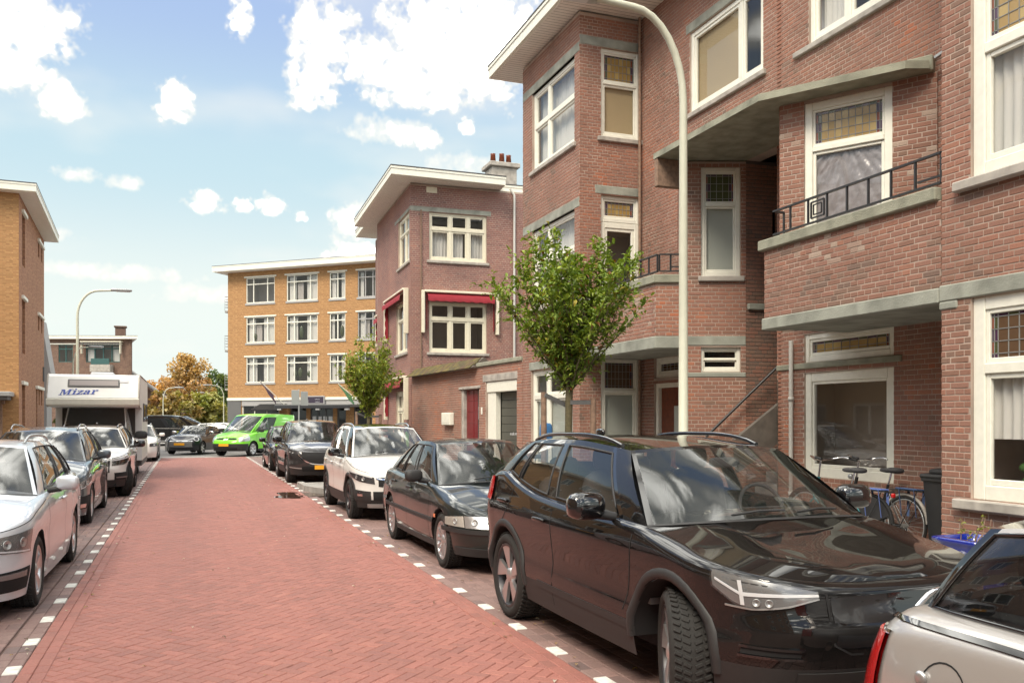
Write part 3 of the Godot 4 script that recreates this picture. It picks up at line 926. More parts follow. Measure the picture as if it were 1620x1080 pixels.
	with_sill(hb, nf, 0.73, 2.86, 7.1, {"ext": 0.3})
	var cb := wall(hb, Vector2(7.4, -9.72), Vector2(8.43, -8.085), 2.98, 5.86, [[0.33, 4.05, 1.42, 5.82]], {"pieces": pb, "dark": -0.3, "lime": [[0, 5.2, 0.4, 5.8, 0.8], [1.4, 4.6, 1.9, 5.4, 0.8]]})
	window(hb, cb, 0.33, 4.05, 1.42, 5.82, {"rows": [0.655], "f": 0.1, "bar": 0.07, "sash": 0.04, "cells": {"0,1": "lead", "0,0": "film"}, "nx": 8, "ny": 3, "one": true, "set": 0.02, "deep": 0.5, "name": "balcony_window"})
	wall(hb, Vector2(8.45, -10.1), Vector2(7.42, -9.75), 2.98, 5.86, [], {"pieces": pb, "dark": -1.0, "th": 0.03})
	var rb := wall(hb, Vector2(7.1, -9.64), Vector2(7.1, -6.765), 3.02, 3.9, [], {"pieces": pb, "th": 0.2, "dark": -0.6, "lime": [[0.1, 3.45, 1.9, 3.92, 1.0]]})
	slab(hb, "balcony_coping", rb, -0.07, 2.85, 3.902, 4.035, -0.26, 0.06, M.mossy)
	slab(hb, "balcony_band", rb, -0.04, 2.855, 2.865, 3.018, -0.3, 0.02, M.concrete)
	wall(hb, Vector2(8.44, -9.68), Vector2(7.12, -9.66), 3.02, 3.9, [], {"th": 0.16, "pieces": pb})
	var f2 := MB.new()
	f2.prism(PackedVector2Array([Vector2(7.3, -9.63), Vector2(7.3, -6.77), Vector2(8.45, -6.77), Vector2(8.45, -9.63)]), -3.01, -2.88, Transform3D(Basis(Vector3.RIGHT, V(0, 0, 1), V(0, -1, 0)), Vector3()))
	put(hb, "balcony_floor", f2, M.concrete, Transform3D())
	rail(hb, V(7.14, 4.09, -9.5), V(7.14, 4.09, -6.8), 8, 2, 0.3, 1)
	rail(hb, V(7.3, 4.09, -9.5), V(7.14, 4.09, -9.5), 1, -1, 0.3)
	var pp := MB.new()
	pp.tube([V(8.38, 0, -10.74), V(8.38, 2.86, -10.74)], 0.032)
	for y in [0.6, 2.0]: pp.lathe([Vector2(0.033, -0.03), Vector2(0.042, -0.03), Vector2(0.042, 0.03), Vector2(0.033, 0.03)], 10, Transform3D(Basis(), V(8.38, y, -10.74)))
	put(hb, "downpipe", pp, M.downpipe, Transform3D())
	var fs := MB.new()
	fs.bar(V(8.44, 6.12, -7.7), V(8.3, 5.97, -8.0), 0.05, 0.03)
	fs.box(V(8.42, 6.14, -7.35), V(0.05, 0.05, 0.75))
	put(hb, "canopy_flashing", fs, M.galv, Transform3D())
	slab(hb, "canopy_end_block", cb, 1.6, 1.9, 5.862, 6.05, -0.04, 0.09, M.mossy)
	eave(hb, "roof_eave", PackedVector2Array([Vector2(6.58, -7.4), Vector2(6.58, -1.0), Vector2(13, -1.0), Vector2(13, -10.98), Vector2(7.75, -10.98), Vector2(7.75, -7.6)]), 9.6, 0.3)
	var bb := MB.new()
	bb.quad(V(13, 0, -1.5), V(13, 0, -11.0), V(13, 9.7, -11.0), V(13, 9.7, -1.5))
	bb.quad(V(7.35, 0, -1.51), V(13, 0, -1.51), V(13, 9.6, -1.51), V(7.35, 9.6, -1.51))
	put(hb, "rear_wall", bb, M.mortar, Transform3D())
	flush(pb, hb, "brick", "brick", M.brick, 300, "brickwork")


func garage_yard():
	var o := thing("garage", "low brick garage and yard wall with mossy tiled ridge, red door and grey roller shutter", "garage", V(7.3, 0, -22.5))
	var pc := Pieces.new()
	var a := Vector2(6.6, -26.8)
	var b := Vector2(7.1, -18.47)
	var L := a.distance_to(b)
	# u runs from the far end (0) to the bay (L); distances from the bay are L - u
	var du := L - 4.02
	var W := wall(o, a, b, 0, 3.02, [[L - 3.97, 0.1, L - 2.66, 2.48], [L - 2.22, 0.02, L - 0.32, 2.62]], {"pieces": pc, "dark": 0.6})
	slab(o, "coping", W, L - 2.95, L - 0.02, 3.022, 3.12, -0.3, 0.05, M.mossy)
	slab(o, "shutter_lintel", W, L - 2.4, L - 0.28, 2.622, 2.80, -0.1, 0.012, M.sill)
	slab(o, "shutter_box", W, L - 2.2, L - 0.325, 2.36, 2.618, -0.2, -0.02, M.white)
	slab(o, "shutter_post", W, L - 2.2, L - 1.72, 0.02, 2.358, -0.2, -0.05, M.white)
	for i in 12:  # the shutter's sections
		slab(o, "shutter_slat", W, L - 1.71, L - 0.33, 0.04 + i * 0.193, 0.04 + i * 0.193 + 0.186, -0.24, -0.21, M.shutter, 0.006)
	var tm := TextMesh.new()
	tm.text = "a.u.b. vrijlaten"
	var sf := SystemFont.new()
	sf.font_names = PackedStringArray(["Droid Sans"])
	sf.font_weight = 700
	tm.font = sf
	tm.font_size = 24
	tm.pixel_size = 0.0042
	tm.depth = 0.002
	put(o, "shutter_lettering", tm, M.lamp_white, W * Transform3D(Basis(), V(L - 0.83, 1.36, -0.208)))
	slab(o, "door_lintel", W, L - 4.1, L - 2.55, 2.482, 2.55, -0.1, 0.03, M.sill)
	slab(o, "door_post", W, L - 3.965, L - 3.85, 0.1, 2.478, -0.16, -0.02, M.sill)
	slab(o, "door_post", W, L - 2.74, L - 2.665, 0.1, 2.478, -0.16, -0.02, M.sill)
	for k in 2:
		var u0 := L - 3.848 + k * 0.553
		var d := slab(o, "red_door", W, u0, u0 + 0.548, 0.12, 2.47, -0.16, -0.12, M.red_door, 0.006)
		for q in 8: slab(d, "door_plank", W, u0 + 0.02, u0 + 0.53, 0.14 + q * 0.29, 0.14 + q * 0.29 + 0.283, -0.122, -0.108, M.red_door, 0.006)
	var pl := slab(self, "notice_plate", W, L - 2.93, L - 2.7, 1.70, 2.02, -0.1, -0.085, M.galv, 0.004)
	tag(pl, "small grey notice plate on the red yard door", "sign")
	var bl := slab(self, "doorbell", W, L - 2.5, L - 2.42, 1.82, 2.0, 0.001, 0.02, M.white, 0.006)
	tag(bl, "small white doorbell panel beside the red yard door", "doorbell")
	var mb := thing("letterbox", "white metal letterbox hung on the brick yard wall left of the red door", "letterbox", W * V(L - 4.85, 1.7, 0.07))
	slab(mb, "box", W, L - 5.2, L - 4.5, 1.54, 1.88, 0.004, 0.13, M.white, 0.015)
	slab(mb, "flap", W, L - 5.15, L - 4.86, 1.60, 1.86, 0.131, 0.137, M.white, 0.004)
	slab(mb, "flap", W, L - 4.84, L - 4.55, 1.60, 1.86, 0.131, 0.137, M.white, 0.004)
	# the little tiled roof on the yard wall
	var rt := MB.new()
	rt.prism(PackedVector2Array([Vector2(-0.5, 3.02), Vector2(0.16, 3.02), Vector2(-0.17, 3.28)]), 0.0, 1.0, W * Transform3D(Basis(V(0, 0, 1), Vector3.UP, V(-1, 0, 0) * (L - 2.75)), V(L - 2.75, 0, 0)))
	var roof := put(o, "ridge_roof", rt, M.earth, Transform3D())
	var pt := Pieces.new()
	var n := int((L - 2.7) / 0.19)
	for row in 3:
		for i in n:
			var t := row / 2.6
			var bs: Basis = W.basis * Basis(Vector3.RIGHT, 0.66 + rng.randfn(0, 0.03)) * Basis(Vector3.UP, rng.randfn(0, 0.03))
			add_piece(pt, Transform3D(bs, W * V(0.1 + i * 0.19 + 0.09 * (row % 2), 3.05 + 0.22 * t, 0.15 - 0.28 * t)), rng.randi() % 5)
	tone_set("tile", [[0.10, 0.08, 0.025], [0.13, 0.10, 0.03], [0.08, 0.065, 0.03], [0.15, 0.11, 0.03], [0.10, 0.06, 0.035]], V(0.18, 0.02, 0.16), 0.005)
	flush(pt, roof, "tile", "tile", M.brick, 300, "tiles")
	var bk := MB.new()
	bk.quad(V(7.35, 0, -18.5), V(11, 0, -18.5), V(11, 3, -18.5), V(7.35, 3, -18.5))
	bk.quad(V(7.0, 2.9, -21.4), V(7.35, 2.9, -18.5), V(12, 2.9, -18.5), V(12, 2.9, -21.4))
	bk.quad(V(7.0, 0, -21.4), V(12, 0, -21.4), V(12, 2.9, -21.4), V(7.0, 2.9, -21.4))
	put(o, "flat_roof", bk, M.roofing, Transform3D())
	flush(pc, o, "brick", "brick", M.brick, 300, "brickwork")


func awning_set(W: Transform3D, u0: float, u1: float, y1: float, drop: float, label: String, boards := true):  # a red awning half rolled in under its board, with a scalloped edge
	var o := thing("awning", label, "awning", W * V((u0 + u1) / 2, y1, 0.1), 0, "red awnings on the corner house")
	slab(o, "cover_board", W, u0 - 0.04, u1 + 0.04, y1 - 0.04, y1 + 0.03, 0.004, 0.2, M.cream)
	var cl := MB.new()
	var n := int((u1 - u0) * 14)
	var top := []
	var mid := []
	var low := []
	for i in n + 1:
		var u := lerpf(u0 + 0.06, u1 - 0.06, float(i) / n)
		top.append(V(u, y1 - 0.045, 0.08))
		mid.append(V(u, y1 - 0.16, 0.25))
		low.append(V(u, y1 - 0.30 - 0.035 * absf(sin(i * 0.75)), 0.255 + 0.012 * sin(i * 1.5)))
	cl.grid([top, mid, low])
	for s in [0, 1]:  # hanging side flaps
		var u := u0 + 0.05 if s == 0 else u1 - 0.05
		var f := []
		var g := []
		for i in 14:
			var y := lerpf(y1 - 0.06, y1 - drop, i / 13.0)
			f.append(V(u, y, 0.03))
			g.append(V(u, y, 0.14 + 0.02 * sin(i * 1.9)))
		cl.grid([f, g])
	put(o, "canvas", cl, M.awning, W)
	if boards:
		for s in [0, 1]:
			var u := u0 - 0.12 if s == 0 else u1 + 0.02
			slab(o, "side_board", W, u, u + 0.1, y1 - drop - 0.12, y1 + 0.02, 0.005, 0.16, M.cream)


func corner_house():
	tone_set("brick_plum", [[0.211, 0.115, 0.105], [0.245, 0.129, 0.114], [0.272, 0.14, 0.121], [0.292, 0.147, 0.125], [0.313, 0.157, 0.131], [0.333, 0.165, 0.135], [0.354, 0.175, 0.139], [0.381, 0.182, 0.139], [0.34, 0.24, 0.21], [0.38, 0.29, 0.25]], V(0.21, 0.052, 0.024), 0.004)
	var o := thing("corner_house", "plum brick corner house with white overhanging eave and red awnings", "house", V(8.5, 0, -31))
	var ps := Pieces.new()
	var ca := cos(0.0332)
	var sa := sin(0.0332)
	var C := Vector2(6.6, -27.0)
	var S := Vector2(sa, -ca)
	var N := Vector2(ca, sa)
	var key := {"pieces": ps, "key": "brick_plum"}
	var fw := wall(o, C, C + N * 3.9, 0, 9.12, [[0.6, 6.74, 2.5, 8.26], [0.6, 3.82, 2.5, 5.42]], key)
	var cur := [[0.06, 0.4, 0.04, 0.66, M.curtain], [0.42, 0.62, 0.04, 0.66, M.curtain], [0.7, 0.96, 0.04, 0.66, M.curtain]]
	for y in [6.74, 3.82]:
		window(o, fw, 0.6, y, 2.5, y + (1.52 if y > 5 else 1.6), {"cols": [0.37, 0.68], "rows": [0.66], "f": 0.07, "bar": 0.09, "mat": M.cream, "cur": cur if y > 5 else [], "sash": 0.05})
		with_sill(o, fw, 0.6, 2.5, y)
	slab(o, "lintel", fw, 0.0, 2.65, 8.262, 8.42, -0.1, 0.012, M.concrete)
	slab(o, "gable_vent", fw, 0.5, 0.86, 8.86, 9.06, -0.05, 0.01, M.cream)
	awning_set(fw, 0.45, 2.76, 5.74, 1.2, "wide red awning rolled up above the window that faces down the street")
	var sw := wall(o, C + S * 6.1, C, 0, 9.12, [[4.1, 6.72, 5.95, 8.3], [3.75, 3.86, 5.6, 5.55], [3.7, 0.1, 5.1, 2.62]], key)
	window(o, sw, 4.1, 6.72, 5.95, 8.3, {"cols": [0.5], "rows": [0.66], "mat": M.cream, "f": 0.08, "cur": [[0.05, 0.95, 0.03, 0.97, M.curtain]], "deep": 0.25, "e": 0.0})
	window(o, sw, 3.75, 3.86, 5.6, 5.55, {"cols": [0.5], "rows": [0.66], "mat": M.cream, "f": 0.08, "deep": 0.25, "e": 0.0})
	window(o, sw, 3.7, 0.1, 5.1, 2.62, {"cols": [0.5], "rows": [0.3, 0.75], "mat": M.cream, "f": 0.1, "name": "street_door", "sash": 0.07, "deep": 0.25, "e": 0.0})
	with_sill(o, sw, 4.1, 5.95, 6.72)
	with_sill(o, sw, 3.75, 5.6, 3.86)
	slab(o, "lintel", sw, 3.5, 6.11, 8.302, 8.42, -0.1, 0.012, M.concrete)
	awning_set(sw, 2.35, 5.72, 5.84, 1.3, "red awning over the first-floor side window of the corner house, ragged edge")
	awning_set(sw, 2.35, 5.72, 3.05, 1.25, "red awning over the street door of the corner house beside the far young tree")
	slab(o, "green_board", sw, 5.5, 5.9, 0.05, 1.3, 0.005, 0.05, mat([0.25, 0.5, 0.12], 0.5), 0.01)
	var fb := wall(o, C + S * 9.2 + N * 0.45, C + S * 6.1 + N * 0.45, 0, 9.12, [[1.2, 6.8, 2.0, 8.5], [1.2, 3.8, 2.4, 5.6], [1.0, 0.5, 2.4, 2.7]], key)
	window(o, fb, 1.2, 6.8, 2.0, 8.5, {"mat": M.cream, "rows": [0.66]})
	window(o, fb, 1.2, 3.8, 2.4, 5.6, {"mat": M.cream, "rows": [0.66]})
	window(o, fb, 1.0, 0.5, 2.4, 2.7, {"mat": M.cream, "rows": [0.7]})
	slab(o, "lintel", fb, 1.0, 2.9, 8.502, 8.66, -0.1, 0.012, M.concrete)
	with_sill(o, fb, 1.2, 2.0, 6.8)
	awning_set(fb, 0.9, 2.7, 5.85, 1.1, "farthest red awning of the corner house, in the set-back wall")
	wall(o, C + S * 6.1, C + S * 6.1 + N * 0.45, 0, 9.12, [], {"th": 0.1})
	wall(o, C + N * 3.9, C + N * 3.9 + S * 9.0, 0, 9.1, [], {"mat": M.mortar})
	var dp := MB.new()
	dp.tube([fw * V(3.42, 2.9, 0.06), fw * V(3.42, 9.0, 0.06), fw * V(3.3, 9.2, 0.02)], 0.04)
	put(o, "downpipe", dp, M.downpipe, Transform3D())
	var dc := MB.new()
	dc.tube([fw * V(0.33, 3.0, 0.04), fw * V(0.33, 8.3, 0.04)], 0.022)
	put(o, "downpipe", dc, M.stake, Transform3D())
	var E := func(s: float, n: float) -> Vector2: return C + S * s + N * n
	eave(o, "eave", PackedVector2Array([E.call(7.0, -0.75), E.call(-0.75, -0.75), E.call(-0.6, 2.95), E.call(0.3, 3.0), E.call(0.3, 4.0), E.call(7.0, 4.0)]), 9.14, 0.3)
	eave(o, "rear_eave", PackedVector2Array([E.call(10.0, -0.25), E.call(6.9, -0.25), E.call(6.9, 4.0), E.call(10.0, 4.0)]), 9.35, 0.3)
	# the white-framed link at the right, behind the bay
	var lk := wall(o, C + N * 3.45 + S * 0.8, C + N * 6.0 + S * 0.8, 2.9, 9.3, [[0.3, 6.9, 1.5, 8.6], [0.3, 3.2, 1.5, 5.6]], key)
	window(o, lk, 0.3, 6.9, 1.5, 8.6, {"mat": M.white, "f": 0.14})
	window(o, lk, 0.3, 3.2, 1.5, 5.6, {"mat": M.white, "f": 0.1, "room": M.red_door})
	slab(o, "link_fascia", lk, 0, 2.5, 9.3, 9.5, -0.3, 0.1, M.white)
	var ch := MB.new()
	ch.box(C3(E.call(3.2, 4.0), 10.1), V(0.95, 1.3, 0.8), Basis(), 0.02)
	ch.box(C3(E.call(3.2, 4.0), 10.83), V(1.15, 0.16, 1.0), Basis(), 0.02)
	var cp := put(o, "chimney", ch, M.sill, Transform3D())
	for k in 3:
		var pt := MB.new()
		pt.lathe([Vector2(0.001, 0), Vector2(0.11, 0), Vector2(0.09, 0.36), Vector2(0.10, 0.40), Vector2(0.07, 0.41), Vector2(0.001, 0.4)], 12, Transform3D(Basis(), C3(E.call(3.2, 4.0), 10.9) + V(-0.3 + k * 0.3, 0, 0.1 * (k % 2))))
		put(cp, "chimney_pot", pt, M.wood_door, Transform3D())
	flush(ps, o, "brick", "brick_plum", M.brick, 300, "brickwork")


func C3(p: Vector2, y: float) -> Vector3:
	return V(p.x, y, p.y)


func far_wall(o: Node3D, a: Vector2, b: Vector2, y0: float, y1: float, holes: Array, mt: Material) -> Transform3D:
	return wall(o, a, b, y0, y1, holes, {"mat": mt, "th": 0.2})


func bars(W: Transform3D, pts: Array, w := 0.03) -> MB:
	var mb := MB.new()
	for p in pts: mb.bar(W * p[0], W * p[1], w, w)
	return mb


func far_buildings():
	brick_tex("ochre", [Color(0.78, 0.60, 0.41), Color(0.75, 0.57, 0.385), Color(0.80, 0.62, 0.43), Color(0.73, 0.55, 0.375), Color(0.77, 0.59, 0.40)], Color(0.70, 0.54, 0.37), 1)
	brick_tex("rust", [Color(0.64, 0.46, 0.34), Color(0.60, 0.42, 0.31), Color(0.67, 0.49, 0.36), Color(0.58, 0.40, 0.30)], Color(0.58, 0.45, 0.36), 2)
	brick_tex("brown", [Color(0.46, 0.36, 0.31), Color(0.42, 0.33, 0.29), Color(0.5, 0.4, 0.34)], Color(0.42, 0.35, 0.31), 3)
	M.ochre = mat([0.70, 0.70, 0.69], 0.9, {"tex": "ochre", "uv": [1 / 1.76, 1.0]})
	M.rust = mat([0.95, 0.95, 0.95], 0.9, {"tex": "rust", "uv": [1 / 1.76, 1.0]})
	M.brown = mat([0.9, 0.9, 0.9], 0.9, {"tex": "brown", "uv": [1 / 1.76, 1.0]})
	M.flat_grey = mat([0.34, 0.335, 0.33], 0.6)
	# ---- ochre flats at the end of the street
	var o := thing("apartment_block", "ochre brick apartment block with three rows of windows above dark shopfronts", "apartment building", V(7, 0, -66))
	var P := Vector2(2.72, -65.1)
	var d := Vector2(0.7547, 0.6561)
	var back := Vector2(0.6561, -0.7547)
	var holes := []
	var ry := [9.78, 7.02, 4.24]
	for y in ry:
		for s in [[1.56, 3.93], [4.91, 7.39], [8.33, 9.55], [10.5, 12.1]]: holes.append([s[0], y, s[1], y + 1.78])
	for s in [[1.2, 0.5, 4.3, 2.9], [5.2, 0.3, 6.5, 2.6], [6.8, 0.3, 8.6, 2.6], [8.9, 0.1, 9.6, 2.6], [10.2, 0.3, 11.6, 2.6]]: holes.append(s)
	var W := far_wall(o, P, P + d * 15.0, 0, 12.0, holes, M.ochre)
	var i := 0
	for y in ry:
		for s in [[1.56, 3.93, [0.25, 0.74]], [4.91, 7.39, [0.24, 0.76]], [8.33, 9.55, [0.5]], [10.5, 12.1, [0.35, 0.7]]]:
			var cur := []
			if i != 0:
				cur = [[0.05, 0.22 + 0.05 * (i % 3), 0.04, 0.95, M.curtain], [0.55 + 0.06 * (i % 4), 0.95, 0.04, 0.95, M.curtain]]
				if i % 3 == 1: cur.append([0.3, 0.5, 0.04, 0.7, M.curtain2])
			window(o, W, s[0], y, s[1], y + 1.78, {"cols": s[2], "rows": [0.74], "sash": 0.0, "f": 0.06, "bar": 0.07, "cur": cur, "mat": M.flat_grey if i % 4 == 3 else M.white, "set": 0.03, "room": M.room if i % 2 else M.curtain2})
			slab(o, "lintel", W, s[0] - 0.15, s[1] + 0.15, y + 1.785, y + 1.88, -0.1, 0.05, M.white)
			slab(o, "sill", W, s[0] - 0.06, s[1] + 0.06, y - 0.14, y - 0.003, -0.1, 0.05, M.flat_grey)
			i += 1
	for pl in [[5.5, 4.55, 0.5], [5.9, 4.55, 0.7], [6.6, 4.6, 0.4], [2.2, 7.2, 0.5], [6.0, 7.2, 0.9], [9.2, 7.2, 0.8]]:
		var pb := MB.new()
		pb.blob(W * V(pl[0], pl[1] + pl[2] * 0.5, -0.2), V(0.3, pl[2], 0.2))
		put(o, "window_plant", pb, M.moss_glass, Transform3D())
	slab(o, "shop_band", W, -0.02, 15.0, 3.0, 3.19, -0.1, 0.1, M.white)
	slab(o, "shop_fascia", W, 1.2, 15.0, 2.62, 2.998, 0.004, 0.03, M.flat_grey)
	slab(o, "corner_pier", W, 0.0, 1.15, 0, 2.99, 0.004, 0.05, M.trim)
	for s in holes.slice(12):
		window(o, W, s[0], s[1], s[2], s[3], {"cols": [0.33, 0.66] if s[2] - s[0] > 1.5 else [], "rows": [0.55] if s[0] < 2 else [], "sash": 0.0, "mat": M.white if s[0] < 2 else M.trim, "name": "shop_window", "room": M.room_dark, "cur": [[0.05, 0.95, 0.05, 0.5, M.curtain]] if s[0] < 2 else []})
	for k in 4:  # notices in the shop window
		for q in 2: slab(o, "window_poster", W, 6.95 + k * 0.42, 7.25 + k * 0.42, 0.75 + q * 0.7, 1.2 + q * 0.7, -0.072, -0.062, M.lamp_white, 0.0)
	eave(o, "roof_edge", PackedVector2Array([P - d * 0.75 - back * 0.75, P + d * 15.5 - back * 0.75, P + d * 15.5 + back * 12.0, P - d * 0.75 + back * 12.0]), 12.0, 0.42, false)
	var sw := far_wall(o, P + back * 12.0, P, 0, 12.0, [], M.ochre)
	for y in [3.9, 6.65, 9.45]:
		for q in [0.6, 3.6]:
			slab(o, "balcony_slab", sw, 12.0 - q - 2.2, 12.0 - q, y - 0.15, y, 0, 0.75, M.slab)
			var rl := MB.new()
			for t in 5: rl.bar(sw * V(12.0 - q - 2.2, y + 0.25 + t * 0.19, 0.74), sw * V(12.0 - q, y + 0.25 + t * 0.19, 0.74), 0.03, 0.03)
			for t in 5: rl.bar(sw * V(12.0 - q - 2.2 + t * 0.55, y, 0.74), sw * V(12.0 - q - 2.2 + t * 0.55, y + 1.05, 0.74), 0.03, 0.03)
			for t in 5: rl.bar(sw * V(12.0 - q, y + 0.25 + t * 0.19, 0.02), sw * V(12.0 - q, y + 0.25 + t * 0.19, 0.74), 0.03, 0.03)
			put(o, "balcony_railing", rl, M.galv, Transform3D())
			slab(o, "balcony_door", sw, 12.0 - q - 1.8, 12.0 - q - 0.4, y, y + 2.1, 0.003, 0.03, M.dark_glass)
	var cl := thing("shop_canopy", "dark flat canopy over the shop window of the ochre block", "canopy", W * V(7.9, 2.55, 0.8))
	slab(cl, "roof_panel", W, 5.0, 10.8, 2.5, 2.68, 0.04, 1.5, M.trim, 0.02)
	slab(cl, "valance", W, 5.0, 10.8, 2.42, 2.62, 1.505, 1.53, M.alloy_dark, 0.006)
	for u in [5.2, 8.2, 10.4]: slab(cl, "bracket", W, u, u + 0.3, 2.3, 2.415, 1.3, 1.5, M.flat_grey, 0.01)
	var a2 := thing("black_awning", "small black awning left of the shop canopy", "awning", W * V(4.0, 2.5, 0.5))
	var am := MB.new()
	am.prism(PackedVector2Array([Vector2(0.04, 2.75), Vector2(1.2, 2.35), Vector2(1.2, 2.25), Vector2(0.04, 2.6)]), 0, 2.2, W * Transform3D(Basis(V(0, 0, 1), Vector3.UP, V(-1, 0, 0)), V(4.95, 0, 0)))
	put(a2, "canvas", am, M.black, Transform3D())
	var sg := thing("shop_sign", "dark purple shop sign board in a pale frame above the canopy", "sign", W * V(7.15, 3.0, 0.1))
	slab(sg, "frame", W, 6.25, 8.05, 2.72, 3.28, 0.11, 0.2, M.flat_grey, 0.01)
	slab(sg, "board", W, 6.32, 7.98, 2.79, 3.21, 0.201, 0.21, mat([0.035, 0.025, 0.045], 0.5), 0.0)
	for s in [["JX", 0.011, 6.72, 2.90], ["makelaardij", 0.0028, 7.5, 3.05], ["makelaars", 0.0030, 7.52, 2.88]]:
		var tm := TextMesh.new()
		tm.text = s[0]
		tm.font_size = 24
		tm.pixel_size = s[1]
		tm.depth = 0.004
		put(sg, "lettering", tm, M.galv if s[0] == "JX" else M.lamp_white, W * Transform3D(Basis(), V(s[2], s[3], 0.214)))
	for f in [["purple flag on a slanting pole over the shop canopy", [0.07, 0.045, 0.08], 4.2, -0.5, 1.6], ["green flag on a slanting pole right of the shop sign", [0.05, 0.16, 0.07], 10.3, -0.45, 1.3]]:
		var ft := thing("flag", f[0], "flag", W * V(f[2], 2.7, 1.5), 0, "flags on the shopfront")
		put(ft, "flag_pole", bars(W, [[V(f[2] + 0.6, 2.7, 0.1), V(f[2] - 0.3, 2.7 + f[4], 1.6)]], 0.04), M.white, Transform3D())
		var rows := []
		for a in 6:
			var row := []
			for b in 8: row.append(W * (V(f[2] - 0.3, 2.68 + f[4], 1.6).lerp(V(f[2] + 0.2, 2.7 + f[4] * 0.4, 0.8), a / 5.0) + V(0.10 * b * (1.2 - a * 0.16), -0.155 * b * (1.0 - a * 0.07), 0.04 * sin(b * 1.3 + a))))
			rows.append(row)
		var fm := MB.new()
		fm.grid(rows)
		put(ft, "cloth", fm, mat(f[1], 0.8), Transform3D())
	# ---- ochre flats on the left
	var lb := thing("left_apartment_block", "orange brick apartment building at the left edge with narrow windows and wide eave", "apartment building", V(-9, 0, -43))
	var Q := Vector2(-6.0, -37.9)
	var u1 := Vector2(-0.0488, -0.9988)
	var n1 := Vector2(-0.9988, 0.0488)
	var sh := []
	# street wall, measured from the far end (9.7) to the near corner
	for s in [[1.0, 9.75, 7.75, 1.0], [1.0, 6.4, 4.3, 1.0], [1.0, 3.05, 0.3, 1.0], [7.0, 9.75, 9.1, 0.6], [8.4, 9.75, 9.1, 0.6], [7.0, 6.4, 5.75, 0.6], [8.4, 6.4, 5.75, 0.6], [6.2, 3.05, 0.9, 0.5], [7.3, 3.05, 2.35, 0.5], [8.4, 3.05, 2.35, 0.5]]:
		sh.append([s[0], s[2], s[0] + s[3], s[1]])
	var LW := far_wall(lb, Q, Q + u1 * 9.7, 0, 10.3, sh, M.rust)
	for s in sh: window(lb, LW, s[0], s[1], s[2], s[3], {"sash": 0.0, "set": 0.1, "f": 0.05, "mat": M.stake, "rows": [0.75] if s[3] - s[1] > 2.5 else [], "room": M.room_dark})
	for s in [[0.85, 2.15, 9.75], [0.85, 2.15, 6.4], [0.8, 2.2, 3.05], [6.8, 9.2, 9.75], [6.8, 9.2, 6.4], [6.0, 9.1, 3.05]]: slab(lb, "lintel", LW, s[0], s[1], s[2] + 0.003, s[2] + 0.14, -0.05, 0.1, M.white)
	slab(lb, "plaque", LW, 9.15, 9.55, 3.5, 4.2, 0.002, 0.04, M.roofing)
	var LF := far_wall(lb, Q + n1 * 9.0, Q, 0, 10.3, [], M.ochre)
	eave(lb, "roof_edge", PackedVector2Array([Q - u1 * 0.5 - n1 * 0.62, Q + u1 * 10.0 - n1 * 0.62, Q + u1 * 10.0 + n1 * 9.0, Q - u1 * 0.5 + n1 * 9.0]), 10.3, 0.34, false)
	far_wall(lb, Q + u1 * 9.7 + n1 * 9, Q + u1 * 9.7, 0, 10.3, [], M.rust)
	var pc := thing("porch_canopy", "flat grey porch canopy on a pink post against the left brick building", "canopy", LF * V(8.2, 2.5, 0.6))
	slab(pc, "canopy_roof", LF, 7.2, 8.85, 2.55, 2.72, 0.004, 1.2, M.galv, 0.02)
	slab(pc, "canopy_edge", LF, 7.2, 8.75, 2.42, 2.548, 0.004, 1.1, M.trim, 0.01)
	slab(pc, "door_head", LF, 7.2, 8.55, 2.28, 2.41, 0.004, 0.3, M.stake, 0.01)
	slab(pc, "post", LF, 8.38, 8.48, 0, 2.275, 0.2, 0.3, M.stake, 0.01)
	# grey mansard house beyond it
	var mh := thing("mansard_house", "house with steep grey mansard roof just behind the left brick building", "house", V(-8, 0, -53))
	var mr := MB.new()
	mr.prism(PackedVector2Array([Vector2(-6.6, 0), Vector2(-6.6, 3.2), Vector2(-6.3, 3.2), Vector2(-6.85, 6.7), Vector2(-11, 6.7), Vector2(-11, 0)]), -51.3, -49.5)
	put(mh, "roof_and_wall", mr, M.flat_grey, Transform3D())
	slab(mh, "gutter", frame_of(Vector2(-6.3, -49.5), Vector2(-6.3, -51.3)), 0, 1.8, 3.05, 3.2, -0.2, 0.06, M.white)
	# ---- brown house with striped awnings across the junction
	var bh := thing("brown_house", "brown brick house with green balcony doors and striped awnings beyond the camper", "house", V(-8, 0, -92))
	var BA := Vector2(-14.0, -90.6)
	var BB := Vector2(-4.75, -87.3)
	var BW := far_wall(bh, BA, BB, 0, 9.0, [[3.2, 6.9, 4.5, 8.5], [5.7, 6.9, 8.8, 8.5], [2.8, 3.4, 4.6, 5.0], [5.7, 3.4, 8.8, 5.0]], M.brown)
	var gm := mat([0.03, 0.09, 0.085], 0.5)
	window(bh, BW, 3.2, 6.9, 4.5, 8.5, {"cols": [0.5], "rows": [0.75], "sash": 0.0, "mat": gm, "bar": 0.09, "room": M.room})
	window(bh, BW, 5.7, 6.9, 8.8, 8.5, {"cols": [0.25, 0.5, 0.75], "rows": [0.78], "sash": 0.0, "mat": gm, "bar": 0.1, "cur": [[0.02, 0.24, 0.02, 0.9, M.curtain], [0.76, 0.98, 0.02, 0.9, M.curtain]]})
	window(bh, BW, 2.8, 3.4, 4.6, 5.0, {"cols": [0.5], "rows": [0.75], "sash": 0.0, "mat": gm})
	window(bh, BW, 5.7, 3.4, 8.8, 5.0, {"cols": [0.25, 0.5, 0.75], "rows": [0.78], "sash": 0.0, "mat": gm})
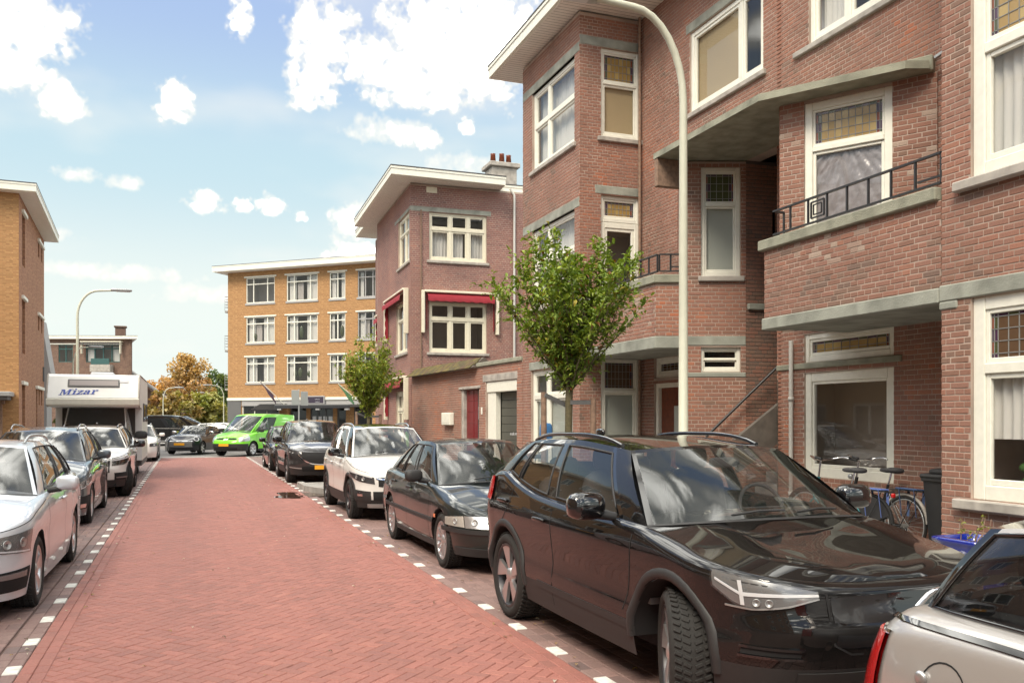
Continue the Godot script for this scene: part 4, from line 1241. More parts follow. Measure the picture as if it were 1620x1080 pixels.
	slab(bh, "balcony", BW, 6.35, 8.2, 6.0, 6.65, 0.0, 0.7, M.sill, 0.02)
	slab(bh, "balcony_panel", BW, 6.45, 8.1, 6.66, 7.2, 0.62, 0.68, gm, 0.01)
	for y in [8.75, 5.25]:
		var sa := MB.new()
		sa.box(BW * V(7.25, y, 0.3), V(3.7, 0.08, 0.5), BW.basis)
		var aw := put(bh, "awning_cover", sa, M.cream, Transform3D())
		for k in 24: slab(aw, "awning_stripe", BW, 5.45 + k * 0.15, 5.52 + k * 0.15, y - 0.32, y - 0.045, 0.5, 0.53, M.trim, 0.0)
		for s in [5.45, 8.95]: slab(aw, "awning_arm", BW, s, s + 0.06, y - 1.1, y - 0.05, 0.2, 0.5, M.cream, 0.0)
	for s in [[1.9, 5.0, 8.5], [5.5, 9.0, 8.5], [1.6, 5.0, 5.0]]: slab(bh, "lintel", BW, s[0], s[1], s[2] + 0.004, s[2] + 0.12, -0.05, 0.06, M.white)
	var bd := Vector2(BB - BA).normalized()
	var bn := Vector2(-0.12, -0.993)
	eave(bh, "roof_edge", PackedVector2Array([BA - bn * 0.5, BB + bd * 0.5 - bn * 0.5, BB + bd * 0.3 + bn * 9, BA + bn * 9]), 9.0, 0.3, false)
	bn = Vector2(-0.12, -0.993)
	far_wall(bh, BB, BB + bn * 9, 0, 9.0, [], M.brown)
	var bc := MB.new()
	bc.box(C3(BB - bd * 0.8 + bn * 3, 9.8), V(0.9, 1.1, 0.7), Basis(), 0.02)
	bc.box(C3(BB - bd * 0.8 + bn * 3, 10.4), V(1.1, 0.14, 0.9), Basis(), 0.02)
	put(bh, "chimney", bc, M.brown, Transform3D())
	# ---- brown gabled houses down the cross street
	var gi := 0
	for g in [[-3.3, -94.0, 6.9, "tall brown gabled house right behind the striped-awning house"], [-2.3, -112.0, 6.4, "lower brown gabled house farther down, beside the autumn tree"]]:
		var gh := thing("gabled_house", g[3], "house", V(g[0] - 4, 0, g[1] - 6), 0, "gabled houses behind the junction")
		var hm := MB.new()
		hm.prism(PackedVector2Array([Vector2(g[0], 0), Vector2(g[0], g[2] - 2.4), Vector2(g[0] - 4.4, g[2] + 1.2), Vector2(g[0] - 8.8, g[2] - 2.4), Vector2(g[0] - 8.8, 0)]), g[1] - 14.0, g[1])
		put(gh, "wall", hm, M.brown, Transform3D())
		var rm := MB.new()
		rm.prism(PackedVector2Array([Vector2(g[0] + 0.4, g[2] - 2.5), Vector2(g[0] + 0.4, g[2] - 2.28), Vector2(g[0] - 4.4, g[2] + 1.6), Vector2(g[0] - 4.4, g[2] + 1.3)]), g[1] - 14.2, g[1] + 0.3)
		put(gh, "roof", rm, M.flat_grey, Transform3D())
		slab(gh, "gable_window", frame_of(Vector2(g[0] - 8.8, g[1]), Vector2(g[0], g[1])), 5.0, 6.4, 1.4, 3.0, 0.003, 0.05, M.dark_glass, 0.0)
	for g in [[-1.5, -138.0, 5.2, "distant pale-roofed house between the gabled house and the orange tree"], [7.0, -150.0, 4.6, "distant low brick house under the green tree at the end"]]:
		var gh := thing("distant_house", g[3], "house", V(g[0], 0, g[1]), 0, "houses at the far end")
		var hm := MB.new()
		hm.prism(PackedVector2Array([Vector2(g[0] - 5, 0), Vector2(g[0] - 5, g[2] - 1.5), Vector2(g[0], g[2] + 1.4), Vector2(g[0] + 5, g[2] - 1.5), Vector2(g[0] + 5, 0)]), g[1] - 8.0, g[1])
		put(gh, "wall", hm, M.brown, Transform3D())
		var rm := MB.new()
		for s in [-1, 1]: rm.prism(PackedVector2Array([Vector2(g[0] + s * 5.4, g[2] - 1.75), Vector2(g[0] + s * 5.4, g[2] - 1.55), Vector2(g[0], g[2] + 1.75), Vector2(g[0], g[2] + 1.5)]), g[1] - 8.3, g[1] + 0.3)
		put(gh, "roof", rm, M.sill, Transform3D())
		for k in 3: slab(gh, "house_window", frame_of(Vector2(g[0] - 5, g[1]), Vector2(g[0] + 5, g[1])), 1.2 + k * 3.0, 2.6 + k * 3.0, 1.0, 2.4, 0.003, 0.05, M.white, 0.0)
	# ---- the row across the street, seen in the cars' glass
	var sd := 0
	for h in [[-6.6, -31.0, -21.0, 8.0, "ochre", "ochre brick row house across the street opposite the bay house, seen in reflections"], [-6.6, -21.0, -11.0, 7.7, "rust", "rust brick row house across the street with white eave, seen in reflections"], [-6.6, -11.0, 1.0, 8.0, "ochre", "ochre brick row house across the street beside the viewpoint, seen in reflections"], [-6.8, 1.0, 14.0, 7.8, "rust", "rust brick row house across the street behind the viewpoint, seen in reflections"]]:
		var rh := thing("row_house", h[5], "house", V(-9, 0, (h[1] + h[2]) / 2), 0, "row houses across the street")
		var L: float = h[2] - h[1] - 0.01
		var hs := []
		for f in 3:
			for k in 3: hs.append([0.9 + k * L / 3.2, 0.9 + f * 2.5, 2.6 + k * L / 3.2, 2.3 + f * 2.5])
		var RW := far_wall(rh, Vector2(h[0], h[2] - 0.01), Vector2(h[0], h[1]), 0, h[3], hs, M[h[4]])
		for s in hs:
			var gl := MB.new()
			gl.box(RW * V((s[0] + s[2]) / 2, (s[1] + s[3]) / 2, -0.12), V(0.03, s[3] - s[1], s[2] - s[0]))
			var wn := put(rh, "window", gl, M.dark_glass, Transform3D())
			var fm := MB.new()
			for e in [[s[0], s[1], s[0] + 0.1, s[3]], [s[2] - 0.1, s[1], s[2], s[3]], [s[0], s[1], s[2], s[1] + 0.1], [s[0], s[3] - 0.1, s[2], s[3]], [(s[0] + s[2]) / 2 - 0.05, s[1], (s[0] + s[2]) / 2 + 0.05, s[3]]]:
				fm.box(V((e[0] + e[2]) / 2, (e[1] + e[3]) / 2, -0.08), V(e[2] - e[0], e[3] - e[1], 0.05))
			put(wn, "frame", fm, M.white, RW)
		eave(rh, "roof_edge", PackedVector2Array([Vector2(h[0] + 0.7, h[1] + 0.02), Vector2(h[0] + 0.7, h[2] - 0.02), Vector2(h[0] - 8, h[2] - 0.02), Vector2(h[0] - 8, h[1] + 0.02)]), h[3], 0.3, false)
		far_wall(rh, Vector2(h[0] - 8, h[1] + 0.015), Vector2(h[0], h[1] + 0.015), 0, h[3], [], M[h[4]])
		far_wall(rh, Vector2(h[0], h[2] - 0.015), Vector2(h[0] - 8, h[2] - 0.015), 0, h[3], [], M[h[4]])


func plane(called: String, x0: float, z0: float, x1: float, z1: float, y: float, mt: Material, depth := 0.0) -> MeshInstance3D:
	var mb := MB.new()
	if depth > 0.0: mb.box(V((x0 + x1) / 2, y - depth / 2, (z0 + z1) / 2), V(absf(x1 - x0), depth, absf(z1 - z0)), Basis(), 0.012)
	else: mb.quad(V(x0, y, z1), V(x1, y, z1), V(x1, y, z0), V(x0, y, z0))
	return struct(called, mb, mt)


func ground():
	plane("ground", -450, -700, 450, 200, -0.075, M.earth)
	var rd := plane("road", -1.07, -41.5, 2.51, 9, -0.016, M.joint)
	tone_set("clinker", [[0.268, 0.111, 0.0902], [0.29, 0.118, 0.096], [0.307, 0.124, 0.0997], [0.324, 0.13, 0.104], [0.342, 0.135, 0.108], [0.353, 0.143, 0.113], [0.376, 0.154, 0.12], [0.342, 0.163, 0.139]], V(0.1765, 0.04, 0.0865), 0.005)
	var pr := Pieces.new()
	var w := 0.09
	var q := sqrt(0.5)
	var put_one := func(c: Vector2, yaw: float, ps: Pieces, key_n: int, y: float, bias := 0.0):
		var k := rng.randfn(0, 1.0) + wear.get_noise_2d(c.x * 1.3, c.y * 0.9) * 4.5 + bias
		var sag := wear.get_noise_2d(c.x * 1.0 + 50, c.y * 0.7) * 0.005
		var b := Basis(Vector3.UP, yaw) * Basis(Vector3.RIGHT, rng.randfn(0, 0.004)) * Basis(Vector3.BACK, rng.randfn(0, 0.004))
		add_piece(ps, Transform3D(b, V(c.x, y - 0.02 + sag + rng.randfn(0, 0.0009), c.y)), clampi(int(key_n / 2.0 + k * key_n / 7.0), 0, key_n - 1))
	for a in range(-160, 510):  # herringbone at 45 degrees to the kerb
		for b in range(-510, 160):
			var c := posmod(a - b, 4)
			if c != 0 and c != 3: continue
			var g := Vector2(a + (1.0 if c == 0 else 0.5), b + (0.5 if c == 0 else 1.0)) * w
			var p := Vector2((g.x + g.y) * q, (g.y - g.x) * q - 10.0)
			if p.x < -0.985 or p.x > 2.425 or p.y < -41.4 or p.y > -3.2: continue
			put_one.call(p, (PI / 4 if c == 0 else -PI / 4), pr, 8, 0.0, 0.5 - 1.3 * exp(-pow((p.x - 0.0) / 0.28, 2)) - 1.3 * exp(-pow((p.x - 1.45) / 0.28, 2)) + wear.get_noise_2d(p.x * 0.5 + 90, p.y * 0.22) * 3.5)
	flush(pr, rd, "clinker", "clinker", M.paver, 300, "clinkers")
	var pe := Pieces.new()
	for x in [-1.008, -0.919, 2.352, 2.441]:
		var z := -3.2
		while z > -41.4:
			put_one.call(Vector2(x, z - 0.1), PI / 2, pe, 8, 0.007, 0.4)
			z -= 0.179
	var ed := struct("road_edge", quad_under(-1.05, 2.5), M.joint)
	flush(pe, ed, "edge_clinker", "clinker", M.paver, 300, "edge_clinkers")
	var lf := []
	var lc := []
	for i in 260:
		var side := rng.randf()
		var x := rng.randf_range(-1.0, 2.4) if side < 0.35 else (2.4 + rng.randf_range(-0.25, 0.5) if side < 0.7 else -1.0 + rng.randf_range(-0.5, 0.25))
		lf.append(Transform3D(Basis(Vector3.UP, rng.randf() * TAU) * Basis(Vector3.RIGHT, rng.randf_range(-0.2, 0.2)) * Basis.from_scale(Vector3.ONE * rng.randf_range(0.4, 0.9)), V(x, 0.012, rng.randf_range(-3.5, -26.0))))
		lc.append([Color(0.25, 0.17, 0.05), Color(0.3, 0.2, 0.1), Color(0.12, 0.08, 0.05), Color(0.45, 0.42, 0.36)][rng.randi() % 4])
	scatter(rd, "fallen_leaves", leaf_mesh(0.05, 0.03), lf, lc)
	# parking bays in purple-grey clinkers with white bricks marking their edge
	tone_set("bay", [[0.171, 0.115, 0.107], [0.207, 0.134, 0.122], [0.238, 0.151, 0.135], [0.262, 0.169, 0.152], [0.287, 0.182, 0.163], [0.305, 0.198, 0.178], [0.287, 0.156, 0.135]], V(0.198, 0.04, 0.098), 0.006)
	for s in 2:
		var x0: float = -3.3 if s == 0 else 2.5
		var x1: float = -1.06 if s == 0 else 4.62
		var bay := plane("parking_strip", x0, -41.5, x1, 9, -0.02, M.joint)
		var pp := Pieces.new()
		var z := -3.0
		var r := 0
		while z > -41.2:
			var x := x0 + 0.02
			var k := r
			while x < x1 - 0.22:
				if s == 1 and z < -18.3 and z > -23.0: x += 0.2; k += 1; continue
				if k % 2 == 0:
					for t in [-0.05, 0.05]: put_one.call(Vector2(x + 0.1, z + t), 0.0, pp, 7, -0.003)
				else:
					for t in [-0.05, 0.05]: put_one.call(Vector2(x + 0.1 + t, z), PI / 2, pp, 7, -0.003)
				x += 0.2
				k += 1
			z -= 0.2
			r += 1
		var wb := Pieces.new()
		z = -3.5
		var n := 0
		var lx := x1 - 0.05 if s == 0 else x0 + 0.05
		while z > -41.0:
			if n % 4 == 0:
				if not (s == 1 and z < -19.0 and z > -21.0):
					var o := MB.new()
					o.box(V(lx, -0.014, z), V(0.098, 0.04, 0.2), Basis(Vector3.UP, rng.randfn(0, 0.015)), 0.006)
					put(bay, "white_brick", o, M.white_paver, Transform3D())
			else: put_one.call(Vector2(lx, z), PI / 2, pp, 7, 0.0)
			put_one.call(Vector2(lx + (-0.1 if s == 0 else 0.1), z), PI / 2, pp, 7, 0.0)
			z -= 0.203
			n += 1
		flush(pp, bay, "bay_brick", "bay", M.paver, 300, "bay_bricks")
	# pavements
	tone_set("flag", [[0.25, 0.24, 0.22], [0.28, 0.265, 0.245], [0.30, 0.285, 0.26], [0.32, 0.30, 0.275]], V(0.296, 0.05, 0.296), 0.006)
	for s in 2:
		var x0: float = -6.6 if s == 0 else 4.75
		var x1: float = -3.45 if s == 0 else 8.6
		var pv := plane("pavement", x0, -41.5, x1, 9, 0.074, M.joint, 0.2)
		var pf := Pieces.new()
		var z := -3.0
		while z > -41.0:
			var x := x0 + 0.16
			while x < x1 - 0.1:
				add_piece(pf, Transform3D(Basis(Vector3.RIGHT, rng.randfn(0, 0.004)), V(x, 0.075 + rng.randfn(0, 0.001), z)), rng.randi() % 4)
				x += 0.3
			z -= 0.3
		flush(pf, pv, "paving_slab", "flag", M.paver, 120, "paving_slabs")
		var kb := struct("kerb", quad_under(0, 0), M.joint)
		z = 2.0
		while z > -41.3:
			var o := MB.new()
			o.box(V(x1 + 0.07 if s == 0 else x0 - 0.07, 0.02, z), V(0.13, 0.17, 0.98), Basis(), 0.02)
			put(kb, "kerb_stone", o, M.slab, Transform3D())
			z -= 1.0
	# pavement build-out with a puddle, between two parked cars
	var bo := MB.new()
	bo.prism(PackedVector2Array([Vector2(2.75, -22.6), Vector2(2.75, -21.2), Vector2(3.3, -19.3), Vector2(4.7, -18.6), Vector2(4.7, -22.9)]), -0.10, 0.06, Transform3D(Basis(Vector3.RIGHT, V(0, 0, 1), V(0, -1, 0)), Vector3()))
	struct("pavement_extension", bo, M.slab)
	var kx := struct("kerb", quad_under(0, 0), M.joint)
	for s in [[Vector2(2.68, -22.6), Vector2(2.68, -21.2)], [Vector2(2.68, -21.15), Vector2(3.24, -19.3)], [Vector2(3.3, -19.22), Vector2(4.65, -18.5)]]:
		var o := MB.new()
		o.bar(C3(s[0], 0.03), C3(s[1], 0.03), 0.15, 0.2)
		put(kx, "kerb_stone", o, M.slab, Transform3D())
	var pd := MB.new()
	var pts := []
	for k in 26:
		var a := TAU * k / 26
		var rr := 0.52 + 0.12 * sin(a * 3 + 1) + 0.06 * sin(a * 5)
		pts.append(V(2.35 + rr * 1.05 * cos(a), 0.006, -20.1 + rr * 1.5 * sin(a)))
	pd.st.set_smooth_group(-1)
	for k in range(1, 25): pd.tri(pts[0], pts[k + 1], pts[k])
	struct("puddle_water", pd, M.water)
	# the junction beyond
	plane("cross_street", -60, -86, 60, -43.2, -0.03, M.asphalt)
	plane("crossing_strip", -9, -43.2, 30, -41.5, -0.01, M.slab)
	plane("far_pavement", -60, -84, -0.5, -62, 0.06, M.slab, 0.1)
	plane("far_road", -1, -200, 6, -86, -0.025, M.asphalt)


func quad_under(x0: float, x1: float) -> MB:  # a thin bed below loose stones
	var mb := MB.new()
	mb.quad(V(x0, -0.07, 9), V(maxf(x1, x0 + 0.01), -0.07, 9), V(maxf(x1, x0 + 0.01), -0.07, -41), V(x0, -0.07, -41))
	return mb


func curve(l: Array, x: float) -> float:  # smooth curve through [x, y] pairs, x rising
	if x <= l[0][0]: return l[0][1]
	for i in l.size() - 1:
		if x <= l[i + 1][0]:
			var t: float = (x - l[i][0]) / maxf(l[i + 1][0] - l[i][0], 1e-5)
			var p0: float = l[maxi(i - 1, 0)][1]
			var p3: float = l[mini(i + 2, l.size() - 1)][1]
			var a: float = l[i][1]
			var b: float = l[i + 1][1]
			var x0: float = l[maxi(i - 1, 0)][0]
			var x3: float = l[mini(i + 2, l.size() - 1)][0]
			var h: float = l[i + 1][0] - l[i][0]
			var m0: float = (b - p0) / maxf(l[i + 1][0] - x0, 1e-5) * h
			var m1: float = (p3 - a) / maxf(x3 - l[i][0], 1e-5) * h
			var d := b - a  # keep it from overshooting
			if m0 * d <= 0: m0 = 0.0
			else: m0 = signf(d) * minf(absf(m0), 3 * absf(d))
			if m1 * d <= 0: m1 = 0.0
			else: m1 = signf(d) * minf(absf(m1), 3 * absf(d))
			return a * (2 * t * t * t - 3 * t * t + 1) + m0 * (t * t * t - 2 * t * t + t) + b * (3 * t * t - 2 * t * t * t) + m1 * (t * t * t - t * t)
	return l[-1][1]


class Car:  # the shape of a car body; z forward, x to the car's left (the +x side), y up
	var S: Dictionary
	var host
	var node: Node3D
	var glass_at: Callable
	func _init(s: Dictionary, h):
		S = s
		host = h
	func top(z: float) -> float: return host.curve(S.top, z)
	func tau_of(z: float) -> float:  # 0 nose centre, 1..2 flank, 3 tail centre
		var zc: float = S.L / 2 - S.Lf
		var zr: float = -S.L / 2 + S.Lr
		if z > zc: return 1.0 - asin(pow(clampf((z - zc) / S.Lf, 0, 1), S.nf / 2.0)) * 2 / PI
		if z < zr: return 2.0 + asin(pow(clampf((zr - z) / S.Lr, 0, 1), S.nr / 2.0)) * 2 / PI
		return 1.0 + (zc - z) / (zc - zr)
	func z_of(tau: float) -> float:
		var a := absf(tau)
		var zc: float = S.L / 2 - S.Lf
		var zr: float = -S.L / 2 + S.Lr
		if a < 1: return zc + S.Lf * pow(sin((1 - a) * PI / 2), 2.0 / S.nf)
		if a > 2: return zr - S.Lr * pow(sin((a - 2) * PI / 2), 2.0 / S.nr)
		return lerpf(zc, zr, a - 1)
	func pt(tau: float, y: float, off := 0.0) -> Vector3:
		if off != 0.0:
			var e := 0.012
			var p := pt(tau, y)
			var n := (pt(tau + e, y) - pt(tau - e, y)).cross(pt(tau, y + 0.01) - pt(tau, y - 0.01)).normalized()
			return p + n * off
		if tau > 3.0: tau -= 6.0
		elif tau < -3.0: tau += 6.0
		var a := absf(tau)
		var sg := 1.0 if tau >= 0 else -1.0
		var zc: float = S.L / 2 - S.Lf
		var zr: float = -S.L / 2 + S.Lr
		var hw: float = S.W + host.curve(S.side, y)
		var zz := z_of(tau)
		for w in S.wz: hw += S.get("flare", 0.012) * exp(-pow((zz - w) / 0.36, 2)) * smoothstep(0.25, 0.5, y) * (1.0 - smoothstep(0.7, 0.95, y))
		var yt := top(zz)
		var r: float = host.curve(S.rad, zz)
		var f := clampf((y - (yt - r)) / r, 0.0, 1.0)
		var ins := r * (1.0 - sqrt(maxf(1.0 - f * f, 0.0)))
		var bow: float = S.get("bow", 0.02)
		if a < 1:
			var th := (1 - a) * PI / 2
			var lf: float = S.Lf + host.curve(S.nose, y) - ins * S.get("nround", 0.8)
			return Vector3(sg * (hw - bow - ins) * pow(maxf(cos(th), 0.0), 2.0 / S.nf), y, zc + lf * pow(sin(th), 2.0 / S.nf))
		if a > 2:
			var th := (a - 2) * PI / 2
			var lr: float = S.Lr - host.curve(S.tail, y) - ins * 0.6
			return Vector3(sg * (hw - bow - ins) * pow(maxf(cos(th), 0.0), 2.0 / S.nr), y, zr - lr * pow(sin(th), 2.0 / S.nr))
		var q := (a - 1.5) * 2
		return Vector3(sg * (hw - bow * q * q - ins), y, lerpf(zc, zr, a - 1))
	func low(z: float, edge := 0) -> float:
		var b: float = S.base
		for w in S.wz:
			var d := absf(z - w)
			if d < S.Ra - 1e-4 or (edge and d < S.Ra + 1e-3): b = maxf(b, S.R + sqrt(maxf(S.Ra * S.Ra - d * d, 0.0)) * S.get("arch", 1.0))
		return b
	func patch(ta: float, tb: float, ya: Array, yb: Array, off: float, nt := 10, ny := 4) -> MB:  # a piece of skin lying off the body; ya, yb lists of lower and upper heights from ta to tb
		var mb := MB.new()
		var rows := []
		for i in nt + 1:
			var t := float(i) / nt
			var lo: float = host.along(ya, t)
			var hi: float = host.along(yb, t)
			var row := []
			for j in ny + 1: row.append(pt(lerpf(ta, tb, t), lerpf(lo, hi, float(j) / ny), off))
			rows.append(row)
		mb.grid(rows, ta < tb)
		# its rim, so that it has thickness
		var rim := []
		var inn := []
		for i in nt + 1:
			rim.append(rows[i][0]); inn.append(pt(lerpf(ta, tb, float(i) / nt), host.along(ya, float(i) / nt), 0.0))
		mb.grid([rim, inn])
		rim = []; inn = []
		for i in nt + 1:
			rim.append(rows[i][ny]); inn.append(pt(lerpf(ta, tb, float(i) / nt), host.along(yb, float(i) / nt), 0.0))
		mb.grid([rim, inn])
		return mb
	func seam(pts: Array, w := 0.006, off := 0.0015) -> MB:  # a dark gap along [tau, y] points
		var mb := MB.new()
		var a := []
		var b := []
		var p := []
		for q in pts: p.append(pt(q[0], q[1], off))
		for i in p.size():
			var d: Vector3 = (p[mini(i + 1, p.size() - 1)] - p[maxi(i - 1, 0)]).normalized()
			var nn: Vector3 = (pt(pts[i][0], pts[i][1], 0.02) - pt(pts[i][0], pts[i][1])).normalized()
			var s := d.cross(nn).normalized() * w / 2
			a.append(p[i] - s); b.append(p[i] + s)
		mb.grid([a, b])
		return mb


func along(l: Array, t: float) -> float:
	if l.size() == 1: return l[0]
	var f := t * (l.size() - 1)
	var i := mini(int(f), l.size() - 2)
	return lerpf(l[i], l[i + 1], f - i)


var wheel_cache := {}


func make_wheel(parent: Node3D, at: Vector3, R: float, w: float, side: float, style: String, steer := 0.0):
	# tyre with tread, rim, spokes
	var key := "%.3f %.2f %s" % [R, w, style]
	if not wheel_cache.has(key):
		var ax := Transform3D(Basis(V(0, 1, 0), V(1, 0, 0), V(0, 0, -1)), Vector3())  # lathe axis along x
		var rr := R * (0.74 if style.begins_with("twist") else 0.69)
		var h := w / 2
		var ty := MB.new()
		ty.lathe([Vector2(rr, -h + 0.02), Vector2(rr + 0.012, -h + 0.005), Vector2((rr + R) / 2, -h - 0.006), Vector2(R - 0.025, -h + 0.004), Vector2(R - 0.008, -h + 0.022), Vector2(R - 0.001, -h * 0.5), Vector2(R, 0), Vector2(R - 0.001, h * 0.5), Vector2(R - 0.008, h - 0.022), Vector2(R - 0.025, h - 0.004), Vector2((rr + R) / 2, h + 0.006), Vector2(rr + 0.012, h - 0.005), Vector2(rr, h - 0.02)], 40, ax)
		for k in 56:  # slanting tread blocks
			var a := TAU * k / 56
			for s in [-1, 1]:
				for q in 2:
					var x: float = h * (0.26 + q * 0.42) * s
					var an := a + 0.028 * (1 - q) * 2 * 1.0
					var b := Basis(Vector3.RIGHT, an)
					ty.box(b * V(x, R + 0.001, 0), V(h * 0.36, 0.012, 0.021), b * Basis(Vector3.UP, -0.42 * s), 0.003)
		var rm := MB.new()
		rm.lathe([Vector2(rr + 0.006, h - 0.012), Vector2(rr - 0.012, h - 0.004), Vector2(rr - 0.022, h - 0.02), Vector2(rr - 0.035, -h * 0.3), Vector2(rr - 0.03, -h + 0.02), Vector2(rr + 0.004, -h + 0.01)], 32, ax)
		var dk := MB.new()  # dark drum behind the spokes
		dk.lathe([Vector2(0.001, h - 0.09), Vector2(rr - 0.034, h - 0.09), Vector2(rr - 0.034, h - 0.1), Vector2(0.001, -h)], 24, ax)
		var sp := MB.new()
		var n := int(style.get_slice(":", 1))
		var wide := float(style.get_slice(":", 2))
		sp.lathe([Vector2(0.001, h - 0.01), Vector2(0.03, h - 0.012), Vector2(0.065, h - 0.03), Vector2(0.075, h - 0.07)], 16, ax)
		for k in n:
			var a := TAU * k / n
			var b := Basis(Vector3.RIGHT, a)
			var q := b * Basis(Vector3.RIGHT, 0.0)
			var p := [V(h - 0.03, 0.05, -0.02 * wide), V(h - 0.03, 0.05, 0.02 * wide), V(h - 0.012, rr - 0.015, 0.045 * wide), V(h - 0.012, rr - 0.015, -0.045 * wide)]
			if style.begins_with("twist"): p = [V(h - 0.028, 0.05, -0.022), V(h - 0.03, 0.05, 0.02), V(h - 0.01, rr - 0.015, 0.075 * wide), V(h - 0.02, rr - 0.015, -0.02 * wide)]
			var pts := p.map(func(v): return q * v)
			sp.out(pts, q * V(0, rr / 2, 0))
			for e in 4:
				var c: Vector3 = pts[e]
				var d: Vector3 = pts[(e + 1) % 4]
				sp.out([c, d, d - V(0.03, 0, 0), c - V(0.03, 0, 0)], q * V(h - 0.03, rr / 2, 0))
		wheel_cache[key] = [ty.done(), rm.done(), dk.done(), sp.done()]
	var c: Array = wheel_cache[key]
	var wn := MeshInstance3D.new()
	wn.name = "wheel"
	wn.mesh = c[0]
	wn.material_override = M.rubber
	parent.add_child(wn, true)
	wn.position = at
	wn.rotation.y = (0.0 if side > 0 else PI) + steer
	for k in 3:
		var o := MeshInstance3D.new()
		o.name = ["rim", "brake_drum", "spokes"][k]
		o.mesh = c[k + 1]
		var two := style.begins_with("twist") or style.begins_with("dark")
		o.material_override = [M.alloy_dark if two else M.alloy, M.black, M.alloy if not style.begins_with("dark") else M.alloy_dark][k]
		wn.add_child(o)


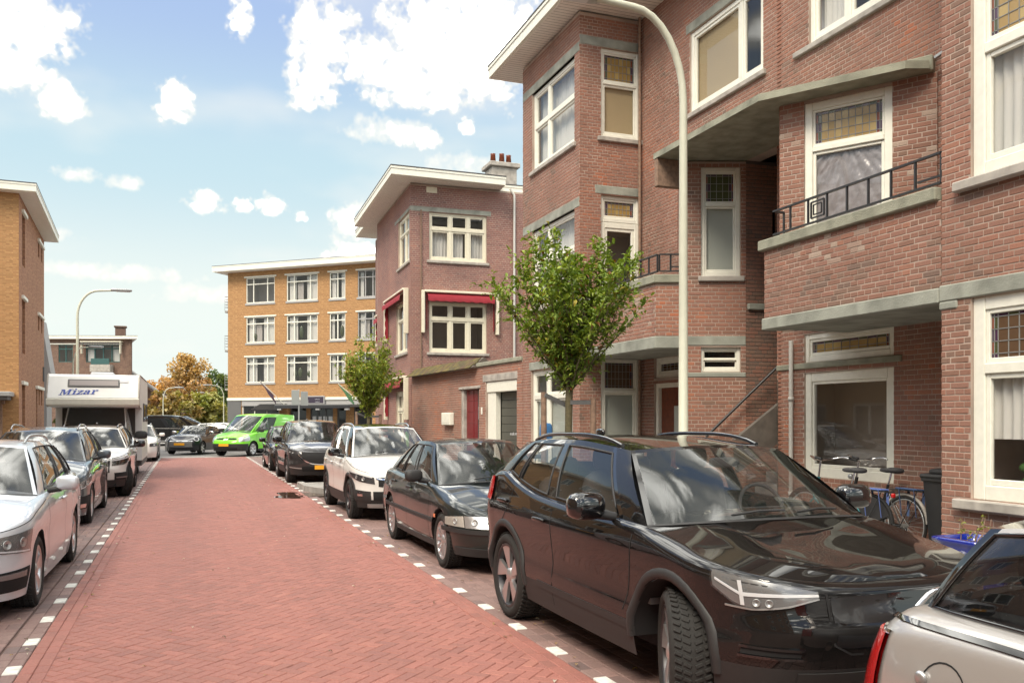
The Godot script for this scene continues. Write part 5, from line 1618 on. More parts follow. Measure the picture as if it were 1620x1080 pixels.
func make_car(called: String, label: String, cat: String, group: String, at: Vector3, yaw: float, S: Dictionary) -> Car:
	var o := thing(called, label, cat, at, yaw, group)
	var c := Car.new(S, self)
	c.node = o
	var X := o.global_transform
	var add := func(name: String, mb: MB, m: Material, p: Node3D = null, lb := "") -> MeshInstance3D: return put(p if p else o, name, mb, m, X, lb)
	var G: Dictionary = S.gh
	# --- stations round the body
	var zs := []
	var zc: float = S.L / 2 - S.Lf
	var zr: float = -S.L / 2 + S.Lr
	for k in 25: zs.append(lerpf(zc, zr, k / 24.0))
	for w in S.wz:
		for k in 15: zs.append(w + S.Ra * cos(PI * k / 14.0))
		zs.append(w + S.Ra + 0.001); zs.append(w - S.Ra - 0.001)
	for q in [G.zA, G.zD]: zs.append(q)
	var taus := []
	for k in 21: taus.append(k / 20.0)
	for k in 13: taus.append(2.0 + k / 12.0)
	for z in zs: taus.append(c.tau_of(z))
	taus.sort()
	var ts := []
	for t in taus:
		if ts.is_empty() or t - ts[-1] > 2e-5: ts.append(t)
	var loop := []
	for i in range(ts.size() - 1, -1, -1): loop.append(-ts[i])
	for i in range(1, ts.size()): loop.append(ts[i])
	var trim: float = S.get("trim", 0.0)
	var lo := []
	var hi := []
	for t in loop:
		var z := c.z_of(t)
		var b := c.low(z)
		var yt := c.top(z)
		var tr := clampf(trim, b, yt - 0.05) if trim > 0 else b
		if S.has("trimf") and absf(t) < 0.9: tr = clampf(S.trimf, b, yt - 0.05)
		var r1 := []
		var r2 := []
		for k in 4: r1.append(c.pt(t, lerpf(b, tr, k / 3.0), 0.0))
		var rr := curve(S.rad, z)
		for k in 11: r2.append(c.pt(t, lerpf(tr, yt - rr, k / 10.0)))
		for k in range(1, 7): r2.append(c.pt(t, yt - rr + rr * sin(k / 6.0 * PI / 2)))
		lo.append(r1); hi.append(r2)
	var body := MB.new()
	body.grid(hi, true)
	# bonnet and rear deck: chords from flank to flank
	var crown: float = S.get("crown", 0.05)
	var hood := []
	var deck := []
	for t in ts:
		var z := c.z_of(t)
		if z > G.zA - 0.25 or z < G.zD + 0.12:
			var a := c.pt(t, c.top(z))
			var row := []
			var fade := clampf(absf(a.x) / S.W * 1.6, 0, 1)
			for j in 17:
				var u := j / 16.0 * 2 - 1
				var rise := crown * (1 - u * u) * fade
				if z > 0: rise += S.get("ridge", 0.0) * fade * exp(-pow((absf(u) - 0.62) / 0.16, 2))
				row.append(V(-a.x * u, a.y + rise, a.z))
			if z > 0: hood.append(row)
			else: deck.append(row)
	body.grid(hood, true, true)
	if deck.size() > 1: body.grid(deck, true, true)
	# --- greenhouse
	var sides := []
	var zAt: float = G.zAt
	var zDt: float = G.zDt
	var P := func(s: float, t: float, sg: float) -> Vector3:
		var zb := lerpf(G.zD, G.zA, s)
		var b := c.pt(c.tau_of(zb), c.top(zb))
		var zt := lerpf(zDt, zAt, s)
		var tp := V(G.xr * (1 - G.get("nar", 0.05) * pow(2 * s - 1, 2)), curve(G.roof, zt), zt)
		var p := V(absf(b.x), b.y, b.z).lerp(tp, t)
		p.x += G.get("bulge", 0.02) * 4 * t * (1 - t)
		return V(p.x * sg, p.y, p.z)
	c.glass_at = P
	var bF: float = G.get("bF", 0.25)
	var bR: float = G.get("bR", 0.06)
	var tF: float = G.get("tF", 0.12)
	var tR: float = G.get("tR", 0.06)
	var Wn := func(u: float, t: float, front: bool) -> Vector3:
		var s := 1.0 if front else 0.0
		var b: Vector3 = P.call(s, 0.0, 1.0)
		var tp: Vector3 = P.call(s, 1.0, 1.0)
		var k := 1 - u * u
		var bb := V(b.x * u, b.y + crown * k * (1.0 if front else 0.6), b.z + (bF if front else -bR) * k)
		var tt := V(tp.x * u, tp.y + G.get("rc", 0.035) * k, tp.z + (tF if front else -tR) * k)
		var p := bb.lerp(tt, t)
		var bul := 0.03 * 4 * t * (1 - t) * k
		return p + V(0, bul * 0.8, bul * (0.5 if front else -0.5))
	var tb: float = G.get("tb", 0.05)
	var tt: float = G.get("tt", 0.9)
	for sg in [1.0, -1.0]:
		for q in G.cols:
			var m: MB = MB.new() if q[2] == "b" else body
			var strips := [[0.0, 1.0]] if q[2] != "g" else [[0.0, tb], [tt, 1.0]]
			for st in strips:
				var rows := []
				for i in 9:
					var row := []
					for j in 7: row.append(P.call(lerpf(q[0], q[1], i / 8.0), lerpf(st[0], st[1], j / 6.0), sg))
					rows.append(row)
				m.grid(rows, sg < 0)
			if q[2] == "b": add.call("pillar", m, M.gloss_black)
			if q[2] == "g":
				var gm := MB.new()
				var tr := MB.new()
				var rows := []
				for i in 9:
					var row := []
					for j in 7:
						var v: Vector3 = P.call(lerpf(q[0], q[1], i / 8.0), lerpf(tb, tt, j / 6.0), sg)
						row.append(v - V(0.006 * sg, 0, 0))
					rows.append(row)
				gm.grid(rows, sg < 0)
				add.call("side_window", gm, S.get("side_glass", M.car_glass))
				var ring := []
				for e in [[0, 0, 1, 0], [1, 0, 1, 1], [1, 1, 0, 1], [0, 1, 0, 0]]:
					for i in 6: ring.append(P.call(lerpf(q[0], q[1], lerpf(e[0], e[2], i / 6.0)), lerpf(tb, tt, lerpf(e[1], e[3], i / 6.0)), sg))
				ring.append(ring[0])
				tr.tube(ring, 0.009, 5, false)
				add.call("window_seal", tr, S.get("seal", M.plastic))
	for fr in [true, false]:
		var u1: float = 0.96 if fr else G.get("ru", 0.82)
		var t0: float = 0.02 if fr else G.get("rt0", 0.2)
		var t1: float = 0.95 if fr else G.get("rt1", 0.9)
		var gl: bool = fr or G.get("rear_glass", true)
		var us := [-1.0, -u1, u1, 1.0]
		var vs := [0.0, t0, t1, 1.0]
		for a in 3:
			for b in 3:
				var mid := a == 1 and b == 1
				var n := 13 if a == 1 else 3
				var rows := []
				for i in n:
					var row := []
					for j in 7: row.append(Wn.call(lerpf(us[a], us[a + 1], i / float(n - 1)), lerpf(vs[b], vs[b + 1], j / 6.0), fr))
					rows.append(row)
				if mid and gl:
					var gm := MB.new()
					gm.grid(rows, fr)
					add.call("windscreen" if fr else "rear_window", gm, M.car_glass if fr else S.get("side_glass", M.car_glass))
				elif b == 0 and fr:
					var cw := MB.new()
					cw.grid(rows, fr)
					add.call("cowl_panel", cw, M.plastic)
				else: body.grid(rows, fr)
	var roof := MB.new()
	var rf := []
	for i in 25:
		var s := i / 24.0
		var e: Vector3 = P.call(s, 1.0, 1.0)
		var row := []
		for j in 15:
			var u := j / 14.0 * 2 - 1
			var k := 1 - u * u
			row.append(V(e.x * u, e.y + G.get("rc", 0.035) * k, e.z + k * (tF * smoothstep(0.6, 1.0, s) - tR * smoothstep(0.4, 0.0, s))))
		rf.append(row)
	if S.has("roof_mat"):
		roof.grid(rf, true)
		add.call("roof", roof, S.roof_mat)
	else: body.grid(rf, true)
	add.call("body", body, S.paint)
	var lower := MB.new()
	lower.grid(lo, true)
	add.call("lower_trim", lower, M.plastic if trim > 0 else S.paint)
	# --- under side and wheel housings
	var un := MB.new()
	un.box(V(0, S.base + 0.12, 0), V((S.W - 0.26) * 2, 0.2, S.L * 0.9))
	un.box(V(0, S.R + 0.2, (S.wz[0] + S.wz[1]) / 2), V((S.W - 0.05) * 2, 0.05, S.wz[0] - S.wz[1] - S.Ra * 2))
	for w in S.wz:
		for sg in [-1, 1]:
			var inn := []
			var oun := []
			for k in 13:
				var a := PI * k / 12.0
				var z: float = w + S.Ra * cos(a)
				var y: float = S.R + S.Ra * sin(a) * S.get("arch", 1.0)
				inn.append(V((S.W - 0.30) * sg, y, z))
				oun.append(V(absf(c.pt(c.tau_of(z), y).x) * sg - 0.01 * sg, y, z))
			un.grid([inn, oun])
			un.out([V((S.W - 0.29) * sg, S.base, w - S.Ra), V((S.W - 0.29) * sg, S.base, w + S.Ra), V((S.W - 0.29) * sg, S.R + S.Ra, w + S.Ra), V((S.W - 0.29) * sg, S.R + S.Ra, w - S.Ra)], V(0, 0.5, w))
	add.call("underbody", un, M.black)
	if S.get("flares", false):
		for w in S.wz:
			for sg in [-1, 1]:
				var fl := MB.new()
				var rows := []
				for k in 21:
					var a := PI * k / 20.0
					var row := []
					for q in [[-0.004, -0.02], [-0.004, 0.012], [0.02, 0.016], [0.045, 0.012], [0.055, 0.0]]:
						var rad: float = S.Ra + q[0]
						var z: float = w + rad * cos(a)
						row.append(c.pt(c.tau_of(z) * sg, S.R + rad * sin(a), q[1]))
					rows.append(row)
				fl.grid(rows, sg < 0)
				add.call("wheel_arch_trim", fl, M.plastic)
	# --- wheels
	var ww: float = S.get("ww", 0.215)
	for k in 2:
		for sg in [1.0, -1.0]:
			make_wheel(o, V((S.W - ww / 2 - S.get("inset", 0.03)) * sg, S.R, S.wz[k]), S.R, ww, sg, S.rim, S.get("steer", 0.0) if k == 0 else 0.0)
	# --- cabin
	var zcab: float = (G.zA + G.zAt) / 2
	var yb: float = c.top((G.zA + G.zD) / 2)
	var sm: Material = S.get("seat", M.seat)
	for sx in [-0.37, 0.37]:
		var sb := MB.new()
		sb.blob(V(sx, yb - 0.45, zcab - 0.75), V(0.5, 0.2, 0.5), 0.5)
		sb.blob(V(sx, yb - 0.1, zcab - 1.03), V(0.5, 0.66, 0.2), 0.5, Basis(Vector3.RIGHT, -0.2))
		sb.blob(V(sx, yb + 0.3, zcab - 1.12), V(0.27, 0.2, 0.12), 0.6)
		add.call("seat", sb, sm)
	if S.get("rear_seat", true):
		var rs := MB.new()
		rs.blob(V(0, yb - 0.15, maxf(zcab - 1.95, G.zD + 0.5)), V(1.25, 0.6, 0.2), 0.4, Basis(Vector3.RIGHT, -0.2))
		for sx in [-0.36, 0.36]: rs.blob(V(sx, yb + 0.2, maxf(zcab - 2.02, G.zD + 0.42)), V(0.27, 0.17, 0.1), 0.6)
		add.call("rear_seat", rs, sm)
	var db := MB.new()
	db.blob(V(0, yb - 0.16, G.zA - 0.12), V(S.W * 1.7, 0.3, 0.6), 0.5)
	db.box(V(0, yb - 0.5, (G.zD + G.zA) / 2), V(S.W * 1.75, 0.04, G.zA - G.zD))
	add.call("dashboard", db, M.trim)
	var sw := MB.new()
	var ring := []
	for k in 25: ring.append(V(0.37, yb - 0.02, G.zA - 0.5) + Basis(Vector3.RIGHT, 1.15) * V(cos(TAU * k / 24) * 0.18, 0, sin(TAU * k / 24) * 0.18))
	sw.tube(ring, 0.014, 6, false)
	sw.bar(ring[0], ring[12], 0.05, 0.02)
	add.call("steering_wheel", sw, M.seat)
	var mr := MB.new()
	mr.blob(Wn.call(0.0, 0.84, true) - V(0, 0.06, 0.06), V(0.24, 0.07, 0.04), 0.5)
	add.call("rear_view_mirror", mr, M.seat)
	# --- shut lines, handles, mirrors, wipers, plates
	var sm2 := MB.new()
	for sg in [1.0, -1.0]:
		for dz in S.doors:
			var pts := []
			var zt: float = dz[0]
			for k in 11:
				var y := lerpf(maxf(S.base + 0.07, c.low(zt) + 0.02), c.top(zt) - 0.005, k / 10.0)
				pts.append([c.tau_of(zt + dz[1] * pow(1 - k / 10.0, 2.0)) * sg, y])
			put(o, "door_gap", c.seam(pts, 0.010), M.black, X)
		for hz in S.handles:
			var hb := MB.new()
			var p := c.pt(c.tau_of(hz[0]) * sg, hz[1], 0.018)
			hb.blob(p, V(0.04, 0.034, 0.23), 0.6)
			put(o, "door_handle", hb, S.get("handle_mat", S.paint), X)
		if S.has("hood_gap"):
			var pts := []
			for k in 13:
				var t := lerpf(c.tau_of(G.zA - 0.05), S.hood_gap[0], k / 12.0)
				pts.append([t * sg, c.top(c.z_of(t)) - curve(S.rad, c.z_of(t)) * S.hood_gap[1]])
			put(o, "bonnet_gap", c.seam(pts, 0.007), M.black, X)
		var mz: float = S.get("mz", G.zA - 0.28)
		var my: float = c.top(mz)
		var mx: float = absf(c.pt(c.tau_of(mz), my - 0.03).x)
		var ms: float = S.get("ms", 1.0)
		var mm := MB.new()
		mm.blob(V((mx + 0.15 * ms) * sg, my + 0.085, mz), V(0.22, 0.15, 0.13) * ms, 0.62, Basis(Vector3.UP, -0.12 * sg))
		var mir := add.call("wing_mirror", mm, S.get("mirror_mat", S.paint)) as MeshInstance3D
		var mf := MB.new()
		mf.tube([V((mx - 0.03) * sg, my + 0.01, mz), V((mx + 0.09 * ms) * sg, my + 0.03, mz + 0.01)], 0.03, 8)
		put(mir, "mirror_foot", mf, M.plastic, X)
	var wb := MB.new()
	for sx in [-0.05, 0.5]:
		var a: Vector3 = Wn.call(clampf(sx - 0.45, -0.9, 0.9) / 0.9 * 0.85, 0.035, true) + V(0, 0.02, 0.015)
		var b: Vector3 = Wn.call(sx, 0.06, true) + V(0, 0.02, 0.01)
		wb.tube([a, a.lerp(b, 0.5) + V(0, 0.012, 0.01), b], 0.008, 5)
	add.call("wiper", wb, M.plastic)
	if S.has("rails"):
		for sg in [1.0, -1.0]:
			var rl := MB.new()
			var pts := []
			for i in 15:
				var s := lerpf(S.rails[0], S.rails[1], i / 14.0)
				var p: Vector3 = P.call(s, 1.0, sg)
				pts.append(V(p.x - 0.05 * sg, p.y + 0.012 + S.get("rail_h", 0.045) * (1 - pow(2 * i / 14.0 - 1, 6)), p.z))
			rl.tube(pts, 0.016, 8)
			add.call("roof_rail", rl, S.get("rail_mat", M.gloss_black))
	if S.has("antenna"):
		var an := MB.new()
		an.blob(V(0, curve(G.roof, zDt + 0.25) + 0.07, zDt + 0.25), V(0.05, 0.07, 0.16), 0.8)
		add.call("antenna", an, M.gloss_black)
	return c


func headlamp(c: Car, ta: float, tb: float, ya: Array, yb: Array, o := {}):  # a lamp on each side: dark housing, reflector bowls, light guide, clear cover
	var X := c.node.global_transform
	for sg in [1.0, -1.0]:
		var hs := put(c.node, "headlight", c.patch(ta * sg, tb * sg, ya, yb, 0.004), o.get("mat", M.alloy_dark), X)
		for b in o.get("bowls", []):
			var p := c.pt(lerpf(ta, tb, b[0]) * sg, lerpf(along(ya, b[0]), along(yb, b[0]), b[1]), -0.0)
			var n := (c.pt(lerpf(ta, tb, b[0]) * sg, p.y, 0.1) - p).normalized()
			var x := Vector3.UP.cross(n).normalized()
			var bm := MB.new()
			bm.lathe([Vector2(0.001, 0.002), Vector2(b[2] * 0.35, 0.004), Vector2(b[2] * 0.65, 0.012), Vector2(b[2] * 0.75, 0.016), Vector2(b[2] * 0.8, 0.008)], 16, Transform3D(Basis(x, n, x.cross(n)), p))
			put(hs, "reflector", bm, M.steel, X)
		for g in o.get("guides", []):
			put(hs, "light_guide", c.patch(lerpf(ta, tb, g[0]) * sg, lerpf(ta, tb, g[1]) * sg, g[2], g[3], 0.009, 8, 2), M.lamp_white, X)
		put(hs, "lamp_cover", c.patch(ta * sg, tb * sg, ya, yb, 0.020, 12, 4), M.lens, X)


func bits(c: Car, called: String, mt: Material, ta: float, tb: float, ya: Array, yb: Array, off := 0.006, both := true, nt := 10):
	var X := c.node.global_transform
	for sg in ([1.0, -1.0] if both else [1.0]):
		put(c.node, called, c.patch(ta * sg, tb * sg, ya, yb, off, nt), mt, X)


func plate_on(c: Car, y: float, tau := 0.0, off := 0.02, rear := false):
	var t := 3.0 if rear else tau
	var p := c.pt(t, y, 0.0)
	var mb := MB.new()
	mb.box(V(c.pt(tau, y).x, y, p.z + (off if not rear else -off)), V(0.52, 0.11, 0.012), Basis(), 0.004)
	put(c.node, "number_plate", mb, M.plate, c.node.global_transform)


func all_cars():
	var right := "cars parked on the right"
	var left := "cars parked on the left"
	# --- black compact SUV, right, nearest
	var bk := paint([0.008, 0.0075, 0.0075], {"rough": 0.3, "spec": 0.1})
	var suv := {"L": 4.43, "W": 0.925, "Lf": 0.8, "nf": 3.0, "Lr": 0.55, "nr": 3.6, "wz": [1.34, -1.36], "R": 0.362, "Ra": 0.43, "base": 0.24, "trim": 0.44, "bow": 0.025, "crown": 0.05, "ridge": 0.02,
		"top": [[-2.21, 1.06], [-2.0, 1.2], [-1.6, 1.25], [-1.2, 1.17], [-0.7, 1.10], [0.2, 1.065], [1.0, 1.045], [1.6, 0.955], [2.0, 0.905], [2.21, 0.865]],
		"rad": [[-2.2, 0.09], [-1.4, 0.05], [0.9, 0.05], [1.4, 0.08], [2.2, 0.05]],
		"nose": [[0.24, -0.14], [0.4, -0.05], [0.54, 0.0], [0.64, 0.02], [0.70, -0.015], [0.8, -0.03], [0.9, -0.065]], "tail": [[0.25, 0.1], [0.5, 0.0], [0.85, 0.03], [1.2, 0.12]],
		"side": [[0.2, -0.07], [0.36, -0.03], [0.5, -0.012], [0.62, -0.028], [0.78, -0.012], [0.92, 0.0], [1.06, -0.03], [1.25, -0.06]],
		"gh": {"zA": 1.0, "zD": -2.02, "zAt": 0.36, "zDt": -1.6, "xr": 0.635, "roof": [[-1.65, 1.49], [-1.1, 1.53], [-0.4, 1.54], [0.36, 1.485]], "bF": 0.32, "tF": 0.14, "bR": 0.1, "bulge": 0.03, "tb": 0.05, "tt": 0.9,
			"cols": [[0, 0.17, "p"], [0.17, 0.245, "g"], [0.245, 0.26, "b"], [0.26, 0.48, "g"], [0.48, 0.54, "b"], [0.54, 0.88, "g"], [0.88, 0.905, "b"], [0.905, 1.0, "p"]]},
		"doors": [[0.93, -0.12], [-0.32, 0.0], [-1.22, -0.28]], "handles": [[-0.52, 0.93], [-1.42, 1.0]], "mz": 0.62, "hood_gap": [0.45, 0.8], "rim": "twist:5:1.7", "paint": bk, "flares": true, "rail_h": 0.03, "rails": [0.06, 0.9], "antenna": 1, "steer": -0.42, "ww": 0.235, "arch": 0.98, "mirror_mat": M.gloss_black, "ms": 1.18}
	var c := make_car("suv", "black compact SUV with black roof rails parked nearest on the right, front wheel turned", "car", right, V(3.47, 0, -5.74), 0.0, suv)
	headlamp(c, 0.27, 0.80, [0.80, 0.755, 0.735, 0.745, 0.83], [0.828, 0.858, 0.875, 0.89, 0.905], {"guides": [[0.0, 0.72, [0.806, 0.80, 0.795], [0.818, 0.816, 0.814]], [0.68, 0.72, [0.75], [0.87]], [0.72, 0.96, [0.80, 0.862], [0.814, 0.872]]], "bowls": [[0.44, 0.22, 0.026], [0.56, 0.22, 0.026]], "mat": M.lamp_body})
	bits(c, "lamp_trim", M.steel, 0.27, 0.74, [0.792, 0.747, 0.727, 0.735], [0.798, 0.755, 0.735, 0.743], 0.008)
	bits(c, "grille_panel", M.gloss_black, 0.22, -0.22, [0.56, 0.53, 0.56], [0.80, 0.81, 0.80], 0.0015, false, 20)
	put(c.node, "grille_gap", c.seam([[0.235, 0.82], [0.225, 0.57], [0.15, 0.52], [0, 0.515], [-0.15, 0.52], [-0.225, 0.57], [-0.235, 0.82]], 0.012, 0.004), M.black, c.node.global_transform)
	bits(c, "intake_slot", M.black, 0.36, 0.66, [0.505], [0.535], 0.004)
	bits(c, "intake_frame", M.gloss_black, 0.35, 0.67, [0.49], [0.503], 0.014)
	bits(c, "intake_frame", M.gloss_black, 0.35, 0.67, [0.537], [0.55], 0.014)
	bits(c, "lower_grille", M.plastic, 0.36, -0.36, [0.31], [0.42], 0.006, false)
	bits(c, "bonnet_edge", M.black, 0.27, -0.27, [0.824], [0.833], 0.003, false, 16)
	bits(c, "tail_lamp", M.red_lens, 2.02, 2.35, [0.98, 1.0], [1.19, 1.16], 0.014)
	bits(c, "sill_panel", M.plastic, 1.16, 1.66, [0.40], [0.455], 0.004)
	# --- dark green five-door hatch
	var gp := paint([0.012, 0.0165, 0.016], {"rough": 0.3})
	var saab := {"L": 4.63, "W": 0.855, "Lf": 0.9, "nf": 2.7, "Lr": 0.7, "nr": 3.0, "wz": [1.36, -1.245], "R": 0.312, "Ra": 0.365, "base": 0.2, "bow": 0.03, "crown": 0.05, "ridge": 0.012,
		"top": [[-2.31, 0.86], [-2.0, 0.98], [-1.4, 0.98], [-0.5, 0.95], [0.5, 0.93], [1.0, 0.90], [1.7, 0.80], [2.1, 0.72], [2.31, 0.66]],
		"rad": [[-2.3, 0.1], [-1.5, 0.05], [0.8, 0.05], [1.3, 0.12], [2.3, 0.10]],
		"nose": [[0.2, -0.08], [0.36, 0.0], [0.5, 0.0], [0.56, -0.05], [0.72, -0.16]], "tail": [[0.2, 0.08], [0.45, 0.0], [0.6, 0.05], [1.0, 0.22]],
		"side": [[0.2, -0.05], [0.35, -0.015], [0.5, 0.0], [0.7, -0.008], [0.85, -0.03], [0.98, -0.06]],
		"gh": {"zA": 0.95, "zD": -1.85, "zAt": 0.12, "zDt": -1.0, "xr": 0.56, "roof": [[-1.1, 1.35], [-0.6, 1.405], [-0.1, 1.41], [0.15, 1.375]], "bF": 0.26, "tF": 0.1, "bR": 0.2, "tR": 0.05, "bulge": 0.025, "rt0": 0.1,
			"cols": [[0, 0.17, "p"], [0.17, 0.33, "g"], [0.33, 0.36, "b"], [0.36, 0.585, "g"], [0.585, 0.63, "b"], [0.63, 0.93, "g"], [0.93, 1.0, "p"]]},
		"doors": [[0.88, 0.0], [-0.2, 0.0], [-1.1, -0.3]], "handles": [[-0.1, 0.82], [-1.05, 0.84]], "handle_mat": M.plastic, "mirror_mat": M.plastic, "hood_gap": [0.42, 0.6], "mz": 0.62, "rim": "plain:12:0.55", "paint": gp, "ww": 0.195, "inset": 0.035}
	c = make_car("hatchback", "dark green older five-door hatchback between the black SUV and the white crossover", "car", right, V(3.56, 0, -11.12), 0.0, saab)
	headlamp(c, 0.20, 0.62, [0.515], [0.635, 0.64], {"bowls": [[0.3, 0.5, 0.05], [0.7, 0.5, 0.05]], "mat": M.alloy})
	headlamp(c, 0.63, 0.93, [0.52, 0.53], [0.638, 0.61], {"bowls": [[0.4, 0.5, 0.04]], "mat": M.sill})
	bits(c, "grille", M.black, 0.15, -0.15, [0.53], [0.62], 0.006, false)
	for k in 4: bits(c, "grille_bar", M.chrome, 0.15, -0.15, [0.536 + k * 0.022], [0.545 + k * 0.022], 0.012, false)
	bits(c, "bumper_lower", M.plastic, 0.8, -0.8, [0.21], [0.30], 0.012, false, 24)
	bits(c, "bumper_strip", M.plastic, 0.98, -0.98, [0.455], [0.50], 0.014, false, 28)
	bits(c, "side_strip", M.plastic, 1.1, 1.95, [0.49], [0.535], 0.014)
	bits(c, "indicator", M.amber_lens, 1.06, 1.085, [0.56], [0.60], 0.012)
	bits(c, "sill_trim", M.plastic, 1.12, 1.78, [0.2], [0.27], 0.006)
	plate_on(c, 0.39, 0.0)
	# --- white crossover
	var wp := paint([0.62, 0.61, 0.585], {"rough": 0.4})
	var cro := {"L": 4.21, "W": 0.88, "Lf": 0.8, "nf": 2.9, "Lr": 0.6, "nr": 3.2, "wz": [1.28, -1.32], "R": 0.335, "Ra": 0.4, "base": 0.22, "trim": 0.42, "trimf": 0.36, "bow": 0.035, "crown": 0.06,
		"top": [[-2.1, 1.02], [-1.9, 1.12], [-1.4, 1.13], [-0.8, 1.06], [0.2, 1.03], [0.9, 1.03], [1.5, 0.98], [1.9, 0.90], [2.1, 0.82]],
		"rad": [[-2.1, 0.1], [-1.2, 0.05], [0.8, 0.05], [1.3, 0.13], [2.1, 0.12]],
		"nose": [[0.2, -0.1], [0.42, 0.0], [0.65, 0.0], [0.9, -0.09]], "tail": [[0.2, 0.1], [0.5, 0.0], [1.1, 0.12]],
		"side": [[0.2, -0.06], [0.45, -0.01], [0.62, -0.02], [0.8, 0.0], [0.95, -0.015], [1.1, -0.06]],
		"gh": {"zA": 1.0, "zD": -1.9, "zAt": 0.2, "zDt": -1.55, "xr": 0.595, "roof": [[-1.6, 1.5], [-1.0, 1.56], [-0.3, 1.575], [0.2, 1.53]], "bF": 0.3, "tF": 0.12, "bulge": 0.03,
			"cols": [[0, 0.14, "b"], [0.14, 0.24, "g"], [0.24, 0.27, "b"], [0.27, 0.5, "g"], [0.5, 0.55, "b"], [0.55, 0.88, "g"], [0.88, 1.0, "b"]]},
		"doors": [[0.9, -0.1], [-0.25, 0.0], [-1.1, -0.3]], "handles": [[-0.4, 0.9], [-1.3, 0.92]], "mz": 0.62, "hood_gap": [0.45, 0.6], "rim": "darktwist:5:0.9", "paint": wp, "roof_mat": M.gloss_black, "flares": true, "rails": [0.05, 0.9], "rail_mat": M.chrome, "rail_h": 0.03, "mirror_mat": M.gloss_black, "seal": M.chrome}
	c = make_car("crossover", "white crossover with black roof and mirrors beside the puddle", "car", right, V(3.46, 0, -16.45), 0.0, cro)
	headlamp(c, 0.36, 0.95, [0.62, 0.66, 0.74], [0.73, 0.79, 0.83], {"bowls": [[0.35, 0.45, 0.04], [0.62, 0.45, 0.04]], "guides": [[0.05, 0.95, [0.72, 0.775, 0.81], [0.735, 0.79, 0.825]]]})
	bits(c, "grille", M.black, 0.3, -0.3, [0.58, 0.55, 0.58], [0.73], 0.005, false)
	bits(c, "grille_bar", M.chrome, 0.33, -0.33, [0.70, 0.66, 0.70], [0.725, 0.685, 0.725], 0.012, false)
	bits(c, "fog_lamp_bezel", M.plastic, 0.42, 0.90, [0.33, 0.36], [0.5, 0.53], 0.008)
	bits(c, "fog_lamp", M.chrome, 0.58, 0.70, [0.42], [0.49], 0.012)
	bits(c, "skid_plate", M.steel, 0.5, -0.5, [0.225], [0.29], 0.008, false, 16)
	bits(c, "lower_grille", M.black, 0.38, -0.38, [0.36], [0.5], 0.006, false)
	plate_on(c, 0.53)
	# --- dark grey SUV
	var dg := paint([0.035, 0.033, 0.034], {"rough": 0.28, "metal": 0.3})
	var cx := suv.duplicate(true)
	cx.merge({"L": 4.55, "W": 0.92, "Lf": 0.75, "paint": dg, "flares": true, "wz": [1.36, -1.34], "rim": "twist:5:0.9", "steer": 0.0, "hood_gap": [0.5, 0.7], "crown": 0.06}, true)
	cx.nose = [[0.22, -0.1], [0.45, 0.0], [0.7, 0.02], [0.95, -0.1]]
	cx.top = [[-2.27, 1.0], [-2.0, 1.14], [-1.4, 1.15], [-0.6, 1.1], [0.9, 1.06], [1.5, 1.02], [2.0, 0.93], [2.27, 0.85]]
	cx.gh = cx.gh.duplicate(true)
	cx.gh.merge({"roof": [[-1.75, 1.55], [-1.2, 1.62], [-0.5, 1.645], [0.1, 1.6]], "zAt": 0.1, "zA": 0.95}, true)
	cx.erase("rails")
	c = make_car("suv", "dark grey SUV with large mesh grille parked just beyond the puddle and kerb", "car", right, V(3.40, 0, -25.62), 0.0, cx)
	headlamp(c, 0.40, 0.95, [0.77, 0.80, 0.83], [0.82, 0.865, 0.88], {"bowls": [[0.4, 0.5, 0.028], [0.65, 0.5, 0.026]]})
	bits(c, "grille", M.black, 0.36, -0.36, [0.74, 0.55, 0.52, 0.55, 0.74], [0.83], 0.008, false, 24)
	bits(c, "grille_wing", M.chrome, 0.45, 0.0, [0.76, 0.60, 0.52, 0.50], [0.785, 0.63, 0.55, 0.525], 0.016)
	bits(c, "fog_lamp_strip", M.steel, 0.36, 0.80, [0.40, 0.43], [0.425, 0.45], 0.012)
	bits(c, "lower_grille", M.black, 0.35, -0.35, [0.34], [0.47], 0.008, false)
	plate_on(c, 0.44, 0.0)
	# --- small black hatch
	var city := cro.duplicate(true)
	city.merge({"L": 3.7, "W": 0.82, "wz": [1.14, -1.2], "R": 0.3, "Ra": 0.35, "base": 0.18, "paint": bk, "rim": "plain:8:0.8", "trim": 0.0, "flares": false, "handle_mat": bk, "mz": 0.5}, true)
	city.erase("roof_mat"); city.erase("rails"); city.erase("seal"); city.erase("trimf")
	city.top = [[-1.85, 0.86], [-1.6, 0.98], [-0.8, 0.97], [0.7, 0.92], [1.3, 0.85], [1.65, 0.75], [1.85, 0.66]]
	city.doors = [[0.75, -0.08], [-0.3, 0.0], [-1.0, -0.25]]
	city.handles = [[-0.4, 0.82], [-1.1, 0.84]]
	city.gh = {"zA": 0.85, "zD": -1.6, "zAt": 0.1, "zDt": -1.3, "xr": 0.56, "roof": [[-1.4, 1.38], [-0.8, 1.45], [-0.2, 1.455], [0.1, 1.42]], "bF": 0.26, "tF": 0.1, "bulge": 0.025, "cols": [[0, 0.14, "p"], [0.14, 0.46, "g"], [0.46, 0.52, "b"], [0.52, 0.9, "g"], [0.9, 1.0, "p"]]}
	c = make_car("small_hatchback", "small black hatchback parked last on the right, half hidden by the grey SUV", "car", right, V(3.32, 0, -30.95), 0.0, city)
	headlamp(c, 0.45, 0.95, [0.58, 0.6], [0.7, 0.74], {"bowls": [[0.4, 0.5, 0.045]]})
	bits(c, "lower_grille", M.black, 0.4, -0.4, [0.3], [0.45], 0.006, false)
	plate_on(c, 0.48)
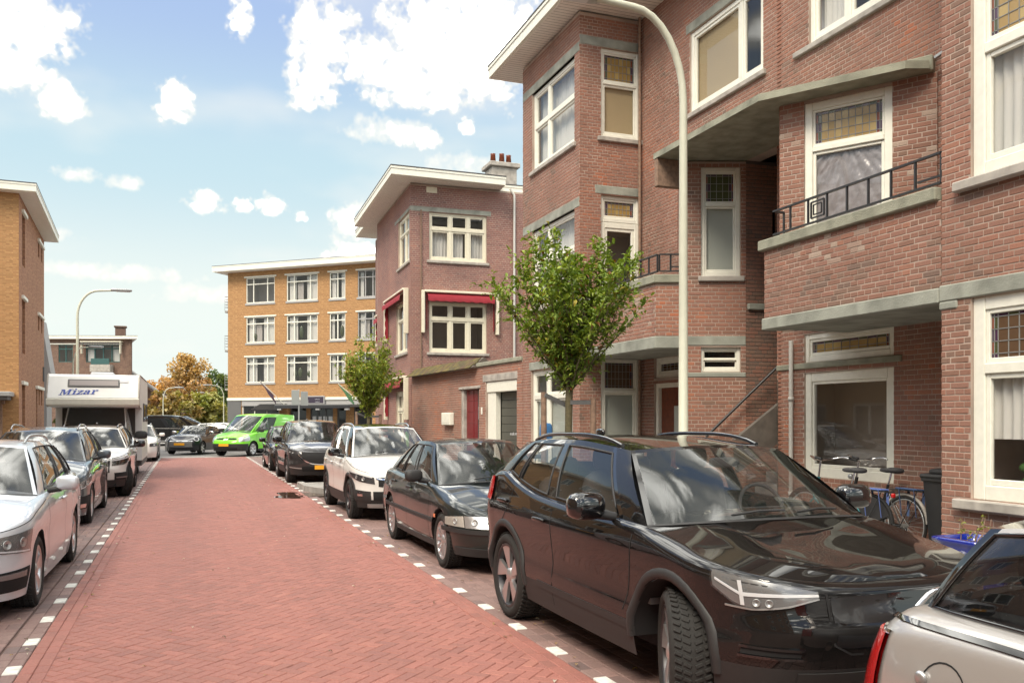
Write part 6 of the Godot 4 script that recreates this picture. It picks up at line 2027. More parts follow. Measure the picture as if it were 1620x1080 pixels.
	# --- silver small car in front, seen from behind its rear corner
	var sp := paint([0.42, 0.40, 0.385], {"rough": 0.32, "metal": 0.5})
	var mini := {"L": 3.72, "W": 0.842, "Lf": 0.7, "nf": 2.6, "Lr": 0.5, "nr": 3.1, "wz": [1.16, -1.3], "R": 0.31, "Ra": 0.355, "base": 0.18, "bow": 0.03, "crown": 0.05,
		"top": [[-1.86, 0.90], [-1.6, 0.955], [-1.0, 0.955], [0.2, 0.93], [0.9, 0.90], [1.4, 0.84], [1.86, 0.7]],
		"rad": [[-1.86, 0.16], [-1.2, 0.10], [0.6, 0.09], [1.2, 0.16], [1.86, 0.2]],
		"nose": [[0.2, -0.1], [0.4, 0.0], [0.6, 0.0], [0.8, -0.1]], "tail": [[0.18, 0.06], [0.42, 0.0], [0.6, 0.03], [0.95, 0.16]],
		"side": [[0.2, -0.05], [0.4, -0.01], [0.6, 0.0], [0.75, -0.01], [0.95, -0.05]],
		"gh": {"zA": 0.62, "zD": -1.56, "zAt": 0.12, "zDt": -1.22, "xr": 0.595, "roof": [[-1.25, 1.285], [-0.7, 1.345], [0.15, 1.35]], "bF": 0.24, "tF": 0.1, "bR": 0.14, "tR": 0.05, "bulge": 0.025, "tb": 0.02, "tt": 0.93, "rt0": 0.12,
			"cols": [[0, 0.04, "b"], [0.04, 0.485, "g"], [0.485, 0.53, "b"], [0.53, 0.93, "g"], [0.93, 1.0, "b"]]},
		"doors": [[0.55, -0.1], [-0.52, -0.10]], "handles": [[-0.3, 0.8]], "handle_mat": M.chrome, "mz": 0.4, "rim": "plain:8:0.9", "paint": sp, "roof_mat": M.gloss_black, "seal": M.gloss_black, "side_glass": M.dark_glass, "mirror_mat": M.chrome}
	c = make_car("small_car", "silver small car with black roof cropped at the lower right corner, fuel flap visible", "car", right, V(3.40, 0, -1.25), 0.0, mini)
	bits(c, "tail_lamp_rim", M.chrome, 2.14, 2.62, [0.50, 0.52], [0.86, 0.85], 0.008)
	bits(c, "tail_lamp", M.red_lens, 2.16, 2.60, [0.515, 0.535], [0.845, 0.835], 0.016)
	var X := c.node.global_transform
	var fl := []
	for k in 25: fl.append([-c.tau_of(-1.20 + 0.105 * sin(TAU * k / 24)), 0.705 + 0.105 * cos(TAU * k / 24)])
	put(c.node, "fuel_flap_gap", c.seam(fl, 0.007), M.black, X)
	var fb := MB.new()
	fb.blob(c.pt(-c.tau_of(-1.295), 0.735, 0.01), V(0.03, 0.05, 0.05), 0.9)
	put(c.node, "fuel_flap_catch", fb, M.alloy, X)
	for sg in [1.0, -1.0]:
		var bl := []
		for k in 15: bl.append([c.tau_of(lerpf(-1.70, 0.6, k / 14.0)) * sg, c.top(lerpf(-1.70, 0.6, k / 14.0)) - 0.045])
		put(c.node, "belt_moulding", c.seam(bl, 0.024, 0.010), M.gloss_black, X)
	var th := MB.new()
	var hp := []
	for k in 9: hp.append(V(-0.27 + 0.26 * k / 8.0, 0.84 + 0.075 * sin(PI * k / 8.0), -1.87))
	th.tube(hp, 0.013, 8)
	put(c.node, "tailgate_handle", th, M.chrome, X)
	var dm := MB.new()
	dm.blob(V(0, 0, 0), V(1, 0.5, 1), 1.0, Basis(), 8)
	var r := RandomNumberGenerator.new()
	r.seed = 9
	var drops := []
	var tint := []
	for i in 230:
		var p: Vector3
		var up: Vector3
		var sc := r.randf_range(0.0015, 0.0038)
		if i < 150:
			var s := r.randf_range(0.05, 0.47)
			var t := r.randf_range(0.04, 0.9)
			p = c.glass_at.call(s, t, -1.0) + V(0.005, 0, 0)
			up = V(-0.9, 0.4, 0)
		else:
			var ta := -r.randf_range(1.5, 2.5)
			var y := r.randf_range(0.6, 0.93)
			p = c.pt(ta, y, 0.0)
			up = c.pt(ta, y, 0.1) - p
		up = up.normalized()
		var bx := up.cross(V(0, 0, 1)).normalized()
		drops.append(Transform3D(Basis(bx, up, bx.cross(up)) * Basis.from_scale(V(sc, sc, sc * 1.3)), p))
		tint.append(Color.WHITE)
	scatter(c.node, "raindrops", dm.done(), drops, tint, mat([0.3, 0.3, 0.3], 0.03, {"alpha": 0.1, "spec": 0.6}))
	var ex := MB.new()
	ex.tube([V(-0.3, 0.27, -1.8), V(-0.3, 0.27, -1.93)], 0.035, 10)
	put(c.node, "exhaust", ex, M.chrome, X)
	# --- left row: silver estate
	var sv := paint([0.58, 0.61, 0.65], {"rough": 0.36, "metal": 0.35})
	var est := {"L": 4.67, "W": 0.90, "Lf": 0.78, "nf": 3.1, "Lr": 0.5, "nr": 3.4, "wz": [1.44, -1.24], "R": 0.322, "Ra": 0.37, "base": 0.17, "bow": 0.025, "crown": 0.055, "ridge": 0.015,
		"top": [[-2.33, 0.94], [-2.1, 1.04], [-1.2, 1.03], [0, 0.99], [0.95, 0.965], [1.5, 0.93], [2.0, 0.85], [2.33, 0.78]],
		"rad": [[-2.3, 0.08], [-1.2, 0.045], [0.8, 0.045], [1.3, 0.09], [2.3, 0.08]],
		"nose": [[0.17, -0.08], [0.35, 0.0], [0.6, -0.02], [0.8, -0.1]], "tail": [[0.2, 0.06], [0.5, 0.0], [1.0, 0.1]],
		"side": [[0.2, -0.05], [0.4, -0.012], [0.58, -0.015], [0.74, 0.0], [0.86, -0.012], [1.0, -0.05]],
		"gh": {"zA": 0.98, "zD": -2.12, "zAt": 0.1, "zDt": -1.8, "xr": 0.59, "roof": [[-1.85, 1.385], [-1.0, 1.44], [-0.3, 1.45], [0.1, 1.415]], "bF": 0.3, "tF": 0.12, "bulge": 0.025,
			"cols": [[0, 0.08, "p"], [0.08, 0.26, "g"], [0.26, 0.29, "b"], [0.29, 0.51, "g"], [0.51, 0.56, "b"], [0.56, 0.9, "g"], [0.9, 1.0, "p"]]},
		"doors": [[0.9, 0.0], [-0.25, 0.0], [-1.15, -0.3]], "handles": [[-0.08, 0.86], [-1.12, 0.88]], "mz": 0.6, "hood_gap": [0.42, 0.7], "rim": "plain:5:1.5", "paint": sv, "rails": [0.03, 0.92], "rail_mat": M.steel, "rail_h": 0.06}
	c = make_car("estate_car", "silver estate car with roof rails cropped by the left edge of the picture", "car", left, V(-2.14, 0, -10.5), 0.0, est)
	headlamp(c, 0.40, 0.88, [0.58, 0.55], [0.70, 0.755], {"bowls": [[0.3, 0.5, 0.05], [0.68, 0.5, 0.055]], "mat": M.lamp_body, "guides": [[0.05, 0.95, [0.588, 0.558], [0.6, 0.572]]]})
	bits(c, "grille", M.black, 0.3, -0.3, [0.55, 0.52, 0.55], [0.73], 0.006, false)
	for k in 9: bits(c, "grille_slat", M.chrome, 0.27 - k * 0.0675, 0.262 - k * 0.0675, [0.55], [0.72], 0.012, false, 2)
	bits(c, "fog_lamp_bezel", M.black, 0.36, 0.86, [0.24], [0.41, 0.43], 0.006)
	bits(c, "fog_lamp", M.lamp_body, 0.46, 0.80, [0.355], [0.395, 0.405], 0.012)
	bits(c, "lower_grille", M.black, 0.34, -0.34, [0.22], [0.42], 0.006, false)
	plate_on(c, 0.46)
	# --- grey MPV
	var gy := paint([0.085, 0.10, 0.115], {"rough": 0.3, "metal": 0.4})
	var mpv := est.duplicate(true)
	mpv.merge({"L": 4.4, "W": 0.905, "wz": [1.3, -1.36], "paint": gy, "rim": "plain:5:1.3", "rail_mat": M.gloss_black, "crown": 0.08}, true)
	mpv.top = [[-2.2, 0.98], [-2.0, 1.08], [-1.0, 1.06], [0, 1.03], [0.95, 1.0], [1.5, 0.95], [1.9, 0.84], [2.2, 0.74]]
	mpv.doors = [[0.95, 0.0], [-0.2, 0.0], [-1.1, -0.3]]
	mpv.gh = mpv.gh.duplicate(true)
	mpv.gh.merge({"zA": 1.1, "zAt": 0.15, "zD": -2.0, "zDt": -1.65, "roof": [[-1.7, 1.44], [-1.0, 1.515], [-0.3, 1.53], [0.15, 1.48]]}, true)
	c = make_car("family_car", "blue-grey family car with swept headlights, second in the left row", "car", left, V(-2.34, 0, -17.3), 0.0, mpv)
	headlamp(c, 0.42, 1.0, [0.56, 0.60, 0.68], [0.67, 0.74, 0.82], {"bowls": [[0.3, 0.5, 0.045], [0.6, 0.5, 0.045]], "mat": M.lamp_body, "guides": [[0.05, 0.95, [0.565, 0.61, 0.69], [0.58, 0.625, 0.702]]]})
	bits(c, "grille", M.black, 0.36, -0.36, [0.3], [0.5], 0.006, false)
	bits(c, "fog_lamp_bezel", M.black, 0.5, 0.9, [0.28], [0.47, 0.49], 0.006)
	bits(c, "fog_lamp", M.chrome, 0.62, 0.78, [0.3], [0.36], 0.012)
	plate_on(c, 0.55)
	# --- white SUV, left
	var ws := suv.duplicate(true)
	ws.merge({"paint": paint([0.60, 0.595, 0.575], {"rough": 0.4}), "steer": 0.3, "trim": 0.40, "mirror_mat": M.gloss_black, "roof_mat": M.gloss_black}, true)
	c = make_car("suv", "white SUV with dark roof and black rails in front of the camper", "car", left, V(-2.10, 0, -22.75), 0.0, ws)
	headlamp(c, 0.37, 0.985, [0.70, 0.72, 0.80], [0.865, 0.91, 0.955], {"guides": [[0.0, 0.98, [0.80, 0.835, 0.88], [0.825, 0.862, 0.905]]], "mat": M.gloss_black})
	bits(c, "grille_panel", M.black, 0.33, -0.33, [0.56, 0.53, 0.56], [0.86], 0.006, false, 20)
	bits(c, "fog_lamp_bezel", M.black, 0.42, 0.85, [0.40], [0.55, 0.56], 0.008)
	bits(c, "fog_lamp", M.lamp_body, 0.46, 0.8, [0.44], [0.465], 0.014)
	plate_on(c, 0.47)
	# --- white car behind the camper
	var wc := est.duplicate(true)
	wc.merge({"paint": wp}, true)
	c = make_car("white_car", "white car mostly hidden behind the camper van", "car", left, V(-1.98, 0, -40.2), 0.0, wc)
	headlamp(c, 0.36, 0.88, [0.60, 0.62], [0.72, 0.755], {"bowls": [[0.4, 0.5, 0.05]]})
	# --- dark small car at the junction
	var mk := mini.duplicate(true)
	mk.merge({"L": 3.85, "W": 0.87, "paint": paint([0.02, 0.021, 0.026], {"rough": 0.3}), "rim": "twist:6:0.9", "trim": 0.0}, true)
	mk.top = [[-1.9, 0.93], [-1.6, 0.98], [-0.5, 0.97], [0.6, 0.95], [1.2, 0.92], [1.6, 0.85], [1.9, 0.72]]
	c = make_car("small_car", "dark small car with round headlights and yellow plate at the end of the road", "car", "", V(0.45, 0, -46.9), -0.42, mk)
	for sg in [1.0, -1.0]:
		var p := c.pt(0.62 * sg, 0.72, 0.0)
		var n := (c.pt(0.62 * sg, 0.72, 0.1) - p).normalized()
		var x := Vector3.UP.cross(n).normalized()
		var hb := MB.new()
		hb.lathe([Vector2(0.001, 0.035), Vector2(0.07, 0.03), Vector2(0.10, 0.02)], 20, Transform3D(Basis(x, n, x.cross(n)), p))
		var hl := put(c.node, "headlight", hb, M.alloy_dark, c.node.global_transform)
		var ring := []
		for k in 25: ring.append(p + (x * cos(TAU * k / 24) + n.cross(x) * sin(TAU * k / 24)) * 0.115 + n * 0.025)
		var rb := MB.new()
		rb.tube(ring, 0.02, 6, false)
		put(hl, "daylight_ring", rb, M.lamp_white, c.node.global_transform)
	bits(c, "grille", M.trim, 0.42, -0.42, [0.40], [0.62], 0.01, false, 20)
	bits(c, "grille_rim", M.chrome, 0.44, -0.44, [0.625], [0.645], 0.014, false, 20)
	bits(c, "grille_rim", M.chrome, 0.44, -0.44, [0.375], [0.395], 0.014, false, 20)
	plate_on(c, 0.50, 0.0, 0.03)
	# --- green van
	var gv := paint([0.19, 0.62, 0.035], {"rough": 0.4})
	var van := {"L": 4.78, "W": 0.95, "Lf": 0.75, "nf": 2.6, "Lr": 0.25, "nr": 5.0, "wz": [1.45, -1.65], "R": 0.33, "Ra": 0.39, "base": 0.24, "trim": 0.34, "trimf": 0.58, "bow": 0.02, "crown": 0.09,
		"top": [[-2.39, 1.15], [0.6, 1.12], [1.3, 1.08], [1.9, 0.95], [2.39, 0.78]],
		"rad": [[-2.3, 0.04], [0.6, 0.04], [1.3, 0.12], [2.39, 0.14]],
		"nose": [[0.24, -0.08], [0.4, 0.0], [0.6, 0.0], [0.95, -0.16]], "tail": [[0.2, 0.02], [1.2, 0.0]],
		"side": [[0.2, -0.04], [0.5, 0.0], [0.8, -0.005], [1.15, -0.03]],
		"gh": {"zA": 1.45, "zD": -2.36, "zAt": 0.35, "zDt": -2.3, "xr": 0.80, "roof": [[-2.3, 1.90], [-1.0, 1.94], [0.0, 1.93], [0.35, 1.87]], "bF": 0.42, "tF": 0.16, "bR": 0.02, "tR": 0.02, "bulge": 0.03, "tb": 0.08, "tt": 0.82, "rear_glass": false,
			"cols": [[0, 0.56, "p"], [0.56, 0.6, "p"], [0.6, 0.86, "g"], [0.86, 0.93, "g"], [0.93, 1.0, "p"]]},
		"doors": [[1.2, 0.0], [0.05, 0.0], [-1.1, 0.0]], "handles": [[0.2, 1.0]], "handle_mat": M.plastic, "mirror_mat": M.plastic, "ms": 1.3, "mz": 1.05, "rim": "plain:6:1.2", "paint": gv, "rear_seat": false}
	c = make_car("van", "bright lime green delivery van with grey bumper turning at the end of the road", "van", "", V(3.05, 0, -43.95), -0.66, van)
	headlamp(c, 0.45, 0.95, [0.66, 0.72], [0.84, 0.97], {"bowls": [[0.4, 0.5, 0.06]], "mat": M.alloy})
	for s in [0.06, -0.36]: bits(c, "grille", M.black, s + 0.3, s, [0.76], [0.84], 0.008, false)
	bits(c, "emblem", M.chrome, 0.045, -0.045, [0.76, 0.72, 0.76], [0.80, 0.86, 0.80], 0.012, false)
	bits(c, "lower_grille", M.black, 0.4, -0.4, [0.3], [0.42], 0.008, false)
	plate_on(c, 0.52, 0.0, 0.03)
	# --- black van crossing behind
	var bv := van.duplicate(true)
	bv.merge({"L": 5.3, "W": 0.97, "wz": [1.75, -1.65], "paint": bk, "trimf": 0.36, "mirror_mat": M.gloss_black}, true)
	bv.top = [[-2.65, 1.15], [0.8, 1.12], [1.6, 1.1], [2.2, 1.0], [2.65, 0.86]]
	bv.gh = bv.gh.duplicate(true)
	bv.gh.merge({"zA": 1.7, "zAt": 0.6, "zD": -2.62, "zDt": -2.55, "cols": [[0, 0.55, "p"], [0.55, 0.62, "b"], [0.62, 0.92, "g"], [0.92, 1.0, "p"]]}, true)
	c = make_car("van", "long black van standing crosswise beyond the junction", "van", "", V(-0.75, 0, -61.8), 1.32, bv)
	headlamp(c, 0.5, 1.0, [0.75, 0.8], [0.88, 0.95], {})
	var w2 := est.duplicate(true)
	w2.merge({"paint": wp, "side_glass": M.dark_glass}, true)
	w2.erase("rails")
	c = make_car("white_car", "white car beyond the dark small car, only its roof showing", "car", "", V(2.6, 0, -60.5), 1.2, w2)


func camper():
	var vs := {"L": 5.6, "W": 1.0, "Lf": 0.85, "nf": 2.7, "Lr": 0.25, "nr": 5.0, "wz": [1.9, -1.5], "R": 0.33, "Ra": 0.39, "base": 0.26, "trim": 0.5, "trimf": 0.6, "bow": 0.02, "crown": 0.09,
		"top": [[-2.8, 1.2], [1.2, 1.2], [1.9, 1.14], [2.4, 1.02], [2.8, 0.86]],
		"rad": [[-2.8, 0.03], [1.2, 0.04], [1.9, 0.12], [2.8, 0.14]],
		"nose": [[0.24, -0.08], [0.45, 0.0], [0.65, 0.0], [1.0, -0.14]], "tail": [[0.2, 0.02], [1.2, 0.0]],
		"side": [[0.2, -0.04], [0.5, 0.0], [0.9, 0.0], [1.2, -0.04]],
		"gh": {"zA": 2.0, "zD": 0.55, "zAt": 1.25, "zDt": 0.6, "xr": 0.76, "roof": [[0.5, 2.1], [1.3, 2.08]], "bF": 0.36, "tF": 0.12, "bR": 0.0, "tR": 0.0, "bulge": 0.02, "tb": 0.04, "tt": 0.9, "rear_glass": false,
			"cols": [[0, 0.14, "p"], [0.14, 0.92, "g"], [0.92, 1.0, "p"]]},
		"doors": [[1.75, 0.0], [0.75, 0.0]], "handles": [[0.9, 1.05]], "handle_mat": M.plastic, "mirror_mat": M.plastic, "ms": 1.5, "mz": 1.6, "rim": "plain:6:1.2", "paint": paint([0.62, 0.62, 0.60], {"rough": 0.4}), "rear_seat": false, "inset": 0.06}
	var c := make_car("camper_van", "white camper van with alcove above the cab and blue script, left row", "camper van", "", V(-2.36, 0, -28.4), 0.0, vs)
	var o := c.node
	var X := o.global_transform
	var T := Transform3D(Basis(V(0, 0, 1), V(0, 1, 0), V(-1, 0, 0)), Vector3())  # profile x along the vehicle, extruded across it
	var wm: Material = mat([0.66, 0.66, 0.64], 0.35, {"tex": "soft", "tri": 0.6})
	var hw := 1.13
	var al := MB.new()
	var prof := PackedVector2Array([Vector2(-3.3, 0.5), Vector2(0.55, 0.5), Vector2(0.55, 2.02), Vector2(2.05, 2.04), Vector2(2.25, 2.14), Vector2(2.30, 2.28), Vector2(2.02, 2.86), Vector2(1.9, 2.92), Vector2(-3.2, 2.92), Vector2(-3.3, 2.82)])
	al.prism(prof, -hw, hw, T)
	put(o, "living_body", al, wm, X)
	put(o, "added_cab_panel", quick_box(V(0, 1.4, 0.6), V(1.9, 1.3, 0.06)), M.room_dark, X)  # dark panel added behind the cab so its windscreen looks dark
	var st := MB.new()
	st.prism(PackedVector2Array([Vector2(2.20, 2.06), Vector2(2.29, 2.10), Vector2(2.34, 2.24), Vector2(2.28, 2.26)]), -hw - 0.01, hw + 0.01, T)
	put(o, "alcove_moulding", st, M.white, X)
	for s in [-1, 1]:
		var ed := MB.new()
		var pl := [Vector2(2.05, 2.04), Vector2(2.25, 2.14), Vector2(2.30, 2.28), Vector2(2.02, 2.86), Vector2(1.9, 2.92), Vector2(-3.2, 2.92)].map(func(p): return T * V(p.x, p.y, hw * s))
		ed.tube(pl, 0.022, 6)
		put(o, "edge_strip", ed, M.sill, X)
	# the sloping front of the alcove carries a window and the script
	var sl := Vector2(2.02, 2.86) - Vector2(2.30, 2.28)
	var n := Vector2(sl.y, -sl.x).normalized()
	var B := Basis(V(1, 0, 0), V(0, sl.normalized().y, sl.normalized().x), V(0, n.y, n.x))
	var F := X * Transform3D(B, V(0, 2.28, 2.30))
	var fw := put(o, "alcove_window", quick_box(V(0.0, 0.43, 0.012), V(1.28, 0.24, 0.03), 0.015), M.trim, F)
	put(fw, "pane", quick_box(V(0, 0.43, 0.03), V(1.2, 0.16, 0.012), 0.006), mat([0.30, 0.27, 0.26], 0.1), F)
	put(o, "vent_plate", quick_box(V(0.72, 0.50, 0.012), V(0.26, 0.07, 0.015), 0.005), M.lamp_white, F)
	var tm := TextMesh.new()
	tm.text = "Mizar"
	var sf := SystemFont.new()
	sf.font_names = PackedStringArray(["Droid Serif"])
	sf.font_weight = 700
	tm.font = sf
	tm.font_size = 24
	tm.pixel_size = 0.0098
	tm.depth = 0.004
	put(o, "script", tm, mat([0.02, 0.05, 0.28], 0.4), F * Transform3D(Basis(V(1.35, 0.06, 0), V(0.42, 1, 0), V(0, 0, 1)), V(-0.36, 0.17, 0.012)))
	for z in [-0.5, -2.2]:
		for s in [-1.0, 1.0]:
			var w := put(o, "side_window", quick_box(V((hw + 0.012) * s, 1.9, z), V(0.03, 0.55, 0.9), 0.012), M.trim, X)
			put(w, "pane", quick_box(V((hw + 0.026) * s, 1.9, z), V(0.015, 0.45, 0.8), 0.006), M.dark_glass, X)
	put(o, "body_skirt", quick_box(V(0, 0.42, -1.6), V(hw * 2 - 0.03, 0.2, 3.4), 0.02), M.trim, X)
	for s in [-1.0, 1.0]: put(o, "side_stripe", quick_box(V((hw + 0.004) * s, 1.25, -1.4), V(0.006, 0.05, 3.6), 0.0), M.galv, X)
	put(o, "roof_vent", quick_box(V(0.1, 2.98, 0.6), V(0.6, 0.12, 0.6), 0.03), M.lamp_white, X)
	headlamp(c, 0.5, 0.95, [0.68, 0.72], [0.84, 0.92], {"bowls": [[0.4, 0.5, 0.06]], "mat": M.alloy})


func quick_box(c: Vector3, s: Vector3, ch := 0.0) -> MB:
	var mb := MB.new()
	mb.box(c, s, Basis(), ch)
	return mb


func street_lamp(label: String, at: Vector3, h: float, arm: Vector3, r0 := 0.06):
	var o := thing("street_lamp", label, "street lamp", at, 0, "street lamps")
	var pm := MB.new()
	var pts := [V(0, 0, 0), V(0, 1.1, 0), V(0, 1.12, 0), V(0, h * 0.5, 0), V(0, h - 1.0, 0)]
	var rr := [r0 * 1.3, r0 * 1.3, r0 * 0.95, r0 * 0.85, r0 * 0.75]
	for k in range(1, 9):
		var a := PI / 2 * k / 8.0
		pts.append(V(0, h - 1.0 + 0.95 * sin(a), 0) + arm * 0.6 * (1 - cos(a)))
		rr.append(r0 * 0.7)
	pts.append(V(0, h - 0.02, 0) + arm)
	rr.append(r0 * 0.6)
	pm.tube(pts, rr, 14)
	put(o, "pole", pm, M.pole, o.global_transform)
	var d := arm.normalized()
	var B := Basis(d, Vector3.UP, d.cross(Vector3.UP))
	var hb := MB.new()
	hb.blob(arm + d * 0.27 + V(0, h, 0), V(0.72, 0.10, 0.24), 0.5, B)
	put(o, "lamp_head", hb, M.galv, o.global_transform)
	var lb := MB.new()
	lb.box(arm + d * 0.32 + V(0, h - 0.045, 0), V(0.46, 0.02, 0.16), B, 0.006)
	put(o, "lamp_glass", lb, M.lamp_white, o.global_transform)
	var db := MB.new()
	db.box(V(0, 0.7, 0) + V(0, 0, r0 * 1.3), V(0.07, 0.3, 0.01), Basis(), 0.004)
	put(o, "pole_door", db, M.pole, o.global_transform)


func leaf_mesh(l: float, w: float) -> ArrayMesh:
	var b := MB.new()
	b.st.set_color(Color.WHITE)
	b.st.set_smooth_group(-1)
	var m := [V(0, 0, 0), V(0, 0.01, l * 0.5), V(0, -0.012, l)]
	for s in [-1, 1]:
		var e1 := V(w * 0.5 * s, 0.014, l * 0.34)
		var e2 := V(w * 0.36 * s, 0.012, l * 0.68)
		b.tri(m[0], e1, m[1]); b.tri(m[1], e1, e2); b.tri(m[1], e2, m[2])
	return b.done()


func scatter(parent: Node3D, called: String, mesh: Mesh, xf: Array, cols: Array, mt: Material = null):
	var mm := MultiMesh.new()
	mm.transform_format = MultiMesh.TRANSFORM_3D
	mm.use_colors = true
	mm.mesh = mesh
	mm.instance_count = xf.size()
	for i in xf.size():
		mm.set_instance_transform(i, xf[i])
		mm.set_instance_color(i, cols[i])
	var o := MultiMeshInstance3D.new()
	o.multimesh = mm
	o.material_override = mt if mt else M.leaf
	o.name = called
	parent.add_child(o, true)
	o.set_meta("kind", "stuff")


func young_tree(label: String, at: Vector3, fork: float, h: float, spread: float, sd: int, tint: Color, shift := Vector3()):
	var r := RandomNumberGenerator.new()
	r.seed = sd
	var o := thing("street_tree", label, "tree", at, 0, "young street trees")
	var X := o.global_transform
	var tk := MB.new()
	tk.tube([V(0, 0, 0), V(0.01, 0.5, 0), V(-0.01, 1.2, 0.01), V(0.01, fork, 0), V(0.02, fork + 0.35, 0)], [0.065, 0.055, 0.05, 0.052, 0.035], 12)
	put(o, "trunk", tk, M.bark, X)
	var bm := MB.new()
	var xf := []
	var cols := []
	var n := 46
	for i in n:
		var az := TAU * i * 0.618
		var tilt := lerpf(0.1, 0.86, pow(float(i) / n, 0.9)) + r.randf_range(-0.1, 0.1)
		var ln := (h - fork) * (0.96 - 0.36 * tilt) * r.randf_range(0.8, 1.12) + spread * 0.42 * tilt * r.randf_range(0.75, 1.2)
		var d := V(sin(tilt) * cos(az), cos(tilt), sin(tilt) * sin(az))
		var p := V(0.01, fork + r.randf_range(-0.05, 0.35), 0)
		var pts := [p]
		var rr := [0.018]
		var steps := 7
		for s in steps:
			d = (d + V(r.randf_range(-0.16, 0.16), 0.07, r.randf_range(-0.16, 0.16)) + shift * 0.02).normalized()
			p += d * ln / steps
			pts.append(p)
			rr.append(0.018 * (1 - (s + 1.0) / (steps + 0.6)))
		bm.tube(pts, rr, 5, false)
		for s in range(1, steps + 1):
			var twigs := 5 if s > 1 else 2
			for t in twigs:
				var td := (d * 0.6 + V(r.randfn(0, 0.7), r.randfn(0.15, 0.5), r.randfn(0, 0.7))).normalized()
				var tl := r.randf_range(0.08, 0.30)
				var q: Vector3 = pts[s - 1].lerp(pts[s], r.randf())
				if s > 2 and t == 0: bm.tube([q, q + td * tl * 0.9], [0.005, 0.002], 4, false)
				for k in 7:
					var lp := q + td * tl * (k + 0.5) / 7.0
					var ld := (td * 0.5 + V(r.randfn(0, 0.7), r.randfn(0.1, 0.45), r.randfn(0, 0.7))).normalized()
					var up := V(r.randfn(0, 0.35), 1, r.randfn(0, 0.35)).normalized()
					var bx := up.cross(ld).normalized()
					var sc := r.randf_range(0.7, 1.25)
					xf.append(Transform3D(Basis(bx, ld.cross(bx), ld) * Basis.from_scale(Vector3.ONE * sc), lp))
					var c := Color(0.125, 0.213, 0.035).lerp(Color(0.3, 0.388, 0.05), clampf(r.randfn(0.3, 0.3), 0, 1)) * tint
					if r.randf() < 0.035: c = Color(0.30, 0.26, 0.03) * tint
					if r.randf() < 0.02: c = Color(0.20, 0.08, 0.02)
					cols.append(c)
	put(o, "branches", bm, M.bark, X)
	scatter(o, "crown", leaf_mesh(0.088, 0.042), xf, cols)
	return o


func tree_stakes(label: String, at: Vector3):
	var o := thing("tree_stakes", label, "tree support", at, 0, "stakes of the street trees")
	var X := o.global_transform
	for s in [-1, 1]:
		var sm := MB.new()
		sm.tube([V(0.32 * s, 0, 0.11 * s), V(0.32 * s, 1.98 - 0.04 * s, 0.11 * s)], 0.04, 10)
		put(o, "stake", sm, M.stake, X)
		var bm := MB.new()
		bm.bar(V(0.34 * s, 1.93 - 0.05 * s, 0.07 * s + 0.05), V(0.0, 1.86 + 0.02 * s, 0.06 * s), 0.012, 0.06)
		put(o, "strap", bm, M.trim, X)


func big_tree(called: String, label: String, at: Vector3, h: float, rad: float, cols: Array, sd: int, dens := 1.0, base := 0.25):
	var r := RandomNumberGenerator.new()
	r.seed = sd
	var o := thing(called, label, "tree" if h > 4 else "bush", at, 0, "trees and bushes beyond the junction")
	var tk := MB.new()
	tk.tube([V(0, 0, 0), V(0.1, h * 0.3, 0), V(0, h * 0.55, 0.1), V(0.1, h * 0.85, 0)], [h * 0.022, h * 0.016, h * 0.01, 0.01], 8)
	var xf := []
	var cl := []
	var puffs := int(26 * dens)
	for i in puffs:
		var az := TAU * i * 0.618
		var f := (i + 0.5) / puffs
		var y := h * lerpf(base, 0.96, f)
		var rr := rad * sqrt(maxf(sin(PI * (0.14 + 0.83 * f)), 0.05)) * r.randf_range(0.35, 1.0)
		var c := V(cos(az) * rr, y, sin(az) * rr)
		tk.tube([V(0, maxf(h * 0.2, y - rr * 0.7 - 0.5), 0), c * V(0.5, 1, 0.5) - V(0, 0.3, 0), c], [h * 0.006, h * 0.004, 0.01], 5, false)
		var pr := rad * r.randf_range(0.25, 0.45)
		var base_c: Color = cols[r.randi() % cols.size()]
		for k in int(210 * dens):
			var d := V(r.randfn(0, 1), r.randfn(0, 0.8), r.randfn(0, 1)).normalized() * pr * pow(r.randf(), 0.4)
			var b := Basis(V(r.randfn(0, 1), r.randfn(0, 1), r.randfn(0, 1)).normalized(), r.randf() * TAU)
			xf.append(Transform3D(b * Basis.from_scale(Vector3.ONE * r.randf_range(0.7, 1.3)), c + d))
			cl.append(base_c.lerp(cols[r.randi() % cols.size()], 0.35) * r.randf_range(0.75, 1.2))
	put(o, "trunk", tk, M.bark, o.global_transform)
	scatter(o, "crown", leaf_mesh(0.34, 0.24), xf, cl)


